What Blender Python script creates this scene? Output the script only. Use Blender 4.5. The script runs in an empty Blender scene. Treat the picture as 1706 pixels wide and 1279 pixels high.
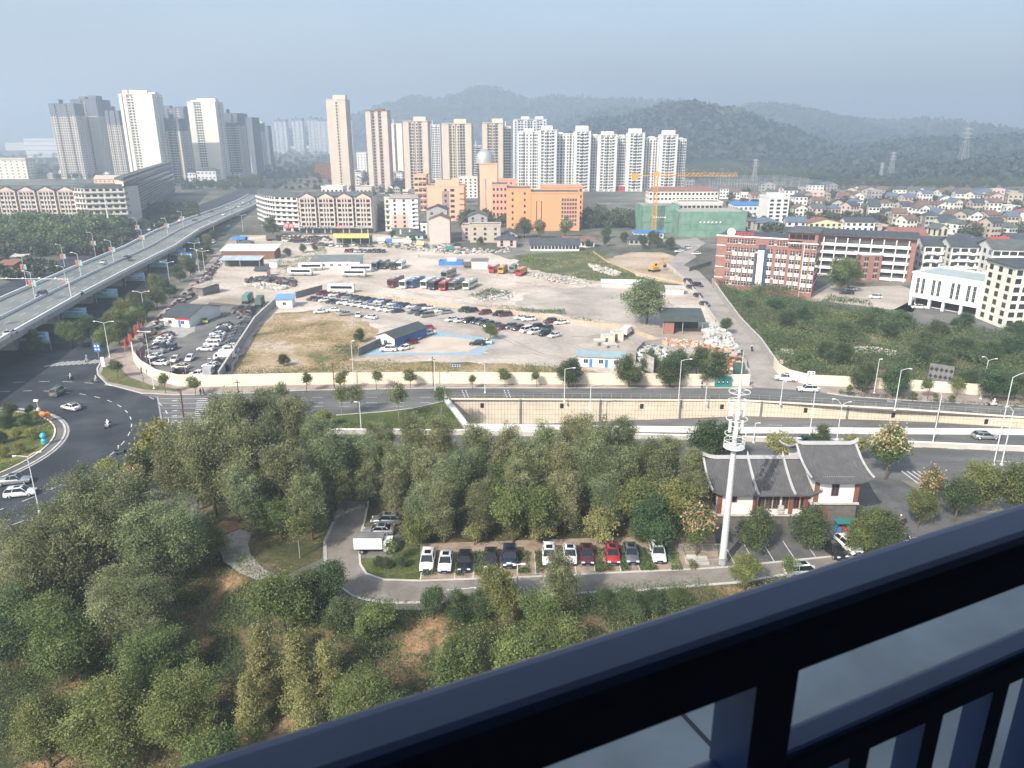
import bpy, math, random
import numpy as np
from mathutils import Vector, Matrix
from mathutils import noise
from mathutils.geometry import delaunay_2d_cdt
R=math.radians; rnd=random.Random(7); nrs=np.random.RandomState(11)
SC=bpy.context.scene; COL=SC.collection
# ------------------------------------------------------------------ camera, sky, sun, exposure
F=1250.; H=57.; PITCH=math.atan((639.5-222)/F); cp,sp=math.cos(PITCH),math.sin(PITCH)
cd=bpy.data.cameras.new('camera'); cam=bpy.data.objects.new('camera',cd); COL.objects.link(cam)
cam.location=(0,0,H); cam.rotation_euler=(math.pi/2-PITCH,0,0)
cd.sensor_width=36; cd.lens=F/1706*36; cd.clip_start=.05; cd.clip_end=40000
cd.dof.use_dof=True; cd.dof.focus_distance=150; cd.dof.aperture_fstop=11
SC.camera=cam
W=bpy.data.worlds.new('World'); SC.world=W; W.use_nodes=True
wn=W.node_tree; bg=wn.nodes['Background']; sk=wn.nodes.new('ShaderNodeTexSky'); sk.sky_type='NISHITA'
sk.sun_disc=False; sk.sun_elevation=R(38); sk.sun_rotation=R(216); sk.air_density=1.0; sk.dust_density=4.0; sk.ozone_density=2.0
tcw=wn.nodes.new('ShaderNodeTexCoord'); nw=wn.nodes.new('ShaderNodeTexNoise'); nw.inputs['Scale'].default_value=2.2; nw.inputs['Detail'].default_value=4; mw=wn.nodes.new('ShaderNodeMapping'); mw.inputs['Scale'].default_value=(1,1,3.5)
wn.links.new(tcw.outputs['Generated'],mw.inputs[0]); wn.links.new(mw.outputs[0],nw.inputs['Vector']); rw_=wn.nodes.new('ShaderNodeMapRange'); rw_.inputs[1].default_value=.35; rw_.inputs[2].default_value=.7; rw_.inputs[3].default_value=0; rw_.inputs[4].default_value=.22; wn.links.new(nw.outputs['Fac'],rw_.inputs[0])
mxw=wn.nodes.new('ShaderNodeMixRGB'); mxw.inputs[2].default_value=(5.6,6.0,6.4,1); wn.links.new(rw_.outputs[0],mxw.inputs[0]); wn.links.new(sk.outputs[0],mxw.inputs[1]); wn.links.new(mxw.outputs[0],bg.inputs[0]); bg.inputs[1].default_value=.118
sl=bpy.data.lights.new('sun','SUN'); so=bpy.data.objects.new('sun',sl); COL.objects.link(so)
sl.energy=3.8; sl.angle=R(.6); sl.color=(1,.93,.82)
sd=Vector((math.sin(R(216))*math.cos(R(38)),math.cos(R(216))*math.cos(R(38)),math.sin(R(38))))
so.rotation_euler=sd.to_track_quat('Z','Y').to_euler()
VS=SC.view_settings; VS.view_transform='Standard'; VS.look='None'; VS.gamma=1; VS.exposure=.87; VS.use_curve_mapping=False
SC.render.engine='CYCLES'; cy=SC.cycles; cy.max_bounces=5; cy.diffuse_bounces=2; cy.glossy_bounces=2; cy.transmission_bounces=3; cy.transparent_max_bounces=6; cy.volume_bounces=1
cy.use_denoising=True; cy.caustics_reflective=False; cy.caustics_refractive=False
# ------------------------------------------------------------------ helpers
def P(x,y,z=0.):
    u=(x-853)/F; v=(y-639.5)/F; k=(z-H)/-(sp+v*cp)
    return Vector((u*k,(cp-v*sp)*k,z))
def HT(Y,ytop):
    v=(ytop-639.5)/F
    return H+Y*(v*cp+sp)/(v*sp-cp)
MATS={}
def mat(name,col,rough=.8,var=.12,scale=1.5,bump=0.,metal=0.,col2=None,detail=4.,spec=.3,bscale=None,coords='Object',randval=0.):
    if name in MATS: return MATS[name]
    m=bpy.data.materials.new(name); m.use_nodes=True; n=m.node_tree.nodes; l=m.node_tree.links; b=n['Principled BSDF']
    b.inputs['Roughness'].default_value=rough; b.inputs['Metallic'].default_value=metal; b.inputs['Specular IOR Level'].default_value=spec
    c1=tuple(max(0,c*(1-var)) for c in col); c2=tuple(min(1,c*(1+var)) for c in (col2 or col))
    tc=n.new('ShaderNodeTexCoord'); nz=n.new('ShaderNodeTexNoise'); nz.inputs['Scale'].default_value=scale; nz.inputs['Detail'].default_value=detail
    l.new(tc.outputs[coords],nz.inputs['Vector'])
    rp=n.new('ShaderNodeValToRGB'); rp.color_ramp.elements[0].position=.32; rp.color_ramp.elements[1].position=.68
    rp.color_ramp.elements[0].color=(*c1,1); rp.color_ramp.elements[1].color=(*c2,1)
    l.new(nz.outputs['Fac'],rp.inputs[0]); out=rp.outputs[0]
    if randval:
        oi=n.new('ShaderNodeObjectInfo'); hs=n.new('ShaderNodeHueSaturation'); mr=n.new('ShaderNodeMapRange')
        mr.inputs[3].default_value=1-randval; mr.inputs[4].default_value=1+randval
        l.new(oi.outputs['Random'],mr.inputs[0]); l.new(mr.outputs[0],hs.inputs['Value']); l.new(out,hs.inputs['Color']); out=hs.outputs[0]
    l.new(out,b.inputs['Base Color'])
    if bump:
        n2=n.new('ShaderNodeTexNoise'); n2.inputs['Scale'].default_value=bscale or scale*4; n2.inputs['Detail'].default_value=3
        l.new(tc.outputs[coords],n2.inputs['Vector'])
        bp=n.new('ShaderNodeBump'); bp.inputs['Strength'].default_value=bump; l.new(n2.outputs['Fac'],bp.inputs['Height']); l.new(bp.outputs[0],b.inputs['Normal'])
    MATS[name]=m; return m
def leafmat(name,a,b,c,trans=.35,hv=.04,vv=.18):
    m=bpy.data.materials.new(name); m.use_nodes=True; n=m.node_tree.nodes; l=m.node_tree.links; p=n['Principled BSDF']; out=n['Material Output']
    a,b,c=[tuple(min(.6,q*2.2) for q in w_) for w_ in (a,b,c)]
    at=n.new('ShaderNodeAttribute'); at.attribute_name='tint'
    rp=n.new('ShaderNodeValToRGB'); e=rp.color_ramp.elements; e[0].position=.1; e[1].position=.95; e[0].color=(*a,1); e[1].color=(*c,1)
    q=e.new(.5); q.color=(*b,1)
    oi=n.new('ShaderNodeObjectInfo'); hs=n.new('ShaderNodeHueSaturation')
    m1=n.new('ShaderNodeMapRange'); m1.inputs[3].default_value=.5-hv; m1.inputs[4].default_value=.5+hv*.6
    m2=n.new('ShaderNodeMapRange'); m2.inputs[3].default_value=1-vv; m2.inputs[4].default_value=1+vv
    wn_=n.new('ShaderNodeTexWhiteNoise'); wn_.noise_dimensions='1D'
    l.new(oi.outputs['Random'],wn_.inputs['W']); l.new(oi.outputs['Random'],m1.inputs[0]); l.new(wn_.outputs['Value'],m2.inputs[0])
    l.new(at.outputs['Fac'],rp.inputs[0]); l.new(rp.outputs[0],hs.inputs['Color']); l.new(m1.outputs[0],hs.inputs['Hue']); l.new(m2.outputs[0],hs.inputs['Value'])
    l.new(hs.outputs[0],p.inputs['Base Color']); p.inputs['Roughness'].default_value=.65; p.inputs['Specular IOR Level'].default_value=.25
    tr=n.new('ShaderNodeBsdfTranslucent'); l.new(hs.outputs[0],tr.inputs[0]); mx=n.new('ShaderNodeMixShader'); mx.inputs[0].default_value=trans
    l.new(p.outputs[0],mx.inputs[1]); l.new(tr.outputs[0],mx.inputs[2]); l.new(mx.outputs[0],out.inputs['Surface'])
    MATS[name]=m; return m
def blendmat(name,cols,scale,rough=.9,bump=.3,bscale=2.,pos=(.35,.5,.65),detail=7.,fine=.25,fscale=3.,stretch=None):
    """ground material: several soil / plant colours mixed by world-space noise, plus fine grain"""
    m=bpy.data.materials.new(name); m.use_nodes=True; n=m.node_tree.nodes; l=m.node_tree.links; b=n['Principled BSDF']
    b.inputs['Roughness'].default_value=rough; b.inputs['Specular IOR Level'].default_value=.2
    g=n.new('ShaderNodeNewGeometry'); mp=n.new('ShaderNodeMapping'); l.new(g.outputs['Position'],mp.inputs[0])
    if stretch: mp.inputs['Scale'].default_value=stretch
    nz=n.new('ShaderNodeTexNoise'); nz.inputs['Scale'].default_value=scale; nz.inputs['Detail'].default_value=detail; nz.inputs['Roughness'].default_value=.6
    nz.inputs['Distortion'].default_value=.4
    l.new(mp.outputs[0],nz.inputs['Vector']); rp=n.new('ShaderNodeValToRGB'); e=rp.color_ramp.elements
    e[0].position=pos[0]; e[0].color=(*cols[0],1); e[1].position=pos[-1]; e[1].color=(*cols[-1],1)
    for k in range(1,len(cols)-1):
        q=e.new(pos[0]+(pos[-1]-pos[0])*k/(len(cols)-1)); q.color=(*cols[k],1)
    l.new(nz.outputs['Fac'],rp.inputs[0])
    n2=n.new('ShaderNodeTexNoise'); n2.inputs['Scale'].default_value=fscale; n2.inputs['Detail'].default_value=5; l.new(g.outputs['Position'],n2.inputs['Vector'])
    mr=n.new('ShaderNodeMapRange'); mr.inputs[1].default_value=.3; mr.inputs[2].default_value=.7; mr.inputs[3].default_value=1-fine; mr.inputs[4].default_value=1+fine; l.new(n2.outputs['Fac'],mr.inputs[0])
    hs=n.new('ShaderNodeHueSaturation'); l.new(rp.outputs[0],hs.inputs['Color']); l.new(mr.outputs[0],hs.inputs['Value']); l.new(hs.outputs[0],b.inputs['Base Color'])
    n3=n.new('ShaderNodeTexNoise'); n3.inputs['Scale'].default_value=bscale; n3.inputs['Detail'].default_value=4; l.new(g.outputs['Position'],n3.inputs['Vector'])
    bp=n.new('ShaderNodeBump'); bp.inputs['Strength'].default_value=bump; bp.inputs['Distance'].default_value=.3; l.new(n3.outputs['Fac'],bp.inputs['Height']); l.new(bp.outputs[0],b.inputs['Normal'])
    MATS[name]=m; return m
def tag(o,label=None,cat=None,group=None,kind=None):
    if label: o['label']=label
    if cat: o['category']=cat
    if group: o['group']=group
    if kind: o['kind']=kind
    return o
def thing(name,label,cat,loc=(0,0,0),rz=0,group=None):
    o=bpy.data.objects.new(name,None); COL.objects.link(o); o.location=loc; o.rotation_euler=(0,0,rz); o.empty_display_size=.5
    return tag(o,label,cat,group)
def link(name,me,parent=None,loc=None,rz=None,sc=None):
    o=bpy.data.objects.new(name,me); COL.objects.link(o)
    if parent: o.parent=parent
    if loc is not None: o.location=loc
    if rz is not None: o.rotation_euler=(0,0,rz)
    if sc is not None: o.scale=sc if hasattr(sc,'__len__') else (sc,)*3
    return o
def dup(root,loc,rz,label,group=None,sc=1.,name=None):
    r=root.copy(); COL.objects.link(r); r.location=loc; r.rotation_euler=(0,0,rz); r.scale=sc if hasattr(sc,'__len__') else (sc,)*3
    r['label']=label
    if group: r['group']=group
    for ch in list(root.children):
        c=ch.copy(); COL.objects.link(c); c.parent=r
        for g in ch.children:
            d=g.copy(); COL.objects.link(d); d.parent=c
    return r
class MB:
    def __init__(s): s.v=[]; s.f=[]; s.m=[]; s.mi=0
    def mat(s,i): s.mi=i; return s
    def face(s,pts):
        b=len(s.v); s.v+= [tuple(p) for p in pts]; s.f.append(tuple(range(b,b+len(pts)))); s.m.append(s.mi); return s
    def idx(s,pts,faces):
        b=len(s.v); s.v+=[tuple(p) for p in pts]
        for f in faces: s.f.append(tuple(b+i for i in f)); s.m.append(s.mi)
        return s
    def box(s,x0,x1,y0,y1,z0,z1,T=None):
        p=[(x0,y0,z0),(x1,y0,z0),(x1,y1,z0),(x0,y1,z0),(x0,y0,z1),(x1,y0,z1),(x1,y1,z1),(x0,y1,z1)]
        if T is not None: p=[T@Vector(q) for q in p]
        return s.idx(p,[(0,3,2,1),(4,5,6,7),(0,1,5,4),(1,2,6,5),(2,3,7,6),(3,0,4,7)])
    def taper(s,x0,x1,y0,y1,z0,z1,dx,dy):
        p=[(x0,y0,z0),(x1,y0,z0),(x1,y1,z0),(x0,y1,z0),(x0+dx,y0+dy,z1),(x1-dx,y0+dy,z1),(x1-dx,y1-dy,z1),(x0+dx,y1-dy,z1)]
        return s.idx(p,[(0,3,2,1),(4,5,6,7),(0,1,5,4),(1,2,6,5),(2,3,7,6),(3,0,4,7)])
    def prism(s,poly,z0,z1,top=True):
        n=len(poly); a=sum(poly[i][0]*poly[(i+1)%n][1]-poly[(i+1)%n][0]*poly[i][1] for i in range(n))
        if a<0: poly=poly[::-1]
        p=[(q[0],q[1],z0) for q in poly]+[(q[0],q[1],z1) for q in poly]
        s.idx(p,[(i,(i+1)%n,n+(i+1)%n,n+i) for i in range(n)]+([tuple(range(n,2*n))] if top else [])+[tuple(range(n-1,-1,-1))]); return s
    def tube(s,a,b,r0,r1=None,n=6,cap=True):
        a=Vector(a); b=Vector(b); r1=r0 if r1 is None else r1; d=(b-a)
        if d.length<1e-6: return s
        d.normalize(); t=d.orthogonal().normalized(); u=d.cross(t)
        p=[a+(t*math.cos(2*math.pi*i/n)+u*math.sin(2*math.pi*i/n))*r0 for i in range(n)]+[b+(t*math.cos(2*math.pi*i/n)+u*math.sin(2*math.pi*i/n))*r1 for i in range(n)]
        return s.idx(p,[(i,(i+1)%n,n+(i+1)%n,n+i) for i in range(n)]+([tuple(range(n,2*n)),tuple(range(n-1,-1,-1))] if cap else []))
    def ring(s,c,r,t,n=20,m=5,seg=1.):
        pts=[Vector((c[0]+r*math.cos(2*math.pi*i/n),c[1]+r*math.sin(2*math.pi*i/n),c[2])) for i in range(n+1)]
        for i in range(int(n*seg)): s.tube(pts[i],pts[i+1],t,t,m,False)
        return s
    def lathe(s,prof,n=12,c=(0,0)):
        p=[(c[0]+r*math.cos(2*math.pi*i/n),c[1]+r*math.sin(2*math.pi*i/n),z) for r,z in prof for i in range(n)]
        return s.idx(p,[(k*n+i,k*n+(i+1)%n,(k+1)*n+(i+1)%n,(k+1)*n+i) for k in range(len(prof)-1) for i in range(n)])
    def gable(s,x0,x1,y0,y1,z,h,ov=.5,th=.18,axis='x'):
        """two roof slabs; ridge along axis"""
        if axis=='x':
            ym=(y0+y1)/2; k=h/((y1-y0)/2); zo=z-k*ov
            for sg,(ye) in ((1,y0-ov),(-1,y1+ov)):
                p=[(x0-ov,ye,zo),(x1+ov,ye,zo),(x1+ov,ym,z+h),(x0-ov,ym,z+h)]
                q=[(a,b,c+th) for a,b,c in p]
                s.idx(p+q,[(0,3,2,1),(4,5,6,7),(0,1,5,4),(1,2,6,5),(2,3,7,6),(3,0,4,7)])
        else:
            xm=(x0+x1)/2; k=h/((x1-x0)/2); zo=z-k*ov
            for xe in (x0-ov,x1+ov):
                p=[(xe,y0-ov,zo),(xe,y1+ov,zo),(xm,y1+ov,z+h),(xm,y0-ov,z+h)]
                q=[(a,b,c+th) for a,b,c in p]
                s.idx(p+q,[(0,1,2,3),(7,6,5,4),(0,4,5,1),(1,5,6,2),(2,6,7,3),(3,7,4,0)])
        return s
    def gwall(s,x0,x1,y0,y1,z,h,axis='x'):
        if axis=='x':
            ym=(y0+y1)/2
            for x in (x0,x1): s.face([(x,y0,z),(x,y1,z),(x,ym,z+h)])
        else:
            xm=(x0+x1)/2
            for y in (y0,y1): s.face([(x0,y,z),(x1,y,z),(xm,y,z+h)])
        return s
    def hip(s,x0,x1,y0,y1,z,h,ov=.6):
        x0-=ov;x1+=ov;y0-=ov;y1+=ov
        if x1-x0>y1-y0:
            r=(y1-y0)/2*.9; ym=(y0+y1)/2; p=[(x0,y0,z),(x1,y0,z),(x1,y1,z),(x0,y1,z),(x0+r,ym,z+h),(x1-r,ym,z+h)]
            f=[(0,1,5,4),(1,2,5),(2,3,4,5),(3,0,4),(3,2,1,0)]
        else:
            r=(x1-x0)/2*.9; xm=(x0+x1)/2; p=[(x0,y0,z),(x1,y0,z),(x1,y1,z),(x0,y1,z),(xm,y0+r,z+h),(xm,y1-r,z+h)]
            f=[(0,1,4),(1,2,5,4),(2,3,5),(3,0,4,5),(3,2,1,0)]
        return s.idx(p,f)
    def mesh(s,name,mats):
        me=bpy.data.meshes.new(name); me.from_pydata(s.v,[],s.f)
        for m in (mats if isinstance(mats,(list,tuple)) else [mats]): me.materials.append(m)
        me.polygons.foreach_set('material_index',s.m); me.update(); return me
    def build(s,name,mats,parent=None,smooth=False,kind=None,loc=None,rz=None):
        me=s.mesh(name,mats)
        if smooth: me.shade_smooth()
        o=link(name,me,parent,loc,rz)
        if kind: o['kind']=kind
        return o
def npmesh(name,V,Fq,mats,attr=None,mi=None):
    """V (n,3), Fq (m,4) numpy"""
    me=bpy.data.meshes.new(name); me.vertices.add(len(V)); me.vertices.foreach_set('co',V.astype('f').ravel())
    k=Fq.shape[1]; me.loops.add(Fq.size); me.loops.foreach_set('vertex_index',Fq.astype('i').ravel()); me.polygons.add(len(Fq))
    me.polygons.foreach_set('loop_start',np.arange(0,Fq.size,k,dtype='i')); me.polygons.foreach_set('loop_total',np.full(len(Fq),k,'i'))
    for m in (mats if isinstance(mats,(list,tuple)) else [mats]): me.materials.append(m)
    if mi is not None: me.polygons.foreach_set('material_index',mi.astype('i'))
    if attr is not None:
        a=me.attributes.new('tint','FLOAT','FACE'); a.data.foreach_set('value',attr.astype('f'))
    me.update(); me.validate(); return me
def leafquads(C,size,tint,up=.5,out=None,rs=nrs,asp=.6):
    n=len(C); d=rs.normal(size=(n,3)); d[:,2]+=up
    if out is not None: d+=out
    d/=np.linalg.norm(d,axis=1)[:,None]+1e-9
    t=np.cross(d,rs.normal(size=(n,3))); t/=np.linalg.norm(t,axis=1)[:,None]+1e-9; b=np.cross(d,t)
    s=(size*(.6+.8*rs.rand(n)))[:,None] if np.isscalar(size) else (size*(.6+.8*rs.rand(n)))[:,None]
    t=t*s*.5; b=b*s*.5*asp
    V=np.stack([C-t,C-b,C+t,C+b],1).reshape(-1,3); Q=np.arange(4*n).reshape(-1,4)
    return V,Q,tint
ORD=['first','second','third','fourth','fifth','sixth','seventh','eighth','ninth','tenth','eleventh','twelfth','thirteenth','fourteenth','fifteenth','sixteenth','seventeenth','eighteenth','nineteenth','twentieth','twenty-first','twenty-second','twenty-third','twenty-fourth','twenty-fifth','twenty-sixth','twenty-seventh','twenty-eighth','twenty-ninth','thirtieth']
# ------------------------------------------------------------------ materials
asph=blendmat('asphalt_new',[(.026,.032,.040),(.042,.049,.058),(.068,.075,.082)],.1,rough=.75,bump=.1,fine=.12,fscale=2.)
asph2=blendmat('asphalt_old',[(.095,.097,.096),(.13,.132,.128),(.18,.177,.168)],.12,rough=.85,bump=.1,fine=.12,fscale=3.,stretch=(.3,1.2,1))
asph3=blendmat('asphalt_lot',[(.10,.10,.10),(.15,.148,.14),(.20,.19,.18)],.09,rough=.85,bump=.1,fine=.12)
conc=mat('concrete',(.36,.35,.32),.85,.14,.6,.1); concl=mat('concrete_light',(.50,.48,.44),.85,.1,.5,.1); concd=mat('concrete_dark',(.17,.17,.165),.9,.2,.5,.1)
cream=mat('cream_render',(.70,.62,.50),.85,.07,.25,.05); white=mat('white_render',(.74,.73,.69),.8,.05,.3); whitep=mat('white_paint',(.78,.78,.77),.5,.04,1.)
dust=blendmat('dusty_ground',[(.29,.24,.19),(.46,.395,.33),(.62,.54,.465)],.035,bump=.25,fine=.16,fscale=.6,pos=(.3,.5,.62),detail=9.)
carlot=blendmat('car_lot_ground',[(.29,.26,.225),(.41,.365,.32),(.52,.46,.40)],.05,bump=.15,fine=.12,fscale=.8)
tan=blendmat('bare_tan_soil',[(.30,.22,.15),(.42,.33,.24),(.50,.41,.32)],.06,bump=.3,fine=.15,fscale=.7)
weedg=blendmat('weedy_ground',[(.46,.39,.31),(.38,.29,.18),(.29,.215,.115),(.13,.135,.06)],.07,bump=.5,fine=.3,fscale=.9,pos=(.36,.5,.62),detail=9.)
grassg=blendmat('grass_ground',[(.07,.085,.03),(.10,.12,.045),(.17,.15,.07)],.1,bump=.5,fine=.3,fscale=1.)
cityg=blendmat('town_ground',[(.07,.075,.05),(.13,.13,.105),(.24,.22,.19)],.02,bump=.2,fine=.3,fscale=.15,detail=9.)
slopeg=blendmat('slope_soil',[(.035,.045,.018),(.06,.062,.03),(.30,.19,.11)],.13,bump=.6,fine=.3,fscale=1.2,pos=(.38,.52,.62))
pavem=blendmat('pavement_tiles',[(.25,.21,.185),(.32,.27,.24),(.38,.33,.30)],.2,bump=.1,fine=.12,fscale=2.)
paver=blendmat('parking_pavers',[(.22,.17,.12),(.31,.24,.18),(.37,.30,.24)],.5,bump=.2,fine=.15,fscale=4.)
hillg=blendmat('hill_woods',[(.012,.022,.010),(.022,.034,.014),(.045,.055,.022)],.012,bump=1.,bscale=.03,fine=.4,fscale=.05,detail=8.)
glass=mat('window_glass',(.03,.035,.04),.12,.3,.8,spec=.6,randval=.35); glassb=mat('window_blue',(.05,.09,.13),.12,.3,.8,spec=.6)
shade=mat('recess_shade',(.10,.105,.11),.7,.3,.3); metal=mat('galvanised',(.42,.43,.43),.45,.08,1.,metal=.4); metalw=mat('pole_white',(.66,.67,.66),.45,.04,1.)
dark=mat('dark_metal',(.03,.03,.033),.4,.1,1.); rust=mat('rusty_steel',(.12,.05,.03),.8,.3,2.)
linew=mat('road_paint',(.62,.62,.60),.7,.18,1.2); redm=mat('red_paint',(.55,.04,.03),.6,.1,1.); bluem=mat('blue_sheet',(.05,.20,.50),.5,.12,.5,.0)
greyroof=mat('grey_roof',(.10,.115,.11),.8,.2,.4,.1); slate=mat('slate_roof',(.065,.075,.085),.8,.2,.5,.1); redroof=mat('red_roof',(.25,.12,.095),.8,.2,.5,.1)
brick=mat('red_brick',(.30,.15,.12),.9,.14,1.2,.1); brickd=mat('brown_tile',(.20,.10,.07),.85,.15,.8)
bark=mat('bark',(.11,.085,.06),.95,.3,3.,.4); barkp=mat('pale_bark',(.24,.22,.18),.95,.3,3.,.3)
tyre=mat('tyre_rubber',(.018,.018,.018),.8,.1,3.); rim=mat('wheel_rim',(.45,.46,.47),.3,.05,3.,metal=.7); carglass=mat('car_glass',(.012,.015,.018),.06,.2,1.,spec=.7)
lamp=mat('headlamp',(.75,.77,.78),.15,.05,3.,spec=.7); tail=mat('tail_lamp',(.45,.01,.01),.2,.05,3.); blackp=mat('black_plastic',(.02,.02,.02),.5,.1,2.)
# ------------------------------------------------------------------ ground
HOLE=[(-15.2,159.6),(-9.3,142),(40,140.2),(102,139.2),(260,126),(260,135),(108,148),(84,153.2),(52,158.6)]
EDGE=[(-160,82),(-90,88),(-66,93),(-48,97.5),(-41,97),(-36,91.5),(-31,87),(-26,83.8),(-22,82.6),(-16,80.8),(-8,80.8),(2,82.6),(30,86.3),(48,90),(70,97),(160,118)]
def Yedge(X):
    return float(np.interp(X,[e[0] for e in EDGE],[e[1] for e in EDGE]))
def zs(X,Y): # height of the bank below the car park road
    d=max(0,Yedge(X)-.6-Y); return -.12*min(d,4)-.30*max(0,d-4)+.25*math.sin(X*.31+Y*.2)*min(1,d/6)
ROUGH={'dusty_yard':1.2,'car_park_ground':1.6,'yard_patch':2.6,'grass_field':2.4,'excavated_ground':1.5,'weedy_lot':1.1,'bare_patch':1.4,'brick_yard':1.2,'pale_apron':.5,'lawn':.5,'bare_soil_patch':.5,'court_surface':.25,'side_lane_far':.5}
def sheet(name,poly,z,m,hole=None,kind='structure',label=None,cat=None):
    if name in ROUGH:
        j=ROUGH[name]; rr=random.Random(len(name)*7); q=[]
        for i in range(len(poly)):
            A_=Vector(poly[i][:2]); B_=Vector(poly[(i+1)%len(poly)][:2]); L_=(B_-A_).length; k_=max(1,int(L_/2.2)); n_=Vector((-(B_-A_).y,(B_-A_).x))/max(L_,1e-6)
            for t_ in range(k_):
                p_=A_+(B_-A_)*(t_/k_); q.append(tuple(p_+(n_*noise.noise(Vector((p_.x*.23,p_.y*.23,j)))*j*1.3+n_*rr.uniform(-.15,.15)*j if t_ else Vector((0,0)))))
        poly=q
    pts=[Vector((p[0],p[1])) for p in poly]; n=len(pts); loops=[list(range(n))]
    if hole:
        hp=[Vector(h) for h in hole]; pts+=hp; loops.append(list(range(n,n+len(hp))))
    edges=[(l[i],l[(i+1)%len(l)]) for l in loops for i in range(len(l))]
    v,e,f,_,_,_=delaunay_2d_cdt(pts,edges,[],0,1e-5)
    def inside(p,q):
        c=False; k=len(q)
        for i in range(k):
            a,b=q[i],q[(i+1)%k]
            if (a[1]>p[1])!=(b[1]>p[1]) and p[0]<(b[0]-a[0])*(p[1]-a[1])/(b[1]-a[1])+a[0]: c=not c
        return c
    ff=[]
    for t in f:
        c=sum((v[i] for i in t),Vector((0,0)))/len(t)
        if inside(c,poly) and not (hole and inside(c,hole)):
            a=(v[t[1]]-v[t[0]]).cross(v[t[2]]-v[t[0]]) if len(t)>2 else 1
            ff.append(tuple(t) if a>0 else tuple(t)[::-1])
    me=bpy.data.meshes.new(name); me.from_pydata([(a[0],a[1],z) for a in v],[],ff); me.materials.append(m); me.update()
    o=link(name,me); o['kind']=kind
    return o
def px(l,z=0.): return [tuple(P(x,y,z)[:2]) for x,y in l]
G0=EDGE+[(9000,118),(9000,9000),(-9000,9000),(-9000,82)]
sheet('ground',G0,0,cityg,HOLE)
# bank below the car park
nx,ny=141,40; V=[];Fs=[]
for j in range(ny):
    for i in range(nx):
        X=-160+320*i/(nx-1); ye=Yedge(X); Y=ye-(ye-14)*(j/(ny-1))**1.3; V.append((X,Y,zs(X,Y) if j else 0))
for j in range(ny-1):
    for i in range(nx-1): a=j*nx+i; Fs.append((a,a+nx,a+nx+1,a+1))
me=bpy.data.meshes.new('slope'); me.from_pydata(V,[],Fs); me.materials.append(slopeg); me.shade_smooth(); link('slope',me)['kind']='structure'
me=bpy.data.meshes.new('ground_below'); me.from_pydata([(-9000,82.5,-24),(-9000,-9000,-24),(9000,-9000,-24),(9000,118,-24)],[],[(0,1,2,3)]); me.materials.append(cityg); link('ground_below',me)['kind']='structure'
# hills -----------------------------------------------------------------
from mathutils import noise
def ridge(name,pts,Y0,depth,seed,m=None,rough=9,nxx=260,nyy=26):
    """pts: skyline pixels (x,y); the ridge stands at distance Y0 and has real depth"""
    m=m or hillg; xs=[(x-853)/F*(Y0*cp+20) for x,y in pts]; hs=[HT(Y0,y) for x,y in pts]; V=[];Fc=[]
    x0,x1=xs[0],xs[-1]
    for j in range(nyy):
        t=j/(nyy-1)*2-1; Y=Y0+t*depth*(1 if t<0 else .8); prof=math.cos(t*math.pi/2)**.9 if abs(t)<1 else 0
        for i in range(nxx):
            X=x0+(x1-x0)*i/(nxx-1); h=float(np.interp(X,xs,hs))
            n=noise.fractal(Vector((X/260.+seed,Y/260.,seed)),.9,2.1,5)
            n2=noise.fractal(Vector((X/38.+seed,Y/38.,seed)),.9,2.1,3)
            z=h*prof+(n*rough*(1-abs(t)**4)*(0.35+min(1,abs(t)*2)))+n2*3.5*(1 if prof>0 else 0)
            V.append((X,Y,z*(1 if prof>0 else 0)-(1.5 if abs(t)>.98 else 0)))
    for j in range(nyy-1):
        for i in range(nxx-1): a=j*nxx+i; Fc.append((a,a+1,a+nxx+1,a+nxx))
    me=bpy.data.meshes.new(name); me.from_pydata(V,[],Fc); me.materials.append(m); me.shade_smooth(); o=link(name,me); o['kind']='structure'; return o
ridge('hill',[(520,222),(580,205),(640,186),(690,170),(740,172),(790,155),(822,151),(850,163),(880,173),(930,167),(980,171),(1060,174),(1130,176),(1200,190),(1300,195),(1420,206),(1500,216),(1600,225)],3600,900,3.3)
ridge('hill',[(900,225),(960,200),(1010,190),(1060,186),(1110,190),(1180,205),(1270,212),(1330,222),(1390,226),(1440,220),(1500,226),(1560,214),(1600,218),(1660,228),(1706,231),(1900,238)],2500,600,9.1)
ridge('hill',[(1120,205),(1170,196),(1210,190),(1245,181),(1265,177),(1290,184),(1330,188),(1360,198),(1395,210),(1440,217),(1480,208),(1515,203),(1545,208),(1580,218),(1640,222),(1706,228),(1800,230),(1950,234)],3100,700,33.1,rough=5)
ridge('hill',[(940,232),(985,208),(1010,203),(1030,206),(1070,190),(1105,178),(1130,177),(1160,181),(1180,190),(1205,189),(1235,203),(1270,216),(1300,236),(1340,250),(1400,268),(1480,285)],1750,420,5.7,rough=8)
ridge('hill',[(1130,285),(1200,282),(1260,270),(1330,262),(1400,262),(1440,252),(1520,240),(1600,238),(1706,232),(1900,228),(2100,225)],1500,330,14.2)
ridge('hill',[(1330,300),(1400,290),(1460,292),(1520,283),(1600,276),(1660,268),(1706,262),(1850,255),(2000,250)],1020,110,21.2,rough=6,nxx=160,nyy=14)
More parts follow.
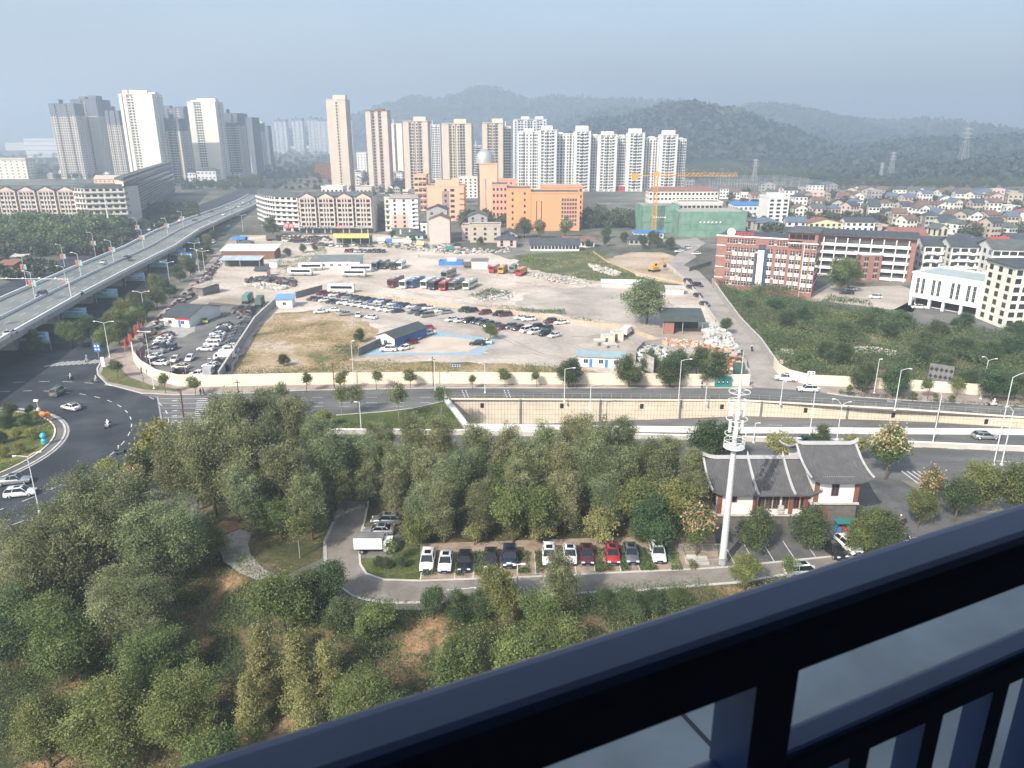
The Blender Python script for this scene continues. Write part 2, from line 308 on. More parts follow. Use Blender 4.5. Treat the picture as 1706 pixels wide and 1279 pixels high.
# roads, yards ------------------------------------------------------------
sheet('dusty_yard',px([(262,560),(345,480),(372,430),(400,392),(640,390),(700,400),(800,416),(850,432),(990,432),(1040,440),(1120,440),(1165,480),(1210,540),(1240,600),(1256,641),(760,641),(372,641)]),.010,dust)
sheet('car_park_ground',px([(500,488),(560,480),(640,499),(750,511),(850,521),(950,537),(1040,548),(1090,566),(1085,600),(1070,612),(1000,610),(830,590),(700,560),(540,516)]),.020,carlot)
sheet('yard_patch',px([(880,487),(1000,476),(1110,500),(1150,530),(1100,545),(960,530),(860,512)]),.022,carlot)
sheet('grass_field',px([(858,425),(1000,415),(1020,436),(1060,460),(1135,474),(1130,487),(1075,484),(1005,470),(950,461),(900,452),(868,445)]),.026,grassg)
sheet('excavated_ground',px([(1008,432),(1050,420),(1100,420),(1140,432),(1122,452),(1160,478),(1105,470),(1060,456)]),.030,tan)
sheet('weedy_lot',px([(372,639),(432,545),(458,522),(540,516),(600,532),(632,548),(612,578),(580,600),(640,604),(760,600),(960,610),(1010,622),(1020,640)]),.026,weedg)
sheet('dealer_yard_asphalt',px([(230,603),(262,560),(300,541),(350,503),(437,512),(398,570),(365,636),(300,639),(255,626)]),.030,asph3)
sheet('pale_apron',px([(272,545),(327,541),(325,552),(305,562),(290,562)]),.036,conc)
sheet('bare_patch',px([(700,590),(860,590),(950,600),(1000,612),(960,616),(850,606),(720,602)]),.032,carlot)
sheet('brick_yard',px([(1110,570),(1200,560),(1245,600),(1256,639),(1150,640),(1090,600)]),.032,carlot)
sheet('blue_court_border',px([(598,592),(655,552),(690,547),(760,556),(832,566),(800,592)]),.036,blendmat('blue_court',[(.40,.38,.34),(.27,.40,.48),(.24,.39,.50)],.3,bump=.1,fine=.15,fscale=1.2))
sheet('court_surface',px([(640,588),(690,566),(720,560),(760,562),(815,570),(780,585),(760,587)]),.042,mat('court_tan',(.52,.44,.36),.85,.1,.2))
sheet('side_lane',px([(1256,645),(1246,600),(1195,533),(1163,488),(1140,462),(1116,441),(1126,425),(1140,415),(1155,420),(1160,428),(1138,442),(1165,452),(1184,472),(1205,503),(1236,545),(1268,580),(1292,612),(1330,650)]),.046,blendmat('lane_concrete',[(.26,.24,.215),(.33,.305,.275),(.38,.355,.32)],.1,bump=.1,fine=.08,fscale=1.))
sheet('side_lane_far',px([(1140,415),(1155,420),(1175,405),(1160,396),(1132,400),(1100,398),(1098,405),(1128,406)]),.046,MATS['lane_concrete'])
sheet('school_yard',px([(1330,500),(1385,470),(1430,478),(1500,475),(1545,492),(1520,520),(1440,510),(1400,505)]),.03,carlot)
sheet('hall_yard',px([(1480,520),(1520,500),(1650,515),(1706,530),(1720,560),(1620,545),(1540,545)]),.03,asph3)
# boulevard below the flyover, running away to the left
BL=[P(x,y)[:2] for x,y in [(-80,640),(-60,600)]]
sheet('boulevard',[(-240,150),(-196,262),(-206,316),(-238,482),(-262,640),(-300,880),(-520,2200),(-600,3000),(-560,3000),(-480,2200),(-262,880),(-226,700),(-188,482),(-157,330),(-142,275),(-128,230),(-115,205),(-108,192),(-100,180),(-100,150)],.034,asph)
sheet('cross_boulevard',px([(-900,560),(-60,600),(120,600),(0,690),(-60,690),(-900,640)]),.038,asph)
sheet('roundabout_road',px([(-500,600),(90,598),(166,602),(160,622),(176,640),(235,655),(262,664),(275,700),(290,745),(245,800),(150,860),(60,900),(-60,960),(-500,960)]),.042,asph)
ICX,ICY,IR=-112.,128.5,25.
isl=[(ICX+IR*math.cos(a),ICY+IR*math.sin(a)) for a in np.linspace(0,2*math.pi,65)[:-1]]
UP=[(228,655),(262,664),(275,704),(290,740),(380,735),(500,712),(560,692),(690,680),(742,667),(1240,668.5),(1450,683),(1706,697),(2300,732),(2300,712),(1706,676),(1500,666),(1400,660),(1380,656),(1320,650),(1255,646),(740,646),(500,650),(420,654),(330,657),(290,657)]
sheet('main_road',px(UP),.050,asph2)
SW=[(-103,190),(-99,188)]
sheet('pavement',px([(170,600),(163,622),(180,640),(235,654),(300,658),(420,654),(500,650),(740,646),(1253,646),(1253,641),(1000,639),(740,637.5),(500,639.5),(350,643),(300,642),(262,634),(232,616),(222,596),(250,560),(330,480),(400,395),(385,395),(300,490),(215,570)]),.058,pavem)
sheet('pavement',px([(1320,648),(1380,655),(1420,661),(1706,676),(2300,712),(2300,695),(1706,662),(1560,652),(1430,644),(1350,641),(1310,630)]),.058,pavem)
sheet('verge',px([(172,612),(168,624),(180,636),(240,649),(300,652),(300,649),(250,641),(215,628),(200,612)]),.066,grassg)
sheet('grass_verge',px([(560,692),(690,680),(742,668),(770,714),(720,722),(500,722),(495,712)]),.066,blendmat('verge_grass',[(.05,.07,.02),(.075,.10,.03),(.11,.12,.045)],.3,bump=.5,fine=.3,fscale=2.))
sheet('service_road',[(-60,138.5),(-9,138.5),(40,137),(102,136),(260,122),(260,98),(102,114),(70,118),(-55,121)],.05,asph2)
sheet('forecourt',px([(1165,800),(1250,760),(1330,775),(1500,800),(1600,860),(1706,850),(1760,960),(1400,925),(1212,944),(1185,880)]),.058,blendmat('forecourt_asphalt',[(.08,.085,.085),(.12,.12,.12),(.15,.145,.14)],.2,bump=.1,fine=.1))
sheet('lawn',px([(480,800),(1180,800),(1190,905),(700,905),(610,900),(600,840),(560,840),(535,930),(470,960),(420,930),(410,900),(360,890),(330,820)]),.055,blendmat('shaded_lawn',[(.05,.06,.025),(.09,.085,.04),(.20,.15,.09)],.15,bump=.4,fine=.25,fscale=1.5))
acc=[(563,835),(556,870),(541,903),(543,945),(556,972),(590,994),(640,1005),(760,1003),(870,993),(1060,984),(1225,971),(1330,954),(1500,925),(1706,885),(2300,800),(2300,780),(1706,862),(1500,905),(1400,926),(1212,945),(1150,949),(990,956),(870,962),(700,968),(640,966),(610,956),(600,940),(598,900),(607,870),(614,835)]
sheet('access_road',px(acc),.062,blendmat('access_asphalt',[(.17,.155,.135),(.22,.20,.175),(.26,.24,.21)],.25,bump=.1,fine=.1,fscale=3.))
sheet('flower_bed_grass',px([(601,931),(603,945),(613,957),(641,966),(699,967),(700,905),(668,905),(652,929)]),.069,MATS['verge_grass'])
sheet('truck_bay',px([(599,898),(600,930),(652,928),(668,905),(664,880),(604,880)]),.0685,asph3)
sheet('parking_bays',px([(700,906),(1190,890),(1200,944),(1150,948),(990,955),(870,961),(700,966)]),.066,paver)
sheet('footpath',px([(363,905),(372,935),(400,955),(452,976),(474,974),(478,966),(440,948),(418,925),(413,905),(420,888),(400,882),(378,890)]),.064,blendmat('path_paving',[(.24,.22,.20),(.32,.30,.27),(.38,.36,.33)],.5,bump=.2,fine=.15,fscale=4.))
sheet('bare_soil_patch',px([(362,890),(350,878),(372,868),(425,868),(430,880),(400,880),(378,888)]),.066,mat('orange_soil',(.33,.17,.09),.95,.25,.5,.3))
# tyre ruts worn into the yards
rut=blendmat('tyre_rut',[(.20,.175,.15),(.27,.24,.205),(.34,.30,.26)],.3,bump=.2,fine=.2,fscale=1.5)
def ruts(pl,z=.034):
    V=[];Fc=[]; pts=[P(x,y) for x,y in pl]; C=[]
    for i in range(len(pts)-1):
        p0=pts[max(0,i-1)];p1=pts[i];p2=pts[i+1];p3=pts[min(len(pts)-1,i+2)]
        for k in range(10):
            t=k/10; C.append(.5*((2*p1)+(p2-p0)*t+(2*p0-5*p1+4*p2-p3)*t*t+(3*p1-p0-3*p2+p3)*t**3))
    for s in (-.85,.85):
        b0=len(V)
        for i,c in enumerate(C):
            d=(C[min(i+1,len(C)-1)]-C[max(i-1,0)]).normalized(); n=Vector((-d.y,d.x,0)); w=.16+.1*noise.noise(c*.4)
            V+=[tuple(c+n*(s-w)+Vector((0,0,z))),tuple(c+n*(s+w)+Vector((0,0,z)))]
        for i in range(len(C)-1):
            if noise.noise(C[i]*.11+Vector((s,0,0)))>-.18: a=b0+2*i; Fc.append((a,a+2,a+3,a+1))
    me=bpy.data.meshes.new('tyre_tracks'); me.from_pydata(V,[],Fc); me.materials.append(rut); link('tyre_tracks',me)['kind']='structure'
for i,pl in enumerate([[(400,478),(480,492),(560,470),(680,455),(800,462)],[(520,478),(620,486),(740,500),(860,480),(980,470)],[(560,440),(640,425),(720,430),(800,455),(960,492),(1060,520)],[(640,505-3),(700,490),(800,505-3),(900,500),(1040,505),(1120,525)],[(620,470),(720,495),(820,512-3),(920,505)],[(860,470),(960,485),(1080,500),(1150,520)]]): ruts(pl,.034+.003*i)
for i,pl in enumerate([[(720,520),(800,540),(900,560),(1000,590),(1080,600)],[(560,500+8),(680,540-4),(800,548),(900,590),(960,595)],[(860,530),(940,560),(1040,560),(1080,585)]]): ruts(pl,.054+.003*i)
# kerbs
def kerb(name,pl,h=.14,w=.22,m=None,z0=0.):
    b=MB(); pl=[Vector((p[0],p[1],0)) for p in pl]
    L=[];Rr=[]
    for i,p in enumerate(pl):
        a=pl[max(0,i-1)]; c=pl[min(len(pl)-1,i+1)]; d=(c-a).normalized(); nn=Vector((-d.y,d.x,0)); L.append(p+nn*w/2); Rr.append(p-nn*w/2)
    for i in range(len(pl)-1):
        q=[Rr[i],Rr[i+1],L[i+1],L[i]]
        b.idx([(a.x,a.y,z0) for a in q]+[(a.x,a.y,z0+h) for a in q],[(4,5,6,7),(0,1,5,4),(1,2,6,5),(2,3,7,6),(3,0,4,7)])
    o=b.build(name,m or concl); o['kind']='structure'; return o
kerb('kerb',px([(170,600),(162,614),(163,624),(178,640),(235,655),(290,658),(420,655),(500,650.5),(740,646.5),(1253,646.5)]),w=.35)
kerb('kerb',px([(1378,655),(1420,661),(1500,666.5),(1706,677),(2300,712.5)]),w=.35)
kerb('kerb',px([(560,692),(640,686),(690,680),(742,668)]),w=.3)
kerb('kerb',px([(614,835),(607,870),(598,900),(600,940),(610,956),(640,966),(700,968),(870,962),(990,956),(1150,949),(1212,945),(1400,926)]),w=.3)
kerb('kerb',px([(556,870),(541,903),(543,945)]),w=.5,m=conc)
kerb('kerb',px([(543,945),(556,972),(590,994),(640,1005),(760,1003),(870,993),(1060,984),(1225,971),(1330,954)]),w=.3)
kerb('kerb',isl+isl[:1],.2,.4); isl2=[(ICX+(x-ICX)*.93,ICY+(y-ICY)*.93) for x,y in isl]
sheet('gutter_ring',[(ICX+(x-ICX)*1.03,ICY+(y-ICY)*1.03) for x,y in isl],.048,conc)
kerb('kerb',isl2+isl2[:1],.35,.3,m=cream)
sheet('island_path',isl,.18,asph2)
sheet('island_bed',isl2,.30,blendmat('island_planting',[(.05,.07,.02),(.09,.11,.03),(.20,.19,.05),(.10,.03,.02)],.12,bump=.5,fine=.3,fscale=1.5,pos=(.35,.5,.72)))
# painted markings -------------------------------------------------------
def stripe(b,a,c,w,z):
    a=Vector(a[:2]);c=Vector(c[:2]); d=(c-a); 
    if d.length<.01: return
    d.normalize(); n=Vector((-d.y,d.x))*w/2
    b.face([(*(a-n),z),(*(c-n),z),(*(c+n),z),(*(a+n),z)])
b=MB()
for k in range(14): # zebra at the boulevard mouth
    a=P(74,611)+Vector((k*1.25,k*.33,0)); stripe(b,a,a+Vector((2.4,4.4,0)),.42,.052)
for r_,w in ((37,.15),(44,.15)):
    for k in range(-9,14):
        a0=math.radians(k*7.5); a1=a0+math.radians(3.2)
        stripe(b,(ICX+r_*math.cos(a0),ICY+r_*math.sin(a0)),(ICX+r_*math.cos(a1),ICY+r_*math.sin(a1)),.18,.052)
for k in range(26): # dotted give-way line
    u=k/25; a=P(262+u*8,662+u*48); stripe(b,a,a+Vector((0,.35,0)),.35,.06)
for k in range(6):
    y=664+k*8; stripe(b,P(266+k*1.2,y),P(332-k*2,y),.14,.06)
for k in range(5):
    a=P(285,668+k*8.5); stripe(b,a,a+Vector((2.6,0,0)),.15,.06); stripe(b,a,a+Vector((1.1,.45,0)),.3,.06)
for k in range(13): a=P(329-k*.6,664+k*3.6); stripe(b,a,a+Vector((3.6,0,0)),.34,.06)
for x in (770,776,840,846): # dashed pairs
    for k in range(4): a=P(x+k*1.3,650+k*3.3); stripe(b,a,a+Vector((.1,-.9,0)),.22,.06)
for x0 in range(430,740,45):
    for y in (662,671,677): stripe(b,P(x0,y),P(x0+18,y),.14,.06)
for x0 in range(1380,2000,60): stripe(b,P(x0,671+(x0-1380)*.062),P(x0+22,672.3+(x0-1380)*.062),.14,.06)
for x0 in (1478,1690): a=P(x0,668+(x0-1478)*.06); stripe(b,a,a+Vector((3,-.3,0)),.2,.06); stripe(b,a,a+Vector((1,-.25,0)),.6,.06)
stripe(b,P(745,983),P(790,980),.14,.068); stripe(b,P(782,980),P(793,979.5),.35,.068)
for x0 in range(1300,2200,70): stripe(b,P(x0,735+(x0-1300)*.045),P(x0+26,736.2+(x0-1300)*.045),.14,.056)
for k in range(5): stripe(b,P(1502+k*9,785),P(1530+k*11,806),.25,.066)
stripe(b,P(1430,895),P(1620,897),.15,.066); stripe(b,P(1660,768),P(1706,772),.2,.066)
for X in (-13.0,): pass
for x,yb in ((700,966),(757,964),(788,963),(804,963),(833,962),(862,961),(893,960),(930,958),(960,957),(992,956),(1004,955),(1035,954),(1067,953),(1080,952),(1120,950)):
    a=P(x,yb); stripe(b,a,a+Vector((0,5.4,0)),.12,.074)
for x,yb in ((1225,942),(1258,940),(1290,936),(1325,933),(1360,930),(1395,926)):
    a=P(x,yb); stripe(b,a,a+Vector((0,5.2,0)),.12,.066)
for k in range(10): # bays of the dealer yard
    a=P(300+k*2.5,560+k*3); 
b.build('road_markings',linew)['kind']='structure'
# ------------------------------------------------------------------ underpass ramp, retaining walls, barriers
def zr(X): return float(np.interp(X,[-16,52,91,150,260],[-6.9,-3.7,-2.5,-2.3,-2.2]))
V=[];Fc=[]; XS=[-16+4*i for i in range(70)]
def yb(X): return float(np.interp(X,[-15.2,52,84,108,260],[159.6,158.6,153.2,148,135]))+.3
def yn(X): return float(np.interp(X,[-9.3,40,102,260],[142,140.2,139.2,126]))-.3
for X in XS: V+=[(X,yn(X)-.0,zr(X)),(X,yb(X),zr(X))]
for i in range(len(XS)-1): Fc.append((2*i,2*i+2,2*i+3,2*i+1))
me=bpy.data.meshes.new('underpass_road'); me.from_pydata(V,[],Fc); me.materials.append(asph2); link('underpass_road',me)['kind']='structure'
b=MB()
for i in range(30):
    X=20+i*7.2; y=yb(X)-5.2; y2=yb(X+3)-5.2; b.face([(X,y-.07,zr(X)+.02),(X+3,y2-.07,zr(X+3)+.02),(X+3,y2+.07,zr(X+3)+.02),(X,y+.07,zr(X)+.02)])
b.build('road_markings',linew)['kind']='structure'
rw=thing('retaining_wall','long cream panelled retaining wall of the sunken road beside the main road','retaining wall',(0,0,0))
panelm=mat('wall_panel',(.62,.54,.43),.8,.08,.5,.05,coords='Object'); joint=mat('panel_joint',(.20,.17,.13),.9,.2,1.)
bw=MB(); bp_=MB(); bpil=MB(); bcap=MB(); vent=MB()
X=-15.4; k=0
while X<240:
    X2=X+.72; ya,yc=yb(X)-.32,yb(X2)-.32; za,zc=zr(X),zr(X2)
    bw.face([(X,ya,za),(X2,yc,zc),(X2,yc,.0),(X,ya,.0)])
    z=0.
    while z>za+.1:
        z2=max(z-1.15,za+.1)
        bp_.idx([(X+.03,ya-.06,z2+.03),(X2-.03,yc-.06,z2+.03),(X2-.03,yc-.06,z-.03),(X+.03,ya-.06,z-.03),(X+.03,ya,z2+.03),(X2-.03,yc,z2+.03),(X2-.03,yc,z-.03),(X+.03,ya,z-.03)],[(0,1,2,3),(4,0,3,7),(1,5,6,2),(3,2,6,7),(4,5,1,0)])
        z=z2
    if k%25==24: bpil.box(X-.2,X+.2,ya-.32,ya,zr(X),.25)
    if k%25==12: vent.box(X-.4,X+.4,ya-.14,ya-.05,-1.9,-.8)
    bcap.idx([(X,ya-.2,.02),(X2,yc-.2,.02),(X2,yc+.25,.02),(X,ya+.25,.02),(X,ya-.2,.3),(X2,yc-.2,.3),(X2,yc+.25,.3),(X,ya+.25,.3)],[(0,3,2,1),(4,5,6,7),(0,1,5,4),(2,3,7,6)])
    X=X2; k+=1
bw.build('wall_face',joint,rw); bp_.build('panel',panelm,rw,kind='stuff'); bcap.build('coping',cream,rw)
bpil.build('pilaster',concd,rw); vent.build('drain_cover',dark,rw)
b=MB() # fence wires along the wall top
for i in range(110):
    X=-15+2.2*i; b.tube((X,yb(X)+.05,.3),(X,yb(X)+.05,1.5),.035,n=4); b.tube((X,yb(X)+.05,1.45),(X+2.2,yb(X+2.2)+.05,1.45),.03,n=4); b.tube((X,yb(X)+.05,.9),(X+2.2,yb(X+2.2)+.05,.9),.03,n=4)
tag(b.build('railing',metal),'thin metal rail fence running along the top of the cream retaining wall','railing')
ew=thing('portal_wall','concrete end wall with white coping where the sunken road goes underground','wall',(0,0,0))
a_=Vector((-15.3,159.8));c_=Vector((-9.1,141.8)); d_=(c_-a_).normalized(); n_=Vector((-d_.y,d_.x))
MB().prism([a_-n_*.5,c_-n_*.5,c_+n_*.02,a_+n_*.02],-7,.9).build('wall',conc,ew); MB().prism([a_-n_*.8,c_-n_*.8,c_+n_*.3,a_+n_*.3],.9,1.15).build('coping',whitep,ew)
b=MB()
for i in range(24):
    q=a_+(c_-a_)*(i/23); b.box(q.x-.03,q.x+.03,q.y-.03,q.y+.03,1.15,2.1)
b.build('baluster',metal,ew,kind='stuff')
def barrier(label,pl,h,w,m,base=0.,capm=None,name='barrier_wall',cat='barrier'):
    t=thing(name,label,cat,(0,0,0)); kk=MB()
    o=kerb('wall',pl,h,w,m,base); o.parent=t; del o['kind']
    if capm: o=kerb('coping',pl,.14,w+.16,capm,base+h); o.parent=t; del o['kind']
    return t
yv=lambda X:yn(X)
barrier('white concrete barrier between the sunken road and the single lane',[(X,yn(X)-.1) for X in range(-9,240,8)],1.0,.55,white,0,whitep)
kerb('underpass_side',[(X,yn(X)+.2) for X in range(-9,240,8)],6.9,.3,conc,z0=-6.95)
barrier('pale stained concrete barrier separating the single lane from the service road',[P(x,y)[:2] for x,y in [(490,722),(780,724),(1240,735),(1500,743),(1706,752),(2200,785)]],.95,.4,concl,0,white)
t=sheet('single_lane',[P(x,y)[:2] for x,y in [(780,724),(1240,734),(1500,742),(1706,751),(2200,783),(2200,755),(1706,724),(1249,716),(780,716)]],.054,asph2)
# boundary walls ----------------------------------------------------------
barrier('long cream boundary wall in front of the car dealer yard and weedy lot',[P(x,y)[:2] for x,y in [(221,586),(224,602),(236,618),(262,634),(298,643),(350,644),(500,640.5),(740,638.5),(1000,640.5),(1248,643)]],2.9,.3,cream,0,None,'boundary_wall','wall')
barrier('cream boundary wall in front of the overgrown lot right of the side lane',[P(x,y)[:2] for x,y in [(1289,612),(1296,622),(1312,632),(1350,641.5),(1430,645),(1560,653),(1706,663),(2300,696)]],2.6,.3,cream,0,None,'boundary_wall','wall')
barrier('grey wall with pale top along the right edge of the side lane',[P(x,y)[:2] for x,y in [(1289,611),(1266,577),(1233,542),(1203,500),(1186,474)]],2.4,.25,conc,0,concl,'lane_wall','wall')
barrier('low pale wall along the left edge of the side lane beside the dusty yard',[P(x,y)[:2] for x,y in [(1190,536),(1162,492),(1138,465),(1112,442)]],1.2,.25,concl,0,None,'lane_wall','wall')
barrier('grey concrete wall between the dealer yard and the weedy lot',[P(x,y)[:2] for x,y in [(459,508),(425,541),(366,635)]],2.4,.3,conc,0,concl,'yard_wall','wall')
barrier('short dark grey wall behind the blue roofed hut',[P(x,y)[:2] for x,y in [(493,497),(537,485)]],2.4,.25,concd,0,None,'yard_wall','wall')
barrier('long low tan wall between the car park rows and the coach yard',[P(x,y)[:2] for x,y in [(537,486),(640,500),(750,512),(850,522),(950,538),(1040,549),(1078,563),(1112,576)]],1.3,.25,mat('tan_block',(.45,.36,.26),.9,.12,.5),0,None,'yard_wall','wall')
barrier('grey block wall beside the shed with the blue side wall',[P(x,y)[:2] for x,y in [(598,593),(690,549)]],2.2,.25,concd,0,conc,'yard_wall','wall')
barrier('curved grey wall around the rubble heap in the scrap yard',[P(x,y)[:2] for x,y in [(1058,606),(1060,590),(1072,577),(1108,572)]],1.6,.2,conc,0,None,'yard_wall','wall')
barrier('tan kerb wall along the edge of the excavated pit',[P(x,y)[:2] for x,y in [(988,421),(1010,436),(1060,456),(1140,474)]],.9,.3,mat('tan_block',(.45,.36,.26)),0,None,'yard_wall','wall')
barrier('pale fence wall in front of the brick school beside the lane',[P(x,y)[:2] for x,y in [(1148,452),(1185,441)]],1.8,.2,concd,0,None,'yard_wall','wall')
# flyover -------------------------------------------------------------------
fly=thing('flyover','long grey concrete flyover with pale parapets curving down to the far boulevard','flyover',(0,0,0))
FL=[(-126.5+ .17*40,139,8),(-126.5,178.9,8),(-138,239,7.8),(-146.2,286.5,7.5),(-156,350,7.2),(-171.5,418,6.6),(-185,490,5.),(-203,590,2.2),(-222,690,.25),(-236,760,.12)]
def off(pl,d):
    out=[]
    for i,p in enumerate(pl):
        a=pl[max(0,i-1)]; c=pl[min(len(pl)-1,i+1)]; v=Vector((c[0]-a[0],c[1]-a[1])).normalized(); out.append((p[0]-v.y*d,p[1]+v.x*d,p[2]))
    return out
NR=[p for p in FL]; FR=off(FL,22.5)
NR=[(P(-160,674,0).x+8,120,8)]+NR; FR=off(NR,22.5)
def ribbon(b,A,B,z0,z1):
    for i in range(len(A)-1):
        q=[A[i],A[i+1],B[i+1],B[i]]
        b.idx([(p[0],p[1],p[2]+z0) for p in q]+[(p[0],p[1],p[2]+z1) for p in q],[(3,2,1,0),(4,5,6,7),(0,1,5,4),(1,2,6,5),(2,3,7,6),(3,0,4,7)])
    return b
ribbon(MB(),NR,FR,-1.5,0).build('deck',conc,fly)
rs_=ribbon(MB(),off(NR,.5),off(NR,22.),.0,.03); rs_.build('carriageway',blendmat('flyover_asphalt',[(.14,.16,.155),(.18,.20,.195),(.22,.235,.225)],.05,bump=.05,fine=.08),fly)
ribbon(MB(),off(NR,-.05),off(NR,.42),.0,1.05).build('parapet',white,fly); ribbon(MB(),off(NR,22.05),off(NR,22.5),.0,1.05).build('parapet',white,fly)
ribbon(MB(),off(NR,11.),off(NR,11.25),.03,.85).build('median_rail',metalw,fly)
b=MB()
for d in (3.9,7.4,14.9,18.4):
    A=off(NR,d); 
    for i in range(len(A)-1):
        a=Vector(A[i]); c=Vector(A[i+1]); L=(c-a).length; n=int(L/9)
        for k in range(n):
            p=a+(c-a)*(k/n); q=a+(c-a)*((k+.42)/n); b.face([(p.x-.08,p.y,p.z+.045),(q.x-.08,q.y,q.z+.045),(q.x+.08,q.y,q.z+.045),(p.x+.08,p.y,p.z+.045)])
b.build('lane_marking',linew,fly,kind='stuff')
bannerm=mat('blue_banner',(.12,.36,.62),.7,.2,.35,col2=(.40,.60,.68))
for Y in (150,172,500): 
    x=float(np.interp(Y,[p[1] for p in NR],[p[0] for p in NR])); z=float(np.interp(Y,[p[1] for p in NR],[p[2] for p in NR])); MB().box(x-14.5,x-6.5,Y-1,Y+1,0,z-2.6).taper(x-19,x-2,Y-1.1,Y+1.1,z-2.6,z-1.5,-1.2,0).build('pier',conc,fly)
for i,Y in enumerate((201,231,261,293,325,358,396)):
    x=float(np.interp(Y,[p[1] for p in NR],[p[0] for p in NR])); z=float(np.interp(Y,[p[1] for p in NR],[p[2] for p in NR]))
    pr=MB().box(x-14.5,x-6.5,Y-1,Y+1,0,z-2.6).taper(x-19,x-2,Y-1.1,Y+1.1,z-2.6,z-1.5,-1.2,0).build('pier',conc,fly)
    bn=MB().box(x-4.6,x+3.4,Y-1.35,Y-1.15,2.2,5.4)
    t=bn.build('banner',bannerm); tag(t,f'{["sky-blue","light blue"][i%2]} printed banner hung under the flyover, {ORD[i]} pier from the roundabout end','banner','banners hung on the flyover piers')
    MB().box(x-4.6,x+3.4,Y-1.37,Y-1.352,2.2,2.9).build('green_print',mat('banner_green',(.35,.5,.35),.7,.1,1.),t)
    MB().box(x-3,x+2,Y-1.372,Y-1.353,4.,4.4).build('lettering',whitep,t); MB().tube((x-4.5,Y-1.1,0),(x-4.5,Y-1.1,5.4),.12,n=5).build('post',metal,t); MB().tube((x+3.3,Y-1.1,0),(x+3.3,Y-1.1,5.4),.12,n=5).build('post',metal,t)
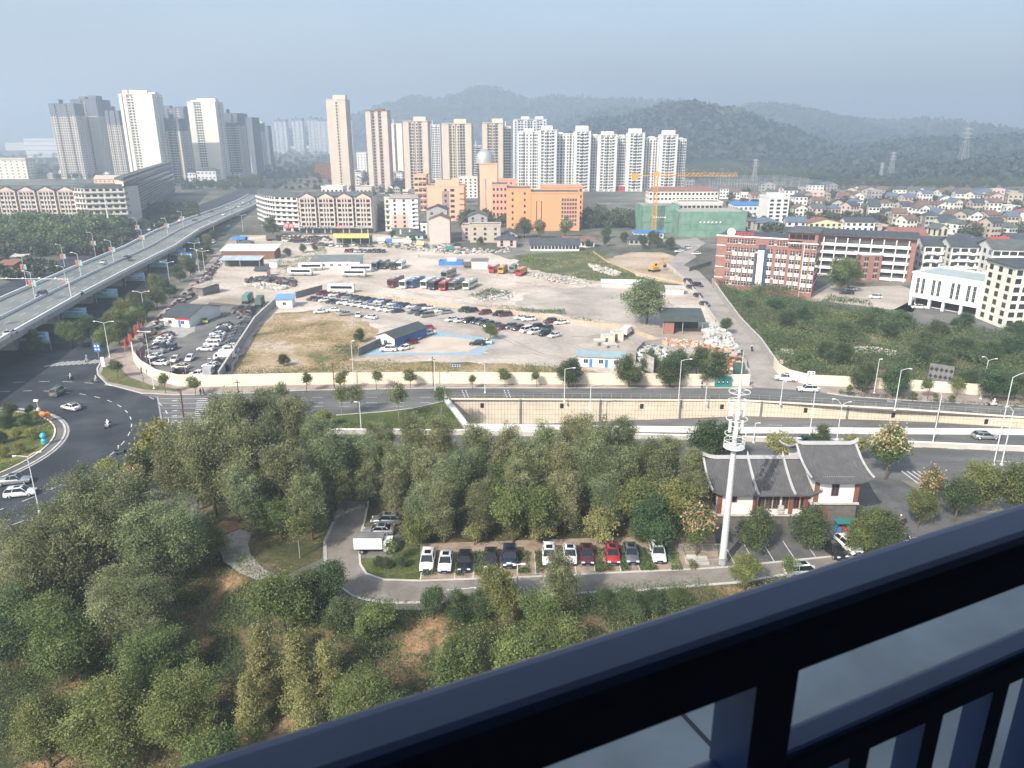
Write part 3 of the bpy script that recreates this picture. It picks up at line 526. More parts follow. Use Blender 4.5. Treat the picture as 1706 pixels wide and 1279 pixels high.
# ------------------------------------------------------------------ generic buildings
def windowgrid(b,face,x0,x1,z0,z1,nc,nf,ww,wh,org,dx,dn,t=.06):
    """thin raised window boxes on a facade; org+dx*s+z up, dn outward normal"""
    for i in range(nc):
        s=x0+(x1-x0)*(i+.5)/nc
        for k in range(nf):
            z=z0+(z1-z0)*(k+.5)/nf
            a=org+dx*(s-ww/2); c=org+dx*(s+ww/2); p=[]
            for q in (a,c): p+= [q]
            A=Vector((a.x,a.y,z-wh/2));B=Vector((c.x,c.y,z-wh/2));C=Vector((c.x,c.y,z+wh/2));D=Vector((a.x,a.y,z+wh/2)); n=dn*t
            b.idx([A+n,B+n,C+n,D+n,A,B,C,D],[(0,1,2,3),(4,0,3,7),(1,5,6,2),(3,2,6,7),(5,4,0,1)])
def tower(label,xl,xr,Y,ytop,depth,wallm,bays,rz=0.,crown=None,crownh=0,nf=None,sidem=None,stripe_=None,roofs=((.3,.5,5),),name='tower_block',cat='apartment tower',group=None,capm=None):
    """xl,xr pixel sides of the front face; bays = [(u0,u1,proud,kind)]"""
    h=HT(Y,ytop); dpt=Y*cp-(h*.5-H)*sp
    X0=(xl-853)/F*dpt; X1=(xr-853)/F*dpt; w=X1-X0
    t=thing(name,label,cat,(X0,Y,0),rz,group); nf=nf or max(3,int(h/3))
    wl=MB(); wi=MB(); sl_=MB(); rec=1.3
    wl.box(0.02,w-.02,rec,depth-rec,0,h)
    O=Vector((0,0,0));DX=Vector((1,0,0));DN=Vector((0,-1,0)); hb=h-(crownh if crown else 0)
    for (u0,u1,pr,kd) in bays:
        x0,x1=u0*w,u1*w
        if kd in('w','b','p'):
            wl.box(x0,x1,rec-pr,rec+.1,0,h); wl.box(x0,x1,depth-rec-.1,depth-rec+pr,0,h)
            org=Vector((x0,rec-pr,0)); nc=max(1,round((x1-x0)/3.1))
            if kd=='w': windowgrid(wi,0,0,x1-x0,2.,h-1.5,nc,nf,1.7,1.8,org,DX,DN)
            if kd=='b': windowgrid(wi,0,0,x1-x0,2.,h-1.5,1,nf,(x1-x0)*.72,1.9,org,DX,DN)
            org=Vector((x1,depth-rec+pr,0)); windowgrid(wi,0,0,x1-x0,2.,h-1.5,nc,nf,1.5,1.5,org,-DX,-DN)
        else: # recess with balcony slabs
            org=Vector((x0,rec,0)); windowgrid(wi,0,0,x1-x0,2.,h-1.5,max(1,round((x1-x0)/3.)),nf,(2.1 if x1-x0>2 else 1.),2.,org,DX,DN)
            for k in range(nf):
                z=2.+(h-3.5)*k/nf; sl_.box(x0+.05,x1-.05,rec-pr-.1,rec,z-.1,z+(.9 if kd=='B' else .15))
    # side faces: bays too
    for sx,dn in ((0,-1),(w,1)):
        for v0,v1 in ((.12,.36),(.62,.86)):
            a,c=sorted((sx-dn*.2,sx+dn*.9)); wl.box(a,c,v0*depth,v1*depth,0,h-.5)
            org=Vector((sx+dn*.9,(v1 if dn<0 else v0)*depth,0)); windowgrid(wi,0,0,(v1-v0)*depth,2.,h-2,1,nf,1.6,1.5,org,Vector((0,-dn*-1 if dn>0 else -1,0)),Vector((dn,0,0)))
        org=Vector((sx-dn*.02,(.6 if dn<0 else .4)*depth,0)); windowgrid(wi,0,0,.2*depth,2.,h-2,1,nf,1.8,1.6,org,Vector((0,-1 if dn<0 else 1,0)),Vector((dn,0,0)))
    wl.build('wall',wallm,t); wi.build('window',glass,t,kind='stuff')
    if sl_.v: sl_.build('balcony',whitep if kd=='B' else wallm,t,kind='stuff')
    rf=MB(); rf.box(-.3,w+.3,rec-1.6,depth-rec+1.6,h,h+.7)
    rf.build('parapet',capm or crown or wallm,t)
    if crown:
        c=MB()
        for (u0,u1,pr,kd) in bays:
            if kd in ('w','b','p'): c.box(u0*w-.15,u1*w+.15,rec-pr-.15,rec+.2,hb,h+.8)
        c.box(-.95,w+.95,depth*.1,depth*.9,hb,h+.75); c.build('crown_cladding',crown,t)
    for (u,wd,hh) in roofs: MB().box(u*w-wd/2*1.4,u*w+wd/2*1.4,depth*.3,depth*.7,h+.7,h+.7+hh).build('machine_room',capm or crown or wallm,t)
    if stripe_:
        s=MB(); 
        for u0,u1,pr in stripe_: s.box(u0*w,u1*w,rec-pr-.08,rec-pr+.02,0,h)
        s.build('colour_stripe',rust,t)
    return t
bei=mat('tower_beige',(.58,.50,.40),.8,.05,.1); beiP=mat('tower_pinkish',(.60,.50,.42),.8,.05,.1); tw=mat('tower_white',(.72,.71,.68),.8,.04,.1); tws=mat('tower_cream',(.76,.72,.62),.8,.04,.1)
tg=mat('tower_grey',(.15,.16,.19),.8,.08,.1); tw2=mat('tower_pale',(.60,.61,.63),.8,.05,.1); tbr=mat('tower_taupe',(.54,.49,.42),.8,.06,.1)
BA=[(0,.22,1.2,'w'),(.22,.32,.8,'r'),(.32,.68,1.2,'w'),(.68,.78,.8,'r'),(.78,1,1.2,'w')]
BB=[(0,.3,1.3,'p'),(.3,.42,1.,'r'),(.42,1,1.3,'p')]
BC=[(0,.12,1.2,'w'),(.12,.3,1.,'B'),(.3,.42,1.2,'w'),(.42,.58,1.,'r'),(.58,.7,1.2,'w'),(.7,.88,1.,'B'),(.88,1,1.2,'w')]
BD=[(0,.4,1.2,'p'),(.4,.6,1.,'r'),(.6,1,1.2,'p')]
BE=[(0,.22,1.1,'p'),(.22,.34,.9,'r'),(.34,.44,1.1,'w'),(.5,.6,1.1,'w'),(.6,.78,.9,'r'),(.78,1,1.1,'p')]
G='towers left of the far boulevard'
tower('beige tower with grey top and ribbed front, leftmost of the grey-topped cluster',92,133,1020,173,24,tbr,BA,0,tg,14,group=G)
tower('tall shaded grey tower just right of the leftmost ribbed beige tower',128,170,1060,166,38,tbr,BD,0,tg,20,group=G,roofs=((.3,6,4),(.7,8,5)))
tower('narrow beige and grey tower just left of the brightest white tower',172,188,1080,181,20,tbr,BD,0,tg,14,group=G)
tower('beige grey-topped tower partly hidden behind the left edge of the white tower',184,206,960,185,22,tbr,BA,0,tg,16,group=G)
tower('brightest white slab tower with a thin rust stripe, tallest at the left',209,264,880,157,26,tws,[(0,.22,1.3,'p'),(.22,.42,1.,'B'),(.42,1,1.3,'p')],0,None,0,group=G,stripe_=[(.09,.12,1.3)],roofs=((.1,4,4),(.5,14,4),(.9,5,2)))
tower('grey-topped beige tower in the gap between the two white slab towers',279,304,900,198,24,tbr,BE,0,tg,13,group=G)
tower('dark grey tower rising behind the gap between the white slab towers',268,312,1080,180,26,tbr,BC,0,tg,22,group=G,roofs=((.25,9,3),(.8,9,2)))
tower('white slab tower with recessed balcony column, second bright tower from left',320,366,960,170,26,tws,[(0,.22,1.3,'p'),(.22,.48,1.,'B'),(.48,1,1.3,'p')],0,None,0,group=G,roofs=((.15,5,2),(.6,16,4)))
tower('grey-topped tower directly right of the second bright white slab tower',371,400,1010,189,28,tbr,BA,0,tg,14,group=G)
tower('dark narrow tower at the right end of the left cluster, second from its end',401,424,1120,196,34,tg,BD,0,tg,10,group=G)
tower('small dark tower ending the left cluster beside the far boulevard',424,436,1300,206,24,tbr,BD,0,tg,12,group=G)
tower('slim white tower behind the dark end of the left cluster',434,440,1500,203,14,tws,BD,0,group=G)
tower('dark glazed block closing the left cluster next to the boulevard trees',437,449,1420,210,20,tg,BD,0,group=G)
G='pale towers far down the boulevard'
for xl,xr,yt,lb in ((448,458,218,'lowest pale tower far off, just right of the dark cluster'),(459,478,199,'far pale tower, first tall one right of the dark cluster'),(488,505,197,'far pale tower standing alone between its two neighbours'),(514,529,196,'far pale tower whose right side touches the next tower'),(530,549,198,'far pale tower just left of the tall beige stepped tower')):
    tower(lb,xl,xr,2300,yt,26,tw2,BA,0,tg if yt<200 else None,6,group=G,nf=24)
tower('pale far tower peeking out right of the tall beige stepped tower',581,587,2200,201,20,tw2,BD,0,group=G,nf=24)
G='beige and white towers in the middle'
tower('tallest beige tower with stepped top and a brown podium',549,580,800,166,20,bei,[(0,.42,1.3,'p'),(.42,.62,1.5,'w'),(.62,1,1.3,'p')],0,None,0,group=G,roofs=((.62,9,4),),capm=beiP)
tower('beige tower with two dark window columns beside the dark hill',613,648,790,185,20,beiP,[(0,.22,1.3,'p'),(.22,.42,1,'r'),(.42,.56,1.3,'p'),(.56,.74,1,'r'),(.74,1,1.3,'p')],0,None,0,group=G,roofs=((.6,6,2),),capm=brickd)
tower('pale white tower behind, just right of the two-column beige tower',649,671,1050,206,24,tws,BD,0,group=G,nf=30)
tower('pinkish beige tower with ribbed front, third beige one from the left',674,714,800,202,22,beiP,BE,0,group=G,roofs=((.65,9,4),),capm=bei)
tower('white tower mostly hidden behind the third beige tower from the left',715,734,1000,208,22,tw,BA,0,group=G)
tower('beige tower with flat overhanging cap, straight left of the domed orange block',738,786,800,206,24,bei,BE,0,group=G,roofs=((.6,9,4),),capm=bei)
tower('low grey slab block in the gap behind the capped beige tower',787,806,980,243,20,tw2,BC,0,group=G,nf=14)
tower('beige tower with round roof pavilion, rightmost of the beige towers',805,838,810,205,22,bei,BE,0,group=G,roofs=((.72,8,4),),capm=bei)
tower('narrow white tower attached to the right of the pavilion-topped beige tower',838,851,835,211,22,tws,BA,0,group=G)
tower('tall pale tower standing behind the left end of the long white row',856,910,930,199,24,tw2,BC,0,group=G,roofs=((.35,7,3),(.78,7,3)))
G='row of long white apartment towers below the hill'
rowd=[(864,898,220,(.5,6,3)),(898,927,217,(.45,8,4)),(926,959,223,(.2,4,1)),(958,983,219,(.45,9,5)),(981,998,226,(.5,4,1)),(997,1027,225,(.5,9,3)),(1025,1047,227,(.5,3,1)),(1046,1072,222,(.45,9,4)),(1070,1101,230,(.5,4,1)),(1100,1127,225,(.5,9,4)),(1125,1141,232,(.5,4,1))]
BW=[(0,.1,1.3,'p'),(.1,.3,1.1,'B'),(.3,.42,1.3,'w'),(.42,.58,1.1,'r'),(.58,.7,1.3,'w'),(.7,.9,1.1,'B'),(.9,1,1.3,'p')]
for i,(a,c,y,r_) in enumerate(rowd):
    tower(f'white apartment tower with stacked balconies, {ORD[i]} from the left in the long white row',a,c,800 if i%2 else 812,y,20,tw,BW if i%2 else BA,0,None,0,group=G,nf=18,roofs=(r_,),capm=tw)
# blocks --------------------------------------------------------------------
def block(label,xl,xr,ybase,ytop,depth,wallm,nf,nc,ww=1.4,wh=1.5,rz=0.,roof='flat',roofm=None,rh=2.,parts=False,sidecols=3,balc=None,name='building',cat='building',group=None,roofhut=None,h=None,shop=None,trim=None,x0=0,winm=None,sidewin=True,w=None,frames=False):
    a=P(xl,ybase); c=P(xr,ybase); w=w or (c-a).length; Y=a.y; h=h or HT(Y,ytop)
    t=thing(name,label,cat,(a.x,a.y,0),rz,group); wl=MB().box(0,w,0,depth,0,h); winm=winm or glass
    base=3.6 if shop else .6
    if roof in('gable','gabley'):
        wl.gwall(0,w,0,depth,h,rh,'x' if roof=='gable' else 'y')
    wl.build('wall',wallm,t)
    z0,z1=base,h-.3; fh=(z1-z0)/nf
    if nc:
        if parts:
            me=MB().box(-ww/2,ww/2,-.05,.06,-wh/2,wh/2).mesh('window',[winm]); fr=MB().box(-ww/2-.08,ww/2+.08,-.1,.02,-wh/2-.16,-wh/2).box(-.03,.03,-.08,.0,-wh/2,wh/2).mesh('window_frame',[whitep])
            for i in range(nc):
                for k in range(nf):
                    o=link('window',me,t,(w*(i+.5)/nc,0,z0+fh*(k+.5))); 
                    if frames: link('sill',fr,o)
        else:
            wi=MB(); windowgrid(wi,0,0,w,z0,z1,nc,nf,ww,wh,Vector((0,0,0)),Vector((1,0,0)),Vector((0,-1,0))); wi.build('window',winm,t,kind='stuff')
        if sidewin and sidecols:
            wi=MB()
            windowgrid(wi,0,0,depth,z0,z1,sidecols,nf,ww,wh,Vector((w,0,0)),Vector((0,1,0)),Vector((1,0,0)))
            windowgrid(wi,0,0,depth,z0,z1,sidecols,nf,ww,wh,Vector((0,depth,0)),Vector((0,-1,0)),Vector((-1,0,0)))
            wi.build('side_window',winm,t,kind='stuff')
    if balc:
        bb=MB(); rr=MB()
        for (u0,u1,dp) in balc:
            for k in range(nf):
                z=z0+fh*k; bb.box(u0*w,u1*w,-dp,0,z-.15,z); bb.box(u0*w,u1*w,-dp,-dp+.1,z,z+.95)
        bb.build('balcony',trim or wallm,t,kind='stuff')
    rm=roofm or greyroof
    if roof=='flat':
        MB().box(-.25,w+.25,-.25,depth+.25,h,h+.25).box(-.25,w+.25,-.25,0,h+.25,h+.9).box(-.25,w+.25,depth,depth+.25,h+.25,h+.9).box(-.25,0,0,depth,h+.25,h+.9).box(w,w+.25,0,depth,h+.25,h+.9).build('parapet',trim or wallm,t)
        MB().box(.02,w-.02,.02,depth-.02,h+.25,h+.32).build('roof',rm,t)
    elif roof=='eave': MB().box(-.7,w+.7,-.8,depth+.7,h,h+.3).taper(-.7,w+.7,-.8,depth+.7,h+.3,h+rh,1.2,min(3,depth*.3)).build('roof',rm,t)
    elif roof=='gable': MB().gable(0,w,0,depth,h,rh,.6,.2,'x').build('roof',rm,t)
    elif roof=='gabley': MB().gable(0,w,0,depth,h,rh,.6,.2,'y').build('roof',rm,t)
    elif roof=='hip': MB().hip(0,w,0,depth,h,rh).build('roof',rm,t)
    elif roof=='shed':
        MB().idx([(-.4,-.5,h),(w+.4,-.5,h),(w+.4,depth+.4,h+rh),(-.4,depth+.4,h+rh),(-.4,-.5,h+.15),(w+.4,-.5,h+.15),(w+.4,depth+.4,h+rh+.15),(-.4,depth+.4,h+rh+.15)],[(0,3,2,1),(4,5,6,7),(0,1,5,4),(1,2,6,5),(2,3,7,6),(3,0,4,7)]).build('roof',rm,t)
    if roofhut:
        for u,v,ww_,dd,hh in roofhut: MB().box(u*w,u*w+ww_,v*depth,v*depth+dd,h+.32,h+hh).build('roof_hut',wallm,t)
    if shop:
        s=MB(); n=max(2,int(w/5))
        for i in range(n): s.box(w*(i+.08)/n,w*(i+.92)/n,-.06,.02,.1,2.9)
        s.build('shopfront',shade,t)
        f=MB().box(0,w,-.3,-.02,3.,3.9).build('fascia',shop,t)
    return t
# left L-shaped walk-up block with gabled bays
pinkw=mat('pink_cream',(.62,.49,.42),.85,.06,.2); pinkd=mat('pink_render',(.58,.37,.32),.85,.08,.2); pw=mat('pale_wall',(.60,.56,.50),.85,.06,.2)
def baysblock(label,xl,xr,ybase,ytop,n,depth,group,rz=0,shop=True):
    a=P(xl,ybase);c=P(xr,ybase); w=(c-a).length; h=HT(a.y,ytop)-1.6
    t=thing('apartment_block',label,'apartment block',(a.x,a.y,0),rz,group)
    wl=MB().box(0,w,2,depth,0,h); bw=w/n
    bay=MB(); pil=MB(); wi=MB(); gb=MB(); ba=MB(); nf=6; dk=MB()
    for i in range(n):
        x0=i*bw+bw*.09; x1=(i+1)*bw-bw*.09
        bay.box(x0,x1,0,2.05,0,h-1.); bay.face([(x0-.4,-.3,h-1),(x1+.4,-.3,h-1),((x0+x1)/2,-.3,h+1.6)])
        gb.idx([(x0-.8,-.7,h-1),((x0+x1)/2,-.7,h+1.9),((x0+x1)/2,5,h+1.9),(x0-.8,5,h-1),(x1+.8,-.7,h-1),(x1+.8,5,h-1)],[(0,1,2,3),(1,4,5,2)])
        for u in (0,.31,.5,.69,1): pil.box(x0+(x1-x0)*u-.3,x0+(x1-x0)*u+.3,-.35,-.0,4 if shop else 0,h-1.2)
        for k in range(nf):
            z=3.9+(h-5.2)*(k+.5)/nf
            for u in (.16,.4,.6,.84):
                cx=x0+(x1-x0)*u; wi.box(cx-1.,cx+1.,-.08,.02,z-.8,z+.8)
            if k==nf-1: ba.box(x0,x1,-.5,-.36,z-1.6,z-1.)
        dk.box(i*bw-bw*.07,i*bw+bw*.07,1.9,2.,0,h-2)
        for k in range(nf): z=3.9+(h-5.2)*(k+.5)/nf; ba.box(i*bw-bw*.08,i*bw+bw*.08,1.2,1.95,z-1.4,z-.5)
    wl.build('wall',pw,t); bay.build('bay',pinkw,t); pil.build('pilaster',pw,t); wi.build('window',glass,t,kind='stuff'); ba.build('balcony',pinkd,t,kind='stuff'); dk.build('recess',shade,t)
    gb.taper(-.5,w+.5,1,depth+.6,h,h+1.8,.5,4).build('roof',greyroof,t)
    if shop:
        MB().box(0,w,-1.2,-.36,3.,3.6).build('awning',conc,t); s=MB()
        for i in range(n*3): s.box(w*(i+.1)/(n*3),w*(i+.9)/(n*3),-.1,-.03,.1,2.9)
        s.build('shopfront',dark,t)
    return t
baysblock('pink and cream walk-up block with gabled bays, left of the flyover',-190,135,372,311,10,16,'gabled walk-up apartment blocks')
def cornerblock(label,pl,ytop,nf,balcm,shop,group,nm='corner_apartment_block',wallm=None,bo=(2,15)):
    """pl: base px polyline of the curved front; extruded back"""
    pts=[P(x,y) for x,y in pl]; h=HT(pts[0].y,ytop); back=[p+Vector((*bo,0)) for p in pts][::-1]
    t=thing(nm,label,'apartment block',tuple(pts[0]),0,group); o=pts[0]; q=[(p-o) for p in pts]; bk=[(p-o) for p in back]
    MB().prism([(p.x,p.y) for p in q+bk],0,h).build('wall',wallm or pw,t); MB().prism([(p.x*1.03-.5,p.y-.9) for p in q]+[(p.x,p.y+.8) for p in bk],h,h+.5).prism([(p.x,p.y+1) for p in q]+[(p.x,p.y) for p in bk],h+.5,h+1.6).build('roof',greyroof,t)
    wi=MB(); ba=MB(); sf=MB(); fa=MB()
    for i in range(len(q)-1):
        a,c=q[i],q[i+1]; d=(c-a); L=d.length; d.normalize(); n=Vector((d.y,-d.x,0)); nc=max(1,round(L/4)); fh=(h-4)/nf
        windowgrid(wi,0,0,L,4,h,nc,nf,2.4,1.6,a,d,n)
        for k in range(nf):
            z=4+fh*k
            for (o0,o1,zz0,zz1) in ((.0,1.2,z-.15,z),(1.1,1.25,z,z+1.)):
                A=a+n*o0;B=c+n*o0;C=c+n*o1;D=a+n*o1
                ba.idx([(p.x,p.y,zz0) for p in (A,B,C,D)]+[(p.x,p.y,zz1) for p in (A,B,C,D)],[(3,2,1,0),(4,5,6,7),(0,1,5,4),(1,2,6,5),(2,3,7,6),(3,0,4,7)][::1])
        windowgrid(sf,0,0,L,0,3,max(1,round(L/5)),1,3.8,2.6,a,d,n)
    wi.build('window',glass,t,kind='stuff'); ba.build('balcony',balcm,t,kind='stuff'); sf.build('shopfront',dark,t)
    return t
cornerblock('pink six-storey corner block with pale balcony bands left of the flyover',[(135,376),(150,378),(216,376)],311,6,pw,None,'gabled walk-up apartment blocks')
cornerblock('dark shaded wing running back along the boulevard behind the corner block',[(217,376),(238,360),(262,342),(292,322)],300,6,concd,None,'gabled walk-up apartment blocks',wallm=tbr,bo=(-7,3))  # shade of the turned side put into darker wall and balcony colours
cornerblock('cream curved corner block with red shop sign beside the boulevard',[(434,374),(446,380),(462,384),(500,386)],320,6,white,None,'blocks beside the coach yard')
baysblock('cream and pink walk-up block with four gabled bays beside the coach yard',501,623,388,322,4,16,'blocks beside the coach yard')
def sign(label,x0,x1,y,ztop,zb,m,txt=None,tm=None,cat='sign',name='shop_sign'):
    a=P(x0,y);c=P(x1,y); t=thing(name,label,cat,(a.x,a.y,0)); w=(c-a).length
    MB().box(0,w,-.2,0,zb,ztop).build('board',m,t)
    if txt:
        b=MB(); n=txt; 
        for i in range(n):
            cx=w*(i+.5)/n; s=min((ztop-zb)*.32,w/n*.38)
            zc=(zb+ztop)/2
            b.box(cx-s,cx+s,-.24,-.2,zc+s*.7,zc+s); b.box(cx-s*.12,cx+s*.12,-.24,-.2,zc-s,zc+s*.7); b.box(cx-s*.8,cx+s*.8,-.241,-.201,zc-.1*s,zc+.15*s); b.box(cx-s,cx-s*.75,-.24,-.2,zc-s,zc+.6*s); b.box(cx+s*.7,cx+s*.95,-.24,-.2,zc-s,zc+.6*s)
        b.build('lettering',tm or whitep,t,kind='stuff')
    return t
sign('red shop sign with white characters on the curved corner block',474,490,387.5,5.6,2.6,redm,2)
sign('white and red shop sign right of the corner block shop',491,499,387.5,5.2,3.2,whitep,2,redm)
sign('dark shop sign with pale characters under the gabled block',505,527,390,4.4,3.3,dark,4)
sign('grey-green shop sign with pale characters under the gabled block',530,556,390,4.4,3.3,greyroof,4)
sign('small red shop sign under the third gabled bay',562,571,390,5.4,3.3,redm,2)
sign('cream shop sign under the fourth gabled bay',594,606,390,4.9,3.5,concl,3,dark)
yel=mat('yellow_sign',(.75,.60,.12),.6,.06,1.)
t=thing('yellow_canopy_shop','low open workshop with a long yellow sign fascia and white characters','workshop',tuple(P(557,408)))
w=(P(616,408)-P(557,408)).length; MB().box(0,w,6,9,0,4).build('wall',conc,t); MB().box(-.3,w+.3,-.5,9,4,4.3).build('roof',greyroof,t); MB().box(0,w,-.8,-.5,3.8,6.2).build('fascia',yel,t)
b=MB()
for i in range(8): cx=w*(i+.5)/8; b.box(cx-.6,cx+.6,-.86,-.8,5.2,5.4).box(cx-.12,cx+.12,-.86,-.8,4.4,5.2).box(cx-.5,cx+.5,-.861,-.801,4.7,4.9)
b.build('lettering',whitep,t,kind='stuff')
for u in (0,.25,.5,.75,1): MB().box(u*w-.15,u*w+.15,-.4,-.1,0,3.99).build('post',metal,t)
MB().box(0,w,5.9,6,.2,3.4).build('bay_opening',shade,t)
# white/pink six storey block
t=block('white and salmon six-storey block standing alone beside the gabled block',652,698,390,330,15,white,7,3,1.4,1.4,roof='eave',roofm=mat('tan_roof',(.33,.28,.26),.85,.1,.3),rh=1.6,balc=((.78,1.,1.1),),trim=white,shop=concd)
MB().box(.5,(P(690,390)-P(652,390)).length*.78,-.03,-.002,3.,11.5).build('pink_wall_band',mat('salmon',(.66,.42,.34),.85,.05,.2),t)
block('shaded wing with stacked balconies behind the white and salmon block',643,652,386,330,18,pw,6,1,roof='flat',balc=((0,1,1.),))
# low-rise infill behind central block
block('low white rooftop houses behind the cream corner block',540,575,374,312,12,white,6,5)
block('small cream block behind the gabled block roof',596,622,372,313,14,pw,6,4)
block('cream block with brown base left of the tallest beige tower',527,553,297,273,16,brickd,3,5,group=None)
block('brown podium beneath the tallest beige tower',546,582,299,278,22,brickd,3,8)
block('long low podium below the pinkish towers',650,790,298,287,18,tbr,2,24)
block('long white podium with dark openings under the long white tower row',895,1140,306,297,22,tw2,2,46,2.,1.6)
block('small white block between the stepped tower and two-column tower',596,612,292,255,14,white,8,3)
block('low cream shop building right of the brown podium',584,606,299,285,12,pw,3,4)
# orange school ------------------------------------------------------------
ora=mat('orange_render',(.72,.335,.165),.85,.05,.1); oral=mat('light_orange',(.74,.44,.29),.85,.05,.1); orap=mat('pink_orange',(.66,.35,.26),.85,.06,.1)
block('tall narrow orange dormitory block left of the lower orange block',692,712,352,292,16,oral,6,3,2.6,1.8,balc=((.35,.95,.9),),trim=oral)
t=block('orange six-storey dormitory block with grey stair recess and rooftop wall',713,774,368,311,22,oral,6,1,1.6,1.7,balc=((.86,1.,1.),),trim=oral,roofhut=((.2,.3,12,6,4),(.66,.1,5,6,5)))
w=(P(774,368)-P(713,368)).length; MB().box(w*.4,w*.6,-.04,-.002,0,HT(P(713,368).y,318)).build('stair_recess',mat('mauve',(.33,.24,.23),.9,.06,.2),t)
wi=MB(); hh=HT(P(713,368).y,311)
for k in range(6): wi.box(w*.63,w*.74,-.1,-.002,2+hh*.155*k,3.8+hh*.155*k)
wi.build('stair_window',glass,t)
block('dark blue gabled roof hall behind the orange dormitory',728,764,340,306,16,tw2,4,4,roof='gable',roofm=slate,rh=3)
block('cream apartment block with dark windows left of the domed block',765,796,330,296,14,tws,6,4,1.8,1.6)
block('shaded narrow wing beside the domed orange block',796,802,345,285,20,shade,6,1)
dm=thing('domed_block','tall plain salmon block carrying a silver observatory dome','school building',tuple(P(800,366)))
w=(P(829,366)-P(800,366)).length; h=HT(P(800,366).y,274); MB().box(0,w,0,22,0,h).build('wall',oral,dm); MB().box(-.3,w+.3,-.3,22.3,h,h+.8).build('parapet',orap,dm)
d=MB().lathe([(6.2,h+.8),(6.2,h+3.6),(6.0,h+5.2),(5.2,h+7.),(3.8,h+8.6),(2.,h+9.5),(.05,h+9.8)],20,(w*.28,8)).build('dome',mat('dome_silver',(.50,.50,.50),.4,.06,.5,metal=.5),dm,smooth=True)
MB().box(w*.3,w*.38,-.08,-.002,h*.2,h*.75).build('stained_panel',mat('mauve_stain',(.38,.26,.28),.9,.3,.3),dm)
t=block('salmon orange school wing with many small windows stepping toward the yard',820,845,374,309,30,orap,6,4,1.3,1.8,trim=orap,rz=0,sidecols=5)
block('low salmon stair tower on top of the school wing',826,860,352,300,10,orap,6,2,1.2,1.4)
t=block('bright orange main school block with plain front and paired windows',844,884,381,316,28,ora,6,2,1.2,1.6,trim=ora)
t=block('broad bright orange lecture block with sloping top and glazed corner',885,965,384,322,26,ora,1,0,trim=ora)
w=(P(965,384)-P(885,384)).length; hh=HT(P(885,384).y,322); wi=MB()
for i in range(6):
    for k in range(7): wi.box(w*(.62+.055*i),w*(.62+.055*i)+1.2,-.08,-.002,3+k*hh*.11,4.6+k*hh*.11)
wi.build('corner_glazing',glassb,t,kind='stuff'); sl2=MB()
for u in (.1,.2): sl2.box(w*u,w*u+.5,-.06,-.002,2,hh*.8)
sl2.build('slit_window',glass,t)
block('orange school block behind with a strip of windows under the roof',902,970,370,312,22,ora,6,8,1.5,2.,trim=ora,roofm=conc)
MB()
# construction in green netting, crane -------------------------------------
netm=mat('green_netting',(.15,.27,.205),.9,.18,.25,.3,coords='Object',bscale=.6)
def net(label,xl,xr,yb_,yt,depth,name='netted_building'):
    a=P(xl,yb_);c=P(xr,yb_);w=(c-a).length;h=HT(a.y,yt); t=thing(name,label,'construction site',tuple(a))
    b=MB(); n=int(w/3); nf=max(2,int(h/3))
    for i in range(n):
        for k in range(nf): 
            o=rnd.uniform(0,.5); b.box(w*i/n+.05,w*(i+1)/n-.05,-.5-o,-.35-o*.5,h*k/nf+.04,h*(k+1)/nf-.04)
    nd=int(depth/3)
    for i in range(nd):
        for k in range(nf): o=rnd.uniform(0,.4); b.box(-.5-o,-.3,depth*i/nd,depth*(i+1)/nd-.05,h*k/nf+.04,h*(k+1)/nf-.04); b.box(w+.3,w+.5+o,depth*i/nd,depth*(i+1)/nd-.05,h*k/nf+.04,h*(k+1)/nf-.04)
    b.build('netting',netm,t,kind='stuff'); MB().box(0,w,0,depth,0,h-.4).build('wall',conc,t)
    s=MB()
    for i in range(n+1): s.tube((w*i/n,-.75,0),(w*i/n,-.75,h+1.2),.07,n=4)
    s.build('scaffold',mat('scaffold_tube',(.25,.3,.25),.6),t,kind='stuff')
    f=MB(); 
    for i in range(6): f.box(w*(.3+.06*i),w*(.3+.06*i)+.9,-1.2,-1.1,h*.55,h*.55+.9)
    f.build('white_panel',whitep,t)
    return t
net('building wrapped in green safety netting, left part behind the crane',1069,1128,388,342,24)
net('wider netted green building directly right of the crane tower',1130,1240,394,352,26)
block('unfinished cream concrete frame rising out of the green netting',1128,1200,384,338,16,tws,4,10,2.,1.5,roof='flat')
block('long red-roofed cream school building behind the netted site',1080,1195,345,318,16,tws,3,18,1.8,1.8,roof='hip',roofm=redroof,rh=3)
block('red and white grandstand by the running track behind the woods',1020,1068,318,310,12,redm,2,8,2.,.8,roof='shed',roofm=white,rh=1)
block('blue-roofed shed behind the netted site',1222,1276,362,342,16,tw2,2,7,1.5,1.5,roof='shed',roofm=bluem,rh=1.2)
orc=mat('crane_orange',(.62,.30,.05),.6,.08,1.)
cr=thing('tower_crane','orange tower crane standing in front of the green netted building','crane',tuple(P(1088,391)))
hY=P(1088,391).y; hc=HT(hY,293); b=MB()
for sx in (-1,1):
    for sy in (-1,1): b.tube((sx*1.,sy*1.,0),(sx*1.,sy*1.,hc),.16,n=4)
n=int(hc/2.2)
for k in range(n):
    z=hc*k/n;z2=hc*(k+1)/n
    for p,q in (((-1,-1),(1,-1)),((1,-1),(1,1)),((1,1),(-1,1)),((-1,1),(-1,-1))): b.tube((*p,z),(*q,z2),.1,n=3); b.tube((*p,z),(*q,z),.1,n=3)
b.build('mast',orc,cr)
b=MB(); jl=(1222-1090)/F*hY
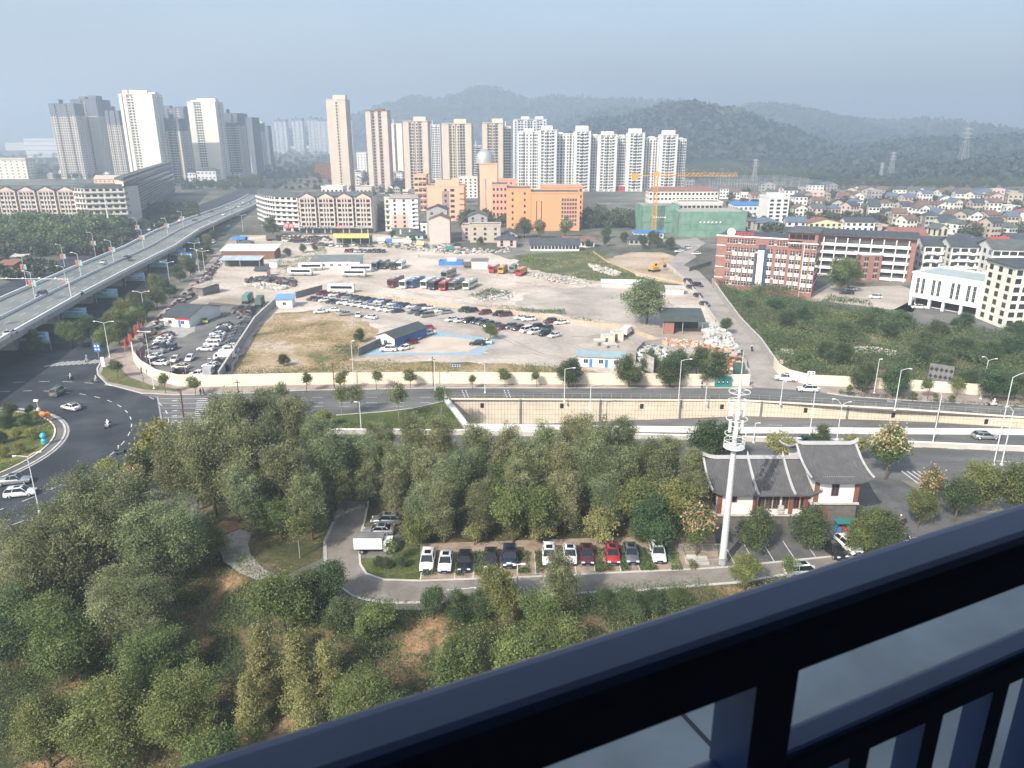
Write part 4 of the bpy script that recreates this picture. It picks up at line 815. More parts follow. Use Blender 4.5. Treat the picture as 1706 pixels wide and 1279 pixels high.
for k in range(int(jl/2.4)):
    x=1+k*2.4; x2=x+2.4
    for y in (-.7,.7): b.tube((x,y,hc),(x2,y,hc),.13,n=4); b.tube((x,y,hc),(x+1.2,0,hc+1.7),.09,n=3); b.tube((x+1.2,0,hc+1.7),(x2,y,hc),.09,n=3)
    b.tube((x,0,hc+1.7),(x2,0,hc+1.7),.13,n=4)
b.build('jib',orc,cr); MB().box(-16,-1,-.7,.7,hc,hc+.4).box(-14,-11,-1,1,hc-2,hc+1.4).build('counter_jib',orc,cr); MB().box(-1.2,1.2,-1.4,1.4,hc,hc+2.4).build('cab',orc,cr); b=MB(); b.tube((0,0,hc+2.4),(0,0,hc+7),.3,.1,4); b.tube((0,0,hc+6.8),(-15,0,hc+.5),.06,n=3); b.tube((0,0,hc+6.8),(jl*.7,0,hc+1.9),.06,n=3); b.build('apex',orc,cr)
t=block('white portable office with blue roof in front of the crane',1056,1105,397,388,6,whitep,1,7,1.4,1.3,roof='shed',roofm=bluem,rh=.8)
# white six-storey, village blocks right
t=block('white six-storey block with a pinkish blank side, left of the village',1277,1311,371,330,20,white,6,3,2.6,1.5,trim=white,sidewin=False,roofhut=((.1,.1,9,9,3),))
# brick school --------------------------------------------------------------
def school():
    a=P(1188,480); c=P(1352,494); w=(c-a).length; rz=math.atan2(c.y-a.y,c.x-a.x); h=HT(a.y,392)
    t=thing('brick_school','large red brick school building with white window panels and a white name banner','school building',(a.x,a.y,0),rz)
    D=16; MB().box(0,w,0,D,0,h).box(w*.86,w+.02,-3.4,-.0,0,h).box(w*.72,w*.86,-1.2,0,0,h-.5).build('wall',brick,t)
    nf=6; fh=(h-1.5)/nf
    cols=[.13,.19,.25,.31,.37,.55,.63,.69,.77,.83,.91,.97]
    me=MB().box(-.75,.75,-.06,.05,-.85,.85).mesh('window',[glass]); fr=MB().box(-.05,.05,-.1,-.05,-.85,.85).box(-.75,.75,-.101,-.05,.15,.22).box(-.85,.85,-.12,-.061,-1.0,-.86).mesh('window_frame',[whitep])
    sp_=MB().box(-.8,.8,-.09,.02,-.72,.72).mesh('spandrel_panel',[white]); ac=MB().box(-.5,.5,-.45,-.02,-.32,.32).mesh('air_conditioner',[concl])
    for j,u in enumerate(cols):
        y=0 if u<.72 else (-1.2 if u<.86 else -3.4)
        for k in range(nf):
            z=1.4+fh*(k+.5); o=link('window',me,t,(u*w,y,z)); link('window_frame',fr,o)
            if k in(1,2,3,4) and j not in (0,): link('spandrel_panel',sp_,t,(u*w,y,z-fh*.5))
            if (j*5+k*3)%4==0: link('air_conditioner',ac,t,(u*w+1.6,y,z-.6))
    b=MB().box(-.3,w*.72,-.35,-.02,h-.15,h+.35).box(w*.72,w+.4,-3.8,-3.42,h-.9,h-.5).box(-.1,.02,-.1,D,h*.33,h*.35)
    for z in (.22,.42,.62,.82): b.box(0,w*.09,-.08,-.003,h*z,h*z+.3).box(w+.02,w+.12,-3.4,D,h*z,h*z+.3)
    b.box(w*.88,w*.885,-3.5,-3.401,0,h*.95); b.build('white_band',whitep,t)
    b=MB().box(w*.43,w*.495,-.9,-.3,2.5,h*.78).build('name_banner',white,t); 
    g=MB()
    for k in range(7): z=4+k*(h*.78-6)/6.5; g.box(w*.458,w*.468,-.94,-.9,z,z+1.).box(w*.452,w*.474,-.941,-.901,z+.4,z+.55).box(w*.452,w*.474,-.942,-.902,z+.85,z+1.)
    g.build('lettering',conc,b,kind='stuff')
    MB().box(w*.4,w*.44,-.1,-.003,2,h*.8).box(w*.495,w*.53,-.1,-.003,2,h*.8).box(w*.43,w*.5,-.3,-.003,h*.79,h*.88).build('stair_glazing',glassb,t,kind='stuff')
    MB().box(w*.42,w*.5,-3,-.91,2.2,2.6).build('entrance_canopy',concd,t); MB().box(w*.43,w*.49,-.12,-.003,0,2.1).build('door',dark,t)
    MB().box(.3,w*.85,.3,D-.3,h+.02,h+.2).build('roof',slate,t); MB().box(w*.72,w,-3.4+.3,D,h+.02,h+3.).build('penthouse',brick,t); MB().box(w*.71,w+.6,-3.8,D+.3,h+3.,h+3.3).build('penthouse_roof',greyroof,t)
    pw_=MB(); 
    for u in (.76,.82,.88,.94): pw_.box(u*w-1,u*w+1,-3.2,-3.08,h+.7,h+2.4)
    pw_.build('penthouse_window',glass,t)
    # emblem and red rooftop letters
    MB().lathe([(.05,h+.4),(.9,h+.4),(.9,h+.5)],16,(w*.12,0)).build('emblem',whitep,t)
    MB().tube((w*.14,-.1,h+1.6),(w*.14,.15,h+1.6),1.5,n=18).build('round_emblem',whitep,t); r=MB()
    for k in range(5): x=w*(.19+.035*k); r.box(x,x+1.5,0,.15,h+1.4,h+1.65).box(x+.6,x+.85,0,.15,h+.4,h+1.4).box(x+.1,x+1.4,-.01,.14,h+.8,h+1.)
    r.build('rooftop_lettering',redm,t,kind='stuff')
    wi=MB(); 
    for k in range(nf):
        z=1.4+fh*(k+.5)
        for y in (0,4.5,9,13): wi.box(w+.02,w+.1,y-.6,y+.6,z-.8,z+.8)
    wi.build('side_window',glass,t,kind='stuff')
    return t
school()
t=block('open-corridor brick school wing with white rails behind the main brick school',1300,1400,455,400,14,brick,5,0,rz=R(-24),trim=whitep,roofm=slate,h=17,w=50)
b=MB();g=MB()
for k in range(5):
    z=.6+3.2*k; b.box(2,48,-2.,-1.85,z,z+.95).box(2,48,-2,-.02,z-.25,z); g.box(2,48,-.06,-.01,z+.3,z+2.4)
for i in range(11): b.box(2+4.5*i,2.4+4.5*i,-2.,-1.6,z*0,16.5)
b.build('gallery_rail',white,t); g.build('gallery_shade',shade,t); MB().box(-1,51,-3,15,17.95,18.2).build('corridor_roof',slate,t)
t=block('small brick stair block at the right end of the open-corridor wing',1430,1464,468,425,12,brick,4,2,1.6,1.6,trim=whitep,parts=True,frames=True)
# white hall with tall windows
a=P(1512,508);c=P(1628,530); rz=math.atan2(c.y-a.y,c.x-a.x); w=(c-a).length; h=HT(a.y,455)
t=thing('white_hall','white modern hall with four pairs of tall narrow windows and shaded ground floor','hall',(a.x,a.y,0),rz)
MB().box(0,w,0,18,3.2,h).box(.5,w-.5,3,17.5,0,3.2).build('wall',whitep,t)
me=MB().box(-.45,.45,-.1,.05,-2.6,2.6).mesh('window',[glass]); fr=MB().box(-.5,.5,-.14,-.1,.9,1.05).box(-.5,.5,-.14,-.1,-1.3,-1.15).box(-.04,.04,-.141,-.101,-2.6,2.6).mesh('glazing_bar',[metal])
for u in (.1,.18,.33,.41,.6,.68,.82,.90): o=link('window',me,t,(u*w,0,(3.2+h)/2+.2)); link('glazing_bar',fr,o)
for u in (0.02,.3,.5,.75,.98): MB().box(u*w-.4,u*w+.4,.2,1.,0,3.2).build('column',whitep,t)
MB().box(1,w-1,2.9,2.99,.3,3.).build('ground_floor_glazing',dark,t); MB().box(-.2,w+.2,-.2,0,h,h+.8).box(-.2,w+.2,18,18.2,h,h+.8).box(-.2,0,0,18,h,h+.8).box(w,w+.2,0,18,h,h+.8).build('parapet',whitep,t); MB().box(0,w,0,18,h+.02,h+.3).build('roof',mat('pale_green_roof',(.36,.42,.42),.8,.08,.3),t)
t=block('white seven-storey apartment block cut by the right picture edge with window rows',1672,1760,548,446,14,tws,7,6,1.8,1.6,parts=True,frames=False,trim=whitep,roof='eave',roofm=slate,rh=1.2)
block('white low annex joining the hall to the apartment block behind',1640,1700,510,478,12,white,3,5,2.4,1.2)
# white terrace blocks, village
rows=[(1476,1530,452,392,'white terrace block with round arched attic behind the corridor wing',4),(1532,1572,462,408,'white terrace block with brown roofs left of the grey gabled ones',4),(1576,1640,470,410,'white terrace block with grey gable and stacked balconies above the hall',5),(1642,1740,482,414,'widest white terrace block with dark balconies at the picture edge',5)]
for xl,xr,yb_,yt,lb,nf in rows:
    block(lb,xl,xr,yb_,yt,16,white,nf,max(3,int((xr-xl)/11)),2.4,1.7,rz=R(-12),roof='gable',roofm=[redroof,slate,slate,greyroof][rows.index((xl,xr,yb_,yt,lb,nf))],rh=2.6,balc=((.1,.45,1.),(.55,.9,1.)),trim=whitep,group='white terrace blocks above the hall')
pinkv=mat('village_pink',(.58,.46,.42),.85,.06,.3); tanv=mat('village_tan',(.48,.42,.34),.85,.08,.3); greyv=mat('village_grey',(.36,.35,.33),.85,.08,.3); grn=mat('village_green',(.50,.62,.50),.85,.06,.3); yellv=mat('village_yellow',(.60,.58,.40),.85,.05,.3)
brownr=mat('brown_roof',(.17,.11,.09),.8,.2,.5,.1); bluer=mat('blue_grey_roof',(.11,.15,.20),.75,.15,.5)
hand=[(1222,1262,383,365,greyv,'hip',greyroof,3,'grey village house with hipped roof beside the netted site'),(1258,1300,384,368,tanv,'hip',bluer,3,'village house with blue-grey hipped roof left of the school roofs'),
(1308,1340,390,366,tw2,'gable',bluer,3,'blue-roofed white village house behind the corridor wing'),(1345,1402,392,368,yellv,'gabley',redroof,3,'pale yellow village house with white gable behind the corridor wing'),(1406,1452,394,366,white,'gable',slate,3,'white village house with big balcony glazing behind the corridor wing'),
(1452,1478,392,374,pinkv,'flat',brownr,3,'plain pink village house with flat top behind the corridor wing'),(1403,1430,340,326,pinkv,'gabley',redroof,2,'bright pink gabled house on the village slope'),(1416,1436,362,345,pinkv,'gabley',brownr,2,'pink gabled house with two upper windows above the yellow house'),(1342,1370,336,316,pinkv,'flat',concd,3,'pink flat-roofed house far up the village'),
(1434,1462,330,313,tanv,'gabley',brownr,2,'beige gabled house near the trees at the hill foot'),(1466,1476,332,322,tanv,'flat',concd,2,'small beige cube house near the hill foot'),(1462,1490,368,354,tanv,'gabley',redroof,2,'tan gabled house with pinkish roof in the village middle'),(1488,1508,353,338,white,'flat',concd,3,'small white house beside the pink gable'),
(1512,1534,326,318,white,'gabley',redroof,2,'white gabled house with red roof at the hill foot'),(1510,1518,352,334,oral,'flat',concd,3,'slim orange house among village roofs'),(1626,1682,334,317,tws,'hip',bluer,2,'large cream house with dark blue hipped roof on the village rise'),(1530,1556,344,336,pinkv,'hip',redroof,2,'low pink house with red hipped roof'),
(1562,1606,344,334,tws,'flat',concd,2,'long pale flat-roofed house below the hill scar'),(1610,1660,348,337,pinkv,'gable',brownr,2,'pink house with purple-brown roof below the large cream house'),(1655,1690,356,346,yellv,'gable',bluer,2,'yellow house with blue roof edge at the far right'),(1690,1740,368,350,tws,'hip',redroof,3,'cream house with red hip roof at the picture edge'),
(1664,1700,376,360,pinkv,'gabley',brownr,2,'pink gabled house with white gable trim near the picture edge'),(1500,1530,378,362,white,'gabley',bluer,2,'white gabled house above the terrace blocks'),(1540,1590,374,360,tanv,'gable',slate,2,'long tan house under a dark slate roof'),(1560,1580,394,378,yellv,'gabley',greyroof,3,'yellowish gabled house amid grey roofs'),
(1606,1650,392,378,greyv,'gable',greyroof,2,'grey house with wide pale roof right of the yellowish gable'),(1648,1700,398,384,bluem,'gable',redroof,2,'bright blue walled house with red roof at the far right'),(1650,1680,412,400,tanv,'gable',redm,2,'tan house with vivid red roof behind the terraces'),(1680,1740,408,394,greyv,'gable',slate,2,'dark slate roofed house near the picture edge'),(1596,1640,408,396,tanv,'gabley',slate,2,'house with dark slate gable behind the terraces')]
for xl,xr,yb_,yt,wm,rf,rm,nf,lb in hand:
    block(lb,xl,xr,yb_,yt+3,rnd.uniform(9,13),wm,nf,max(2,int((xr-xl)/9)),1.6,1.4,rz=R(rnd.uniform(-16,8)),roof=rf,roofm=rm,rh=rnd.uniform(1.8,2.8),name='village_house',cat='house',group='houses of the village on the right',sidecols=2)
wn_=[(white,'white'),(pinkv,'pink'),(tanv,'tan'),(greyv,'grey'),(tws,'cream'),(white,'white')]; rn=[(greyroof,'grey'),(brownr,'brown'),(brownr,'brown'),(slate,'slate'),(bluer,'blue-grey')]
def houserow(desc,x0,x1,ya,yb2,n,hh,group,gap=.8):
    for i in range(n):
        u=(i+.5)/n; x=x0+(x1-x0)*u+rnd.uniform(-2,2); y=ya+(yb2-ya)*u+rnd.uniform(-2.,2.); wpx=(x1-x0)/n*gap*rnd.uniform(.75,1.1)
        wm,wn2=rnd.choice(wn_); rm,rn2=rnd.choice(rn); rf=rnd.choice(['gable','gabley','hip','gable','flat']); nf=rnd.choice([2,2,3])
        block(f'{wn2} {["two","three"][nf-2]}-storey house with {rn2} {"flat" if rf=="flat" else "pitched"} roof, {ORD[i]} from the left, {desc}',x-wpx/2,x+wpx/2,y,0,rnd.uniform(8,12),wm,nf,3,1.5,1.4,rz=R(rnd.uniform(-20,20)),roof=rf,roofm=rm,rh=2.3,h=nf*3.1+.4,name='village_house',cat='house',group=group,sidecols=2)
GV='houses of the village on the right'
houserow('highest village row',1265,1700,322,334,16,6,GV); houserow('second highest village row',1275,1700,334,346,15,6,GV,.7)
houserow('third village row',1290,1700,346,362,14,6,GV,.7); houserow('fourth village row',1320,1700,360,378,13,6,GV,.75); houserow('row above the terraces',1480,1700,380,402,8,7,GV,.85)
GO='old tiled houses between the towers and the gabled block'
houserow('back line of old houses',590,700,300,302,8,5,GO,.9); houserow('front line of old houses',575,690,312,318,8,5,GO,.85); houserow('third old house line',630,695,322,330,5,5,GO,.9)
houserow('behind the left walk-up block',60,300,296,300,13,6,'small houses behind the left walk-up block')
houserow('houses below white tower podiums',1140,1270,318,340,7,6,GV)
# hand placed houses beside the coach yard
hb=[(716,750,405,363,pinkv,'gabley',brownr,4,0,'plain pink gabled house end facing the coach yard'),(712,746,396,347,greyv,'gabley',slate,4,2,'grey gabled house rising behind the plain pink gable'),(701,713,390,372,white,'flat',concd,2,1,'tiny white two-storey house left of the pink gable'),
(783,834,404,374,tanv,'flat',concd,3,3,'tan three-storey house with terrace above the coach yard'),(780,812,385,358,greyv,'gabley',greyroof,4,2,'grey house with pale gable roof behind the tan terrace house'),(770,785,400,376,pinkv,'flat',concd,3,1,'narrow mauve house squeezed left of the tan terrace house'),(828,860,412,397,pinkv,'hip',slate,2,2,'orange-tan small house with grey hipped roof beside the white long shed'),(834,862,398,388,greyv,'gabley',greyroof,2,2,'grey gabled house behind the hipped roof house'),(677,705,398,390,grn,'hip',slate,1,2,'low house with dark hipped roof below the salmon block')]
for xl,xr,yb_,yt,wm,rf,rm,nf,nc,lb in hb:
    block(lb,xl,xr,yb_,yt+2,rnd.uniform(10,13),wm,nf,nc,1.4,1.4,roof=rf,roofm=rm,rh=2.2,name='old_house',cat='house',group='houses behind the coach yard',sidecols=3)
block('long low white building with grey roof and dark doors above the grass field',884,965,418,405,9,white,1,14,1.4,1.7,roof='gable',roofm=slate,rh=2.4,h=3.4)
block('low white wing with red-brown roof right of the long white building',938,990,412,402,8,white,1,7,1.3,1.5,roof='gable',roofm=brownr,rh=2,h=3.2); block('low dark-roofed cottage behind the bushes above the field',1048,1080,408,398,8,greyv,1,4,roof='hip',roofm=slate,rh=2.,h=3)
block('cream building with brown roof at the left picture edge behind the walk-up block',-10,48,298,266,22,tws,6,6,2.,1.4,roof='eave',roofm=tanv)
block('long pale factory building far away left of the ribbed tower',45,100,262,231,40,tw2,4,16,3,2,roof='flat')
block('second pale factory building behind the first at the far left',10,60,250,238,40,tws,2,12,3,2,roof='flat')
for i,(xl,xr,yb_,yt) in enumerate([(455,478,246,236),(478,500,243,234),(500,522,245,233),(522,545,247,236),(588,606,246,232),(465,490,252,244),(503,530,253,243)]):
    block(f'distant low white housing block, {ORD[i]} of those beyond the boulevard trees',xl,xr,yb_,yt,25,tws,3,8,2.5,1.6,group='distant low white housing blocks')
for i,(xl,xr,yb_,yt) in enumerate([(300,328,308,287),(330,362,308,284),(364,400,300,286),(280,300,306,292)]):
    block(f'low grey hipped-roof house by the boulevard, {ORD[i]} below the white towers',xl,xr,yb_,yt,14,tw2,3,5,1.8,1.5,roof='hip',roofm=slate,rh=3,group='hipped-roof houses below the white towers')
block('orange roofed long building between the walk-up block and the white tower',157,215,306,298,14,oral,1,8,roof='gable',roofm=tanv,rh=4)
# pylons
def pylon(label,x,yb_,yt,Y):
    base=P(x,yb_); X=(x-853)/F*(Y*cp); z0=HT(Y,yb_); h=HT(Y,yt)-z0
    b=MB(); s=h*.11
    for sx in (-1,1):
        for sy in (-1,1): b.tube((sx*s,sy*s,0),(sx*s*.15,sy*s*.15,h),.35,.25,4)
    for k in range(9):
        u=k/9;u2=(k+1)/9; r=s*(1-.85*u);r2=s*(1-.85*u2)
        for sy in (-1,1): b.tube((-r,sy*r,h*u),(r2,sy*r2,h*u2),.2,n=3); b.tube((r,sy*r,h*u),(-r2,sy*r2,h*u2),.2,n=3)
    m=b.build('lattice_mast',metal)
    tag(m,label,'pylon','power pylons on the hills'); m.location=(X,Y,z0-2); m.name='power_pylon'
    for u in (.7,.82,.94): MB().taper(-s*1.6,s*1.6,-.3,.3,h*u,h*u+1.6,s*1.4,.1).build('crossarm',metal,m)
for x,yb_,yt,Y,lb in ((1612,268,209,1100,'tall pylon standing on the ridge at the right'),(1494,292,250,1000,'pylon above the village left of the right ridge pylon'),(1316,256,226,1550,'small pylon on the dark hill slope'),(1241,238,205,1800,'faint pylon on the highest dark hill'),(1264,300,262,980,'pylon left of the substation frames'),(1478,296,268,950,'short pylon beside the larger village pylon')): pylon(lb,x,yb_,yt,Y)
# substation frames
b=MB(); 
for i in range(11):
    for j in range(4):
        X=215+i*9; Y=800+j*22; b.tube((X,Y,0),(X,Y,14),.25,.15,4)
        if i<10: b.tube((X,Y,12.5),(X+9,Y,12.5),.2,n=3)
b.build('substation_frames',metal); tag(bpy.data.objects['substation_frames'],'open steel gantry frames of the substation below the dark hill','substation')
# ------------------------------------------------------------------ vehicles
def paint(name,c,met=.2,r=.28):
    m=mat('paint_'+name,c,r,.03,2.,metal=met,spec=.5); 
    m.node_tree.nodes['Principled BSDF'].inputs['Coat Weight'].default_value=.4; return m
PAINT={k:paint(k.replace(' ','_').replace('-','_'),*v) for k,v in {'white':((.74,.74,.73),0.),'black':((.018,.019,.022),.2),'dark grey':((.06,.065,.07),.4),'silver':((.42,.44,.45),.6),'grey':((.18,.19,.20),.4),'red':((.42,.03,.035),.1),'dark red':((.16,.02,.03),.2),'blue':((.05,.14,.33),.3),'dark blue':((.025,.045,.09),.3),'teal blue':((.04,.15,.20),.3),'brown':((.13,.085,.065),.3),'maroon':((.10,.03,.045),.2),'yellow-green':((.50,.58,.05),.0),'grey-green':((.20,.24,.22),.3),'pale green':((.48,.55,.46),.1),'orange':((.65,.28,.04),0.),'cream':((.62,.58,.48),0.)}.items()}
KIND={ # L,W,H, belt, hood z, windscreen base, roof front, roof rear, rear glass base (x from front +), tail z
'sedan':(4.7,1.82,1.46,.92,.80,1.25,2.05,3.55,4.2,.98),'suv':(4.65,1.88,1.70,1.05,.95,1.15,1.85,4.05,4.5,1.1),'hatch':(4.0,1.72,1.5,.95,.88,1.0,1.75,3.4,3.85,1.0),'van':(4.6,1.75,1.85,1.1,1.0,.55,1.3,4.4,4.55,1.2),'pickup':(5.3,1.88,1.78,1.1,1.02,1.35,2.0,3.3,3.55,1.15),'wagon':(4.8,1.83,1.48,.93,.82,1.25,2.05,4.2,4.65,1.0)}
def carmesh(kind):
    L,Wd,Hh,belt,hood,xw,xf,xr_,xg,tz=KIND[kind]; hw=Wd/2
    st=[(0,.86,.55*hood+.1),(.12,.93,hood*.80),(.5,.98,hood*.94),(xw,1.,hood+.04),(xw+.5,1.,belt),(L*.6,1.,belt+.02),(xg,1.,tz),(L-.12,.95,tz-.06),(L,.88,tz-.3)]
    b=MB(); pts=[]; n=11
    for i,(x,wf,zt) in enumerate(st):
        w=hw*wf; zb=.24 if 0<i<len(st)-1 else .34
        r=[(-w*.93,zb),(-w,zb+.18),(-w,zb+(zt-zb)*.55),(-w*.97,zt-.10),(-w*.86,zt),(0,zt+.03),(w*.86,zt),(w*.97,zt-.10),(w,zb+(zt-zb)*.55),(w,zb+.18),(w*.93,zb)]
        pts+=[(L/2-x,y,z) for y,z in r]
    fs=[(i*n+j,(i+1)*n+j,(i+1)*n+j+1,i*n+j+1) for i in range(len(st)-1) for j in range(n-1)]
    fs+=[tuple(range(n))]+[tuple(range((len(st)-1)*n+n-1,(len(st)-1)*n-1,-1))]+[(i*n+n-1,(i+1)*n+n-1,(i+1)*n,i*n) for i in range(len(st)-1)]
    b.idx(pts,fs)
    if kind=='pickup': b.box(L/2-xg-.02,L/2-xg-.2,-hw*.9,hw*.9,1.0,1.2)
    g=MB(); rt=hw*.74; bt=hw*.90; zr_=Hh-.05
    g.idx([(L/2-xw,-bt,hood+.02),(L/2-xw,bt,hood+.02),(L/2-xf,-rt,zr_),(L/2-xf,rt,zr_),(L/2-xr_,-rt,zr_),(L/2-xr_,rt,zr_),(L/2-xg,-bt,tz-.02),(L/2-xg,bt,tz-.02)],[(0,2,3,1),(2,4,5,3),(4,6,7,5),(0,6,4,2),(1,3,5,7)])
    r=MB() # roof skin and pillars, same paint as the body
    m=(xf+xr_)/2
    rp=[(L/2-xf+.05,-rt-.02,zr_-.02),(L/2-xf+.05,rt+.02,zr_-.02),(L/2-xf-.25,-rt,Hh-.01),(L/2-xf-.25,rt,Hh-.01),(L/2-xr_+.25,-rt,Hh-.02),(L/2-xr_+.25,rt,Hh-.02),(L/2-xr_-.05,-rt-.02,zr_-.03),(L/2-xr_-.05,rt+.02,zr_-.03)]
    b.idx(rp,[(0,2,3,1),(2,4,5,3),(4,6,7,5),(0,6,4,2),(1,3,5,7)])
    for s in (-1,1):
        for (xa,za,ya,xb,zb_,yb_) in ((xw,hood+.02,bt,xf,zr_,rt),(xg,tz-.02,bt,xr_,zr_,rt),((xf+xg)/2+.1,belt,bt*1.0,(xf+xr_)/2+.1,zr_,rt)):
            b.tube((L/2-xa,s*(ya+.005),za),(L/2-xb,s*(yb_+.01),zb_),.05,.04,4)
    w=[]
    for x in (.82,L-.95):
        for s in (-1,1): w.append((L/2-x,s*(hw-.10),.33))
    return b,g,w,(L,Wd,Hh,hood,tz,hw,xf,xr_)
def wheelmb(c,s=None,r=.33,t=.24,b=None,mi=(0,1)):
    b=b or MB(); n=14; b.mat(mi[0]); sy=1 if c[1]>0 else -1
    b.tube((c[0],c[1]-t/2,c[2]),(c[0],c[1]+t/2,c[2]),r,r,n)
    b.mat(mi[1]); b.tube((c[0],c[1]+sy*t/2,c[2]),(c[0],c[1]+sy*(t/2+.02),c[2]),r*.62,r*.55,n); b.mat(0); return b
CARM={}
for k in KIND:
    b,g,w,dim=carmesh(k); L,Wd,Hh,hood,tz,hw,xf,xr_=dim
    full=MB(); full.v=list(b.v); full.f=list(b.f); full.m=[0]*len(b.f)
    full.mat(1); full.idx(g.v,g.f)
    for c in w: wheelmb(c,b=full,mi=(2,3))
    full.mat(4)
    for s in (-1,1): full.box(L/2-.16,L/2-.02,s*hw*.52-.2,s*hw*.52+.2,hood*.68,hood*.82)
    full.mat(5)
    for s in (-1,1): full.box(-L/2+.02,-L/2+.12,s*hw*.6-.18,s*hw*.6+.18,tz-.34,tz-.16)
    if k in('suv','sedan'): full.mat(1); full.box(L/2-xf-.9,L/2-xf-.35,-.42,.42,Hh-.03,Hh+.0)
    fm=full.mesh('car_'+k,[PAINT['white'],carglass,tyre,rim,lamp,tail]); 
    bm=b.mesh('body_'+k,[PAINT['white']]); bm.shade_smooth(); gm=g.mesh('windows_'+k,[carglass])
    wm=MB(); 
    CARM[k]=(fm,bm,gm,w,dim)
whm={s:MB() for s in (-1,1)}
for s in (-1,1):
    whm[s]=(MB().tube((0,-.12,0),(0,.12,0),.33,.33,16).mesh('tyre',[tyre]),MB().tube((0,s*.12,0),(0,s*.145,0),.21,.18,10).mesh('rim',[rim]))
hl=MB().taper(-.1,.1,-.22,.22,-.07,.07,.03,.03).mesh('headlight',[lamp]); tlm=MB().box(-.05,.05,-.2,.2,-.1,.1).mesh('tail_light',[tail])
mir=MB().box(-.08,.08,-.1,.1,-.07,.07).mesh('mirror',[blackp]); grl=MB().box(-.03,.03,-.4,.4,-.1,.1).mesh('grille',[blackp]); srf=MB().box(-.45,.45,-.42,.42,-.02,.015).mesh('sunroof',[carglass]); plt=MB().box(-.015,.015,-.22,.22,-.06,.06).mesh('number_plate',[mat('plate_blue',(.10,.2,.5),.5,.05,1.)])
bpm=MB().box(-.06,.06,-.75,.75,-.1,.1).mesh('bumper',[blackp])
def car_near(kind,colr,loc,rz,label,group,sun=True,z=0,sc=1.):
    fm,bm,gm,w,(L,Wd,Hh,hood,tz,hw,xf,xr_)=CARM[kind]
    t=thing(kind+'_car' if kind in('sedan','wagon') else kind,label,'car',(loc[0],loc[1],z+.07),rz,group); t.scale=(sc,)*3
    o=link('body',bm,t); o.material_slots[0].link='OBJECT'; o.material_slots[0].material=PAINT[colr]
    link('windows',gm,t)
    for c in w:
        s=1 if c[1]>0 else -1; a=link('tyre',whm[s][0],t,c); a.name='wheel'; link('rim',whm[s][1],a)
    for s in (-1,1):
        link('headlight',hl,t,(L/2-.12,s*hw*.66,hood*.76)); link('tail_light',tlm,t,(-L/2+.06,s*hw*.7,tz-.24)); link('mirror',mir,t,(L/2-1.55,s*(hw+.08),hood+.12))
    link('grille',grl,t,(L/2-.02,0,hood*.62)); link('number_plate',plt,t,(L/2+.03,0,hood*.38)); link('bumper',bpm,t,(L/2-.02,0,.36))
    if sun: link('sunroof',srf,t,(L/2-xf-.75,0,Hh-.008))
    return t
NCAR=[0]
def car_far(kind,colr,loc,rz,label,group):
    fm=CARM[kind][0]; o=link('parked_'+('car' if kind in('sedan','hatch','wagon') else kind),fm,None,(loc[0],loc[1],.06),rz)
    o.material_slots[0].link='OBJECT'; o.material_slots[0].material=PAINT[colr]; tag(o,label,'car' if kind not in('van','pickup') else kind,group); NCAR[0]+=1; return o
KN={'sedan':'sedan','suv':'SUV','hatch':'hatchback','van':'van','pickup':'pickup truck','wagon':'estate car'}
def row(lst,rz,desc,group,jit=3.):
    """lst: (px,py,colour,kind[,rz]) ; ordinals are counted from the left of the picture"""
    s=sorted(range(len(lst)),key=lambda i:lst[i][0]); n=len(lst)
    for k,i in enumerate(s):
        q=lst[i]; a=q[4] if len(q)>4 else rz
        same=[j for j in s if lst[j][2]==q[2] and lst[j][3]==q[3]]
        pos='leftmost' if k==0 else ('rightmost' if k==n-1 else ORD[k]+' from the left')
        car_far(q[3],q[2],P(q[0],q[1]),R(a+rnd.uniform(-jit,jit)),f'{q[2]} {KN[q[3]]}, {pos} {desc}',group)
# front row beside the trees: fully built cars
fr=[(712,944,'white','suv','white SUV parked nose out at the left end of the bay row'),(742,945,'white','sedan','white sedan with dark sunroof next to the end SUV'),(774,944,'black','sedan','black sedan alone between two planted strips in the bay row'),(817,940,'dark grey','sedan','dark sedan with bluish bonnet, left of the blue-grey SUV'),(849,938,'dark blue','suv','blue-grey SUV beside the empty brick bay'),
(915,935,'white','suv','white SUV mostly hidden by the roadside tree'),(950,933,'white','sedan','white sedan half behind the roadside tree'),(978,933,'maroon','sedan','maroon sedan with sunroof at the edge of the roadside tree'),(1021,932,'red','sedan','bright red sedan parked in the bay row'),(1052,931,'grey','sedan','blue-grey sedan right beside the bright red sedan'),(1096,930,'white','suv','white SUV with panoramic roof at the right end of the bay row')]
for x,y,c,k,lb in fr:
    p=P(x,y); car_near(k,c,(p.x,p.y+.6),R(-90+rnd.uniform(-2.5,2.5)),lb,'cars parked nose out in the bay row',sc=1.06)
for x,y,c,k,lb,a in [(1387,922,'black','suv','black SUV parked below the temple-roofed building',-78),(1412,914,'white','suv','white SUV behind the black SUV below the temple-roofed building',-78),(1450,912,'dark grey','sedan','dark grey car partly behind a tree near the railing',-75),(1478,908,'red','sedan','red car just above the railing',-75),(1500,903,'white','sedan','white car just above the railing, right of the red one',-75),(1333,958,'white','van','white van roof showing above the railing on the car park road',8)]:
    p=P(x,y); car_near(k,c,(p.x,p.y),R(a),lb,'cars parked by the temple-roofed building')
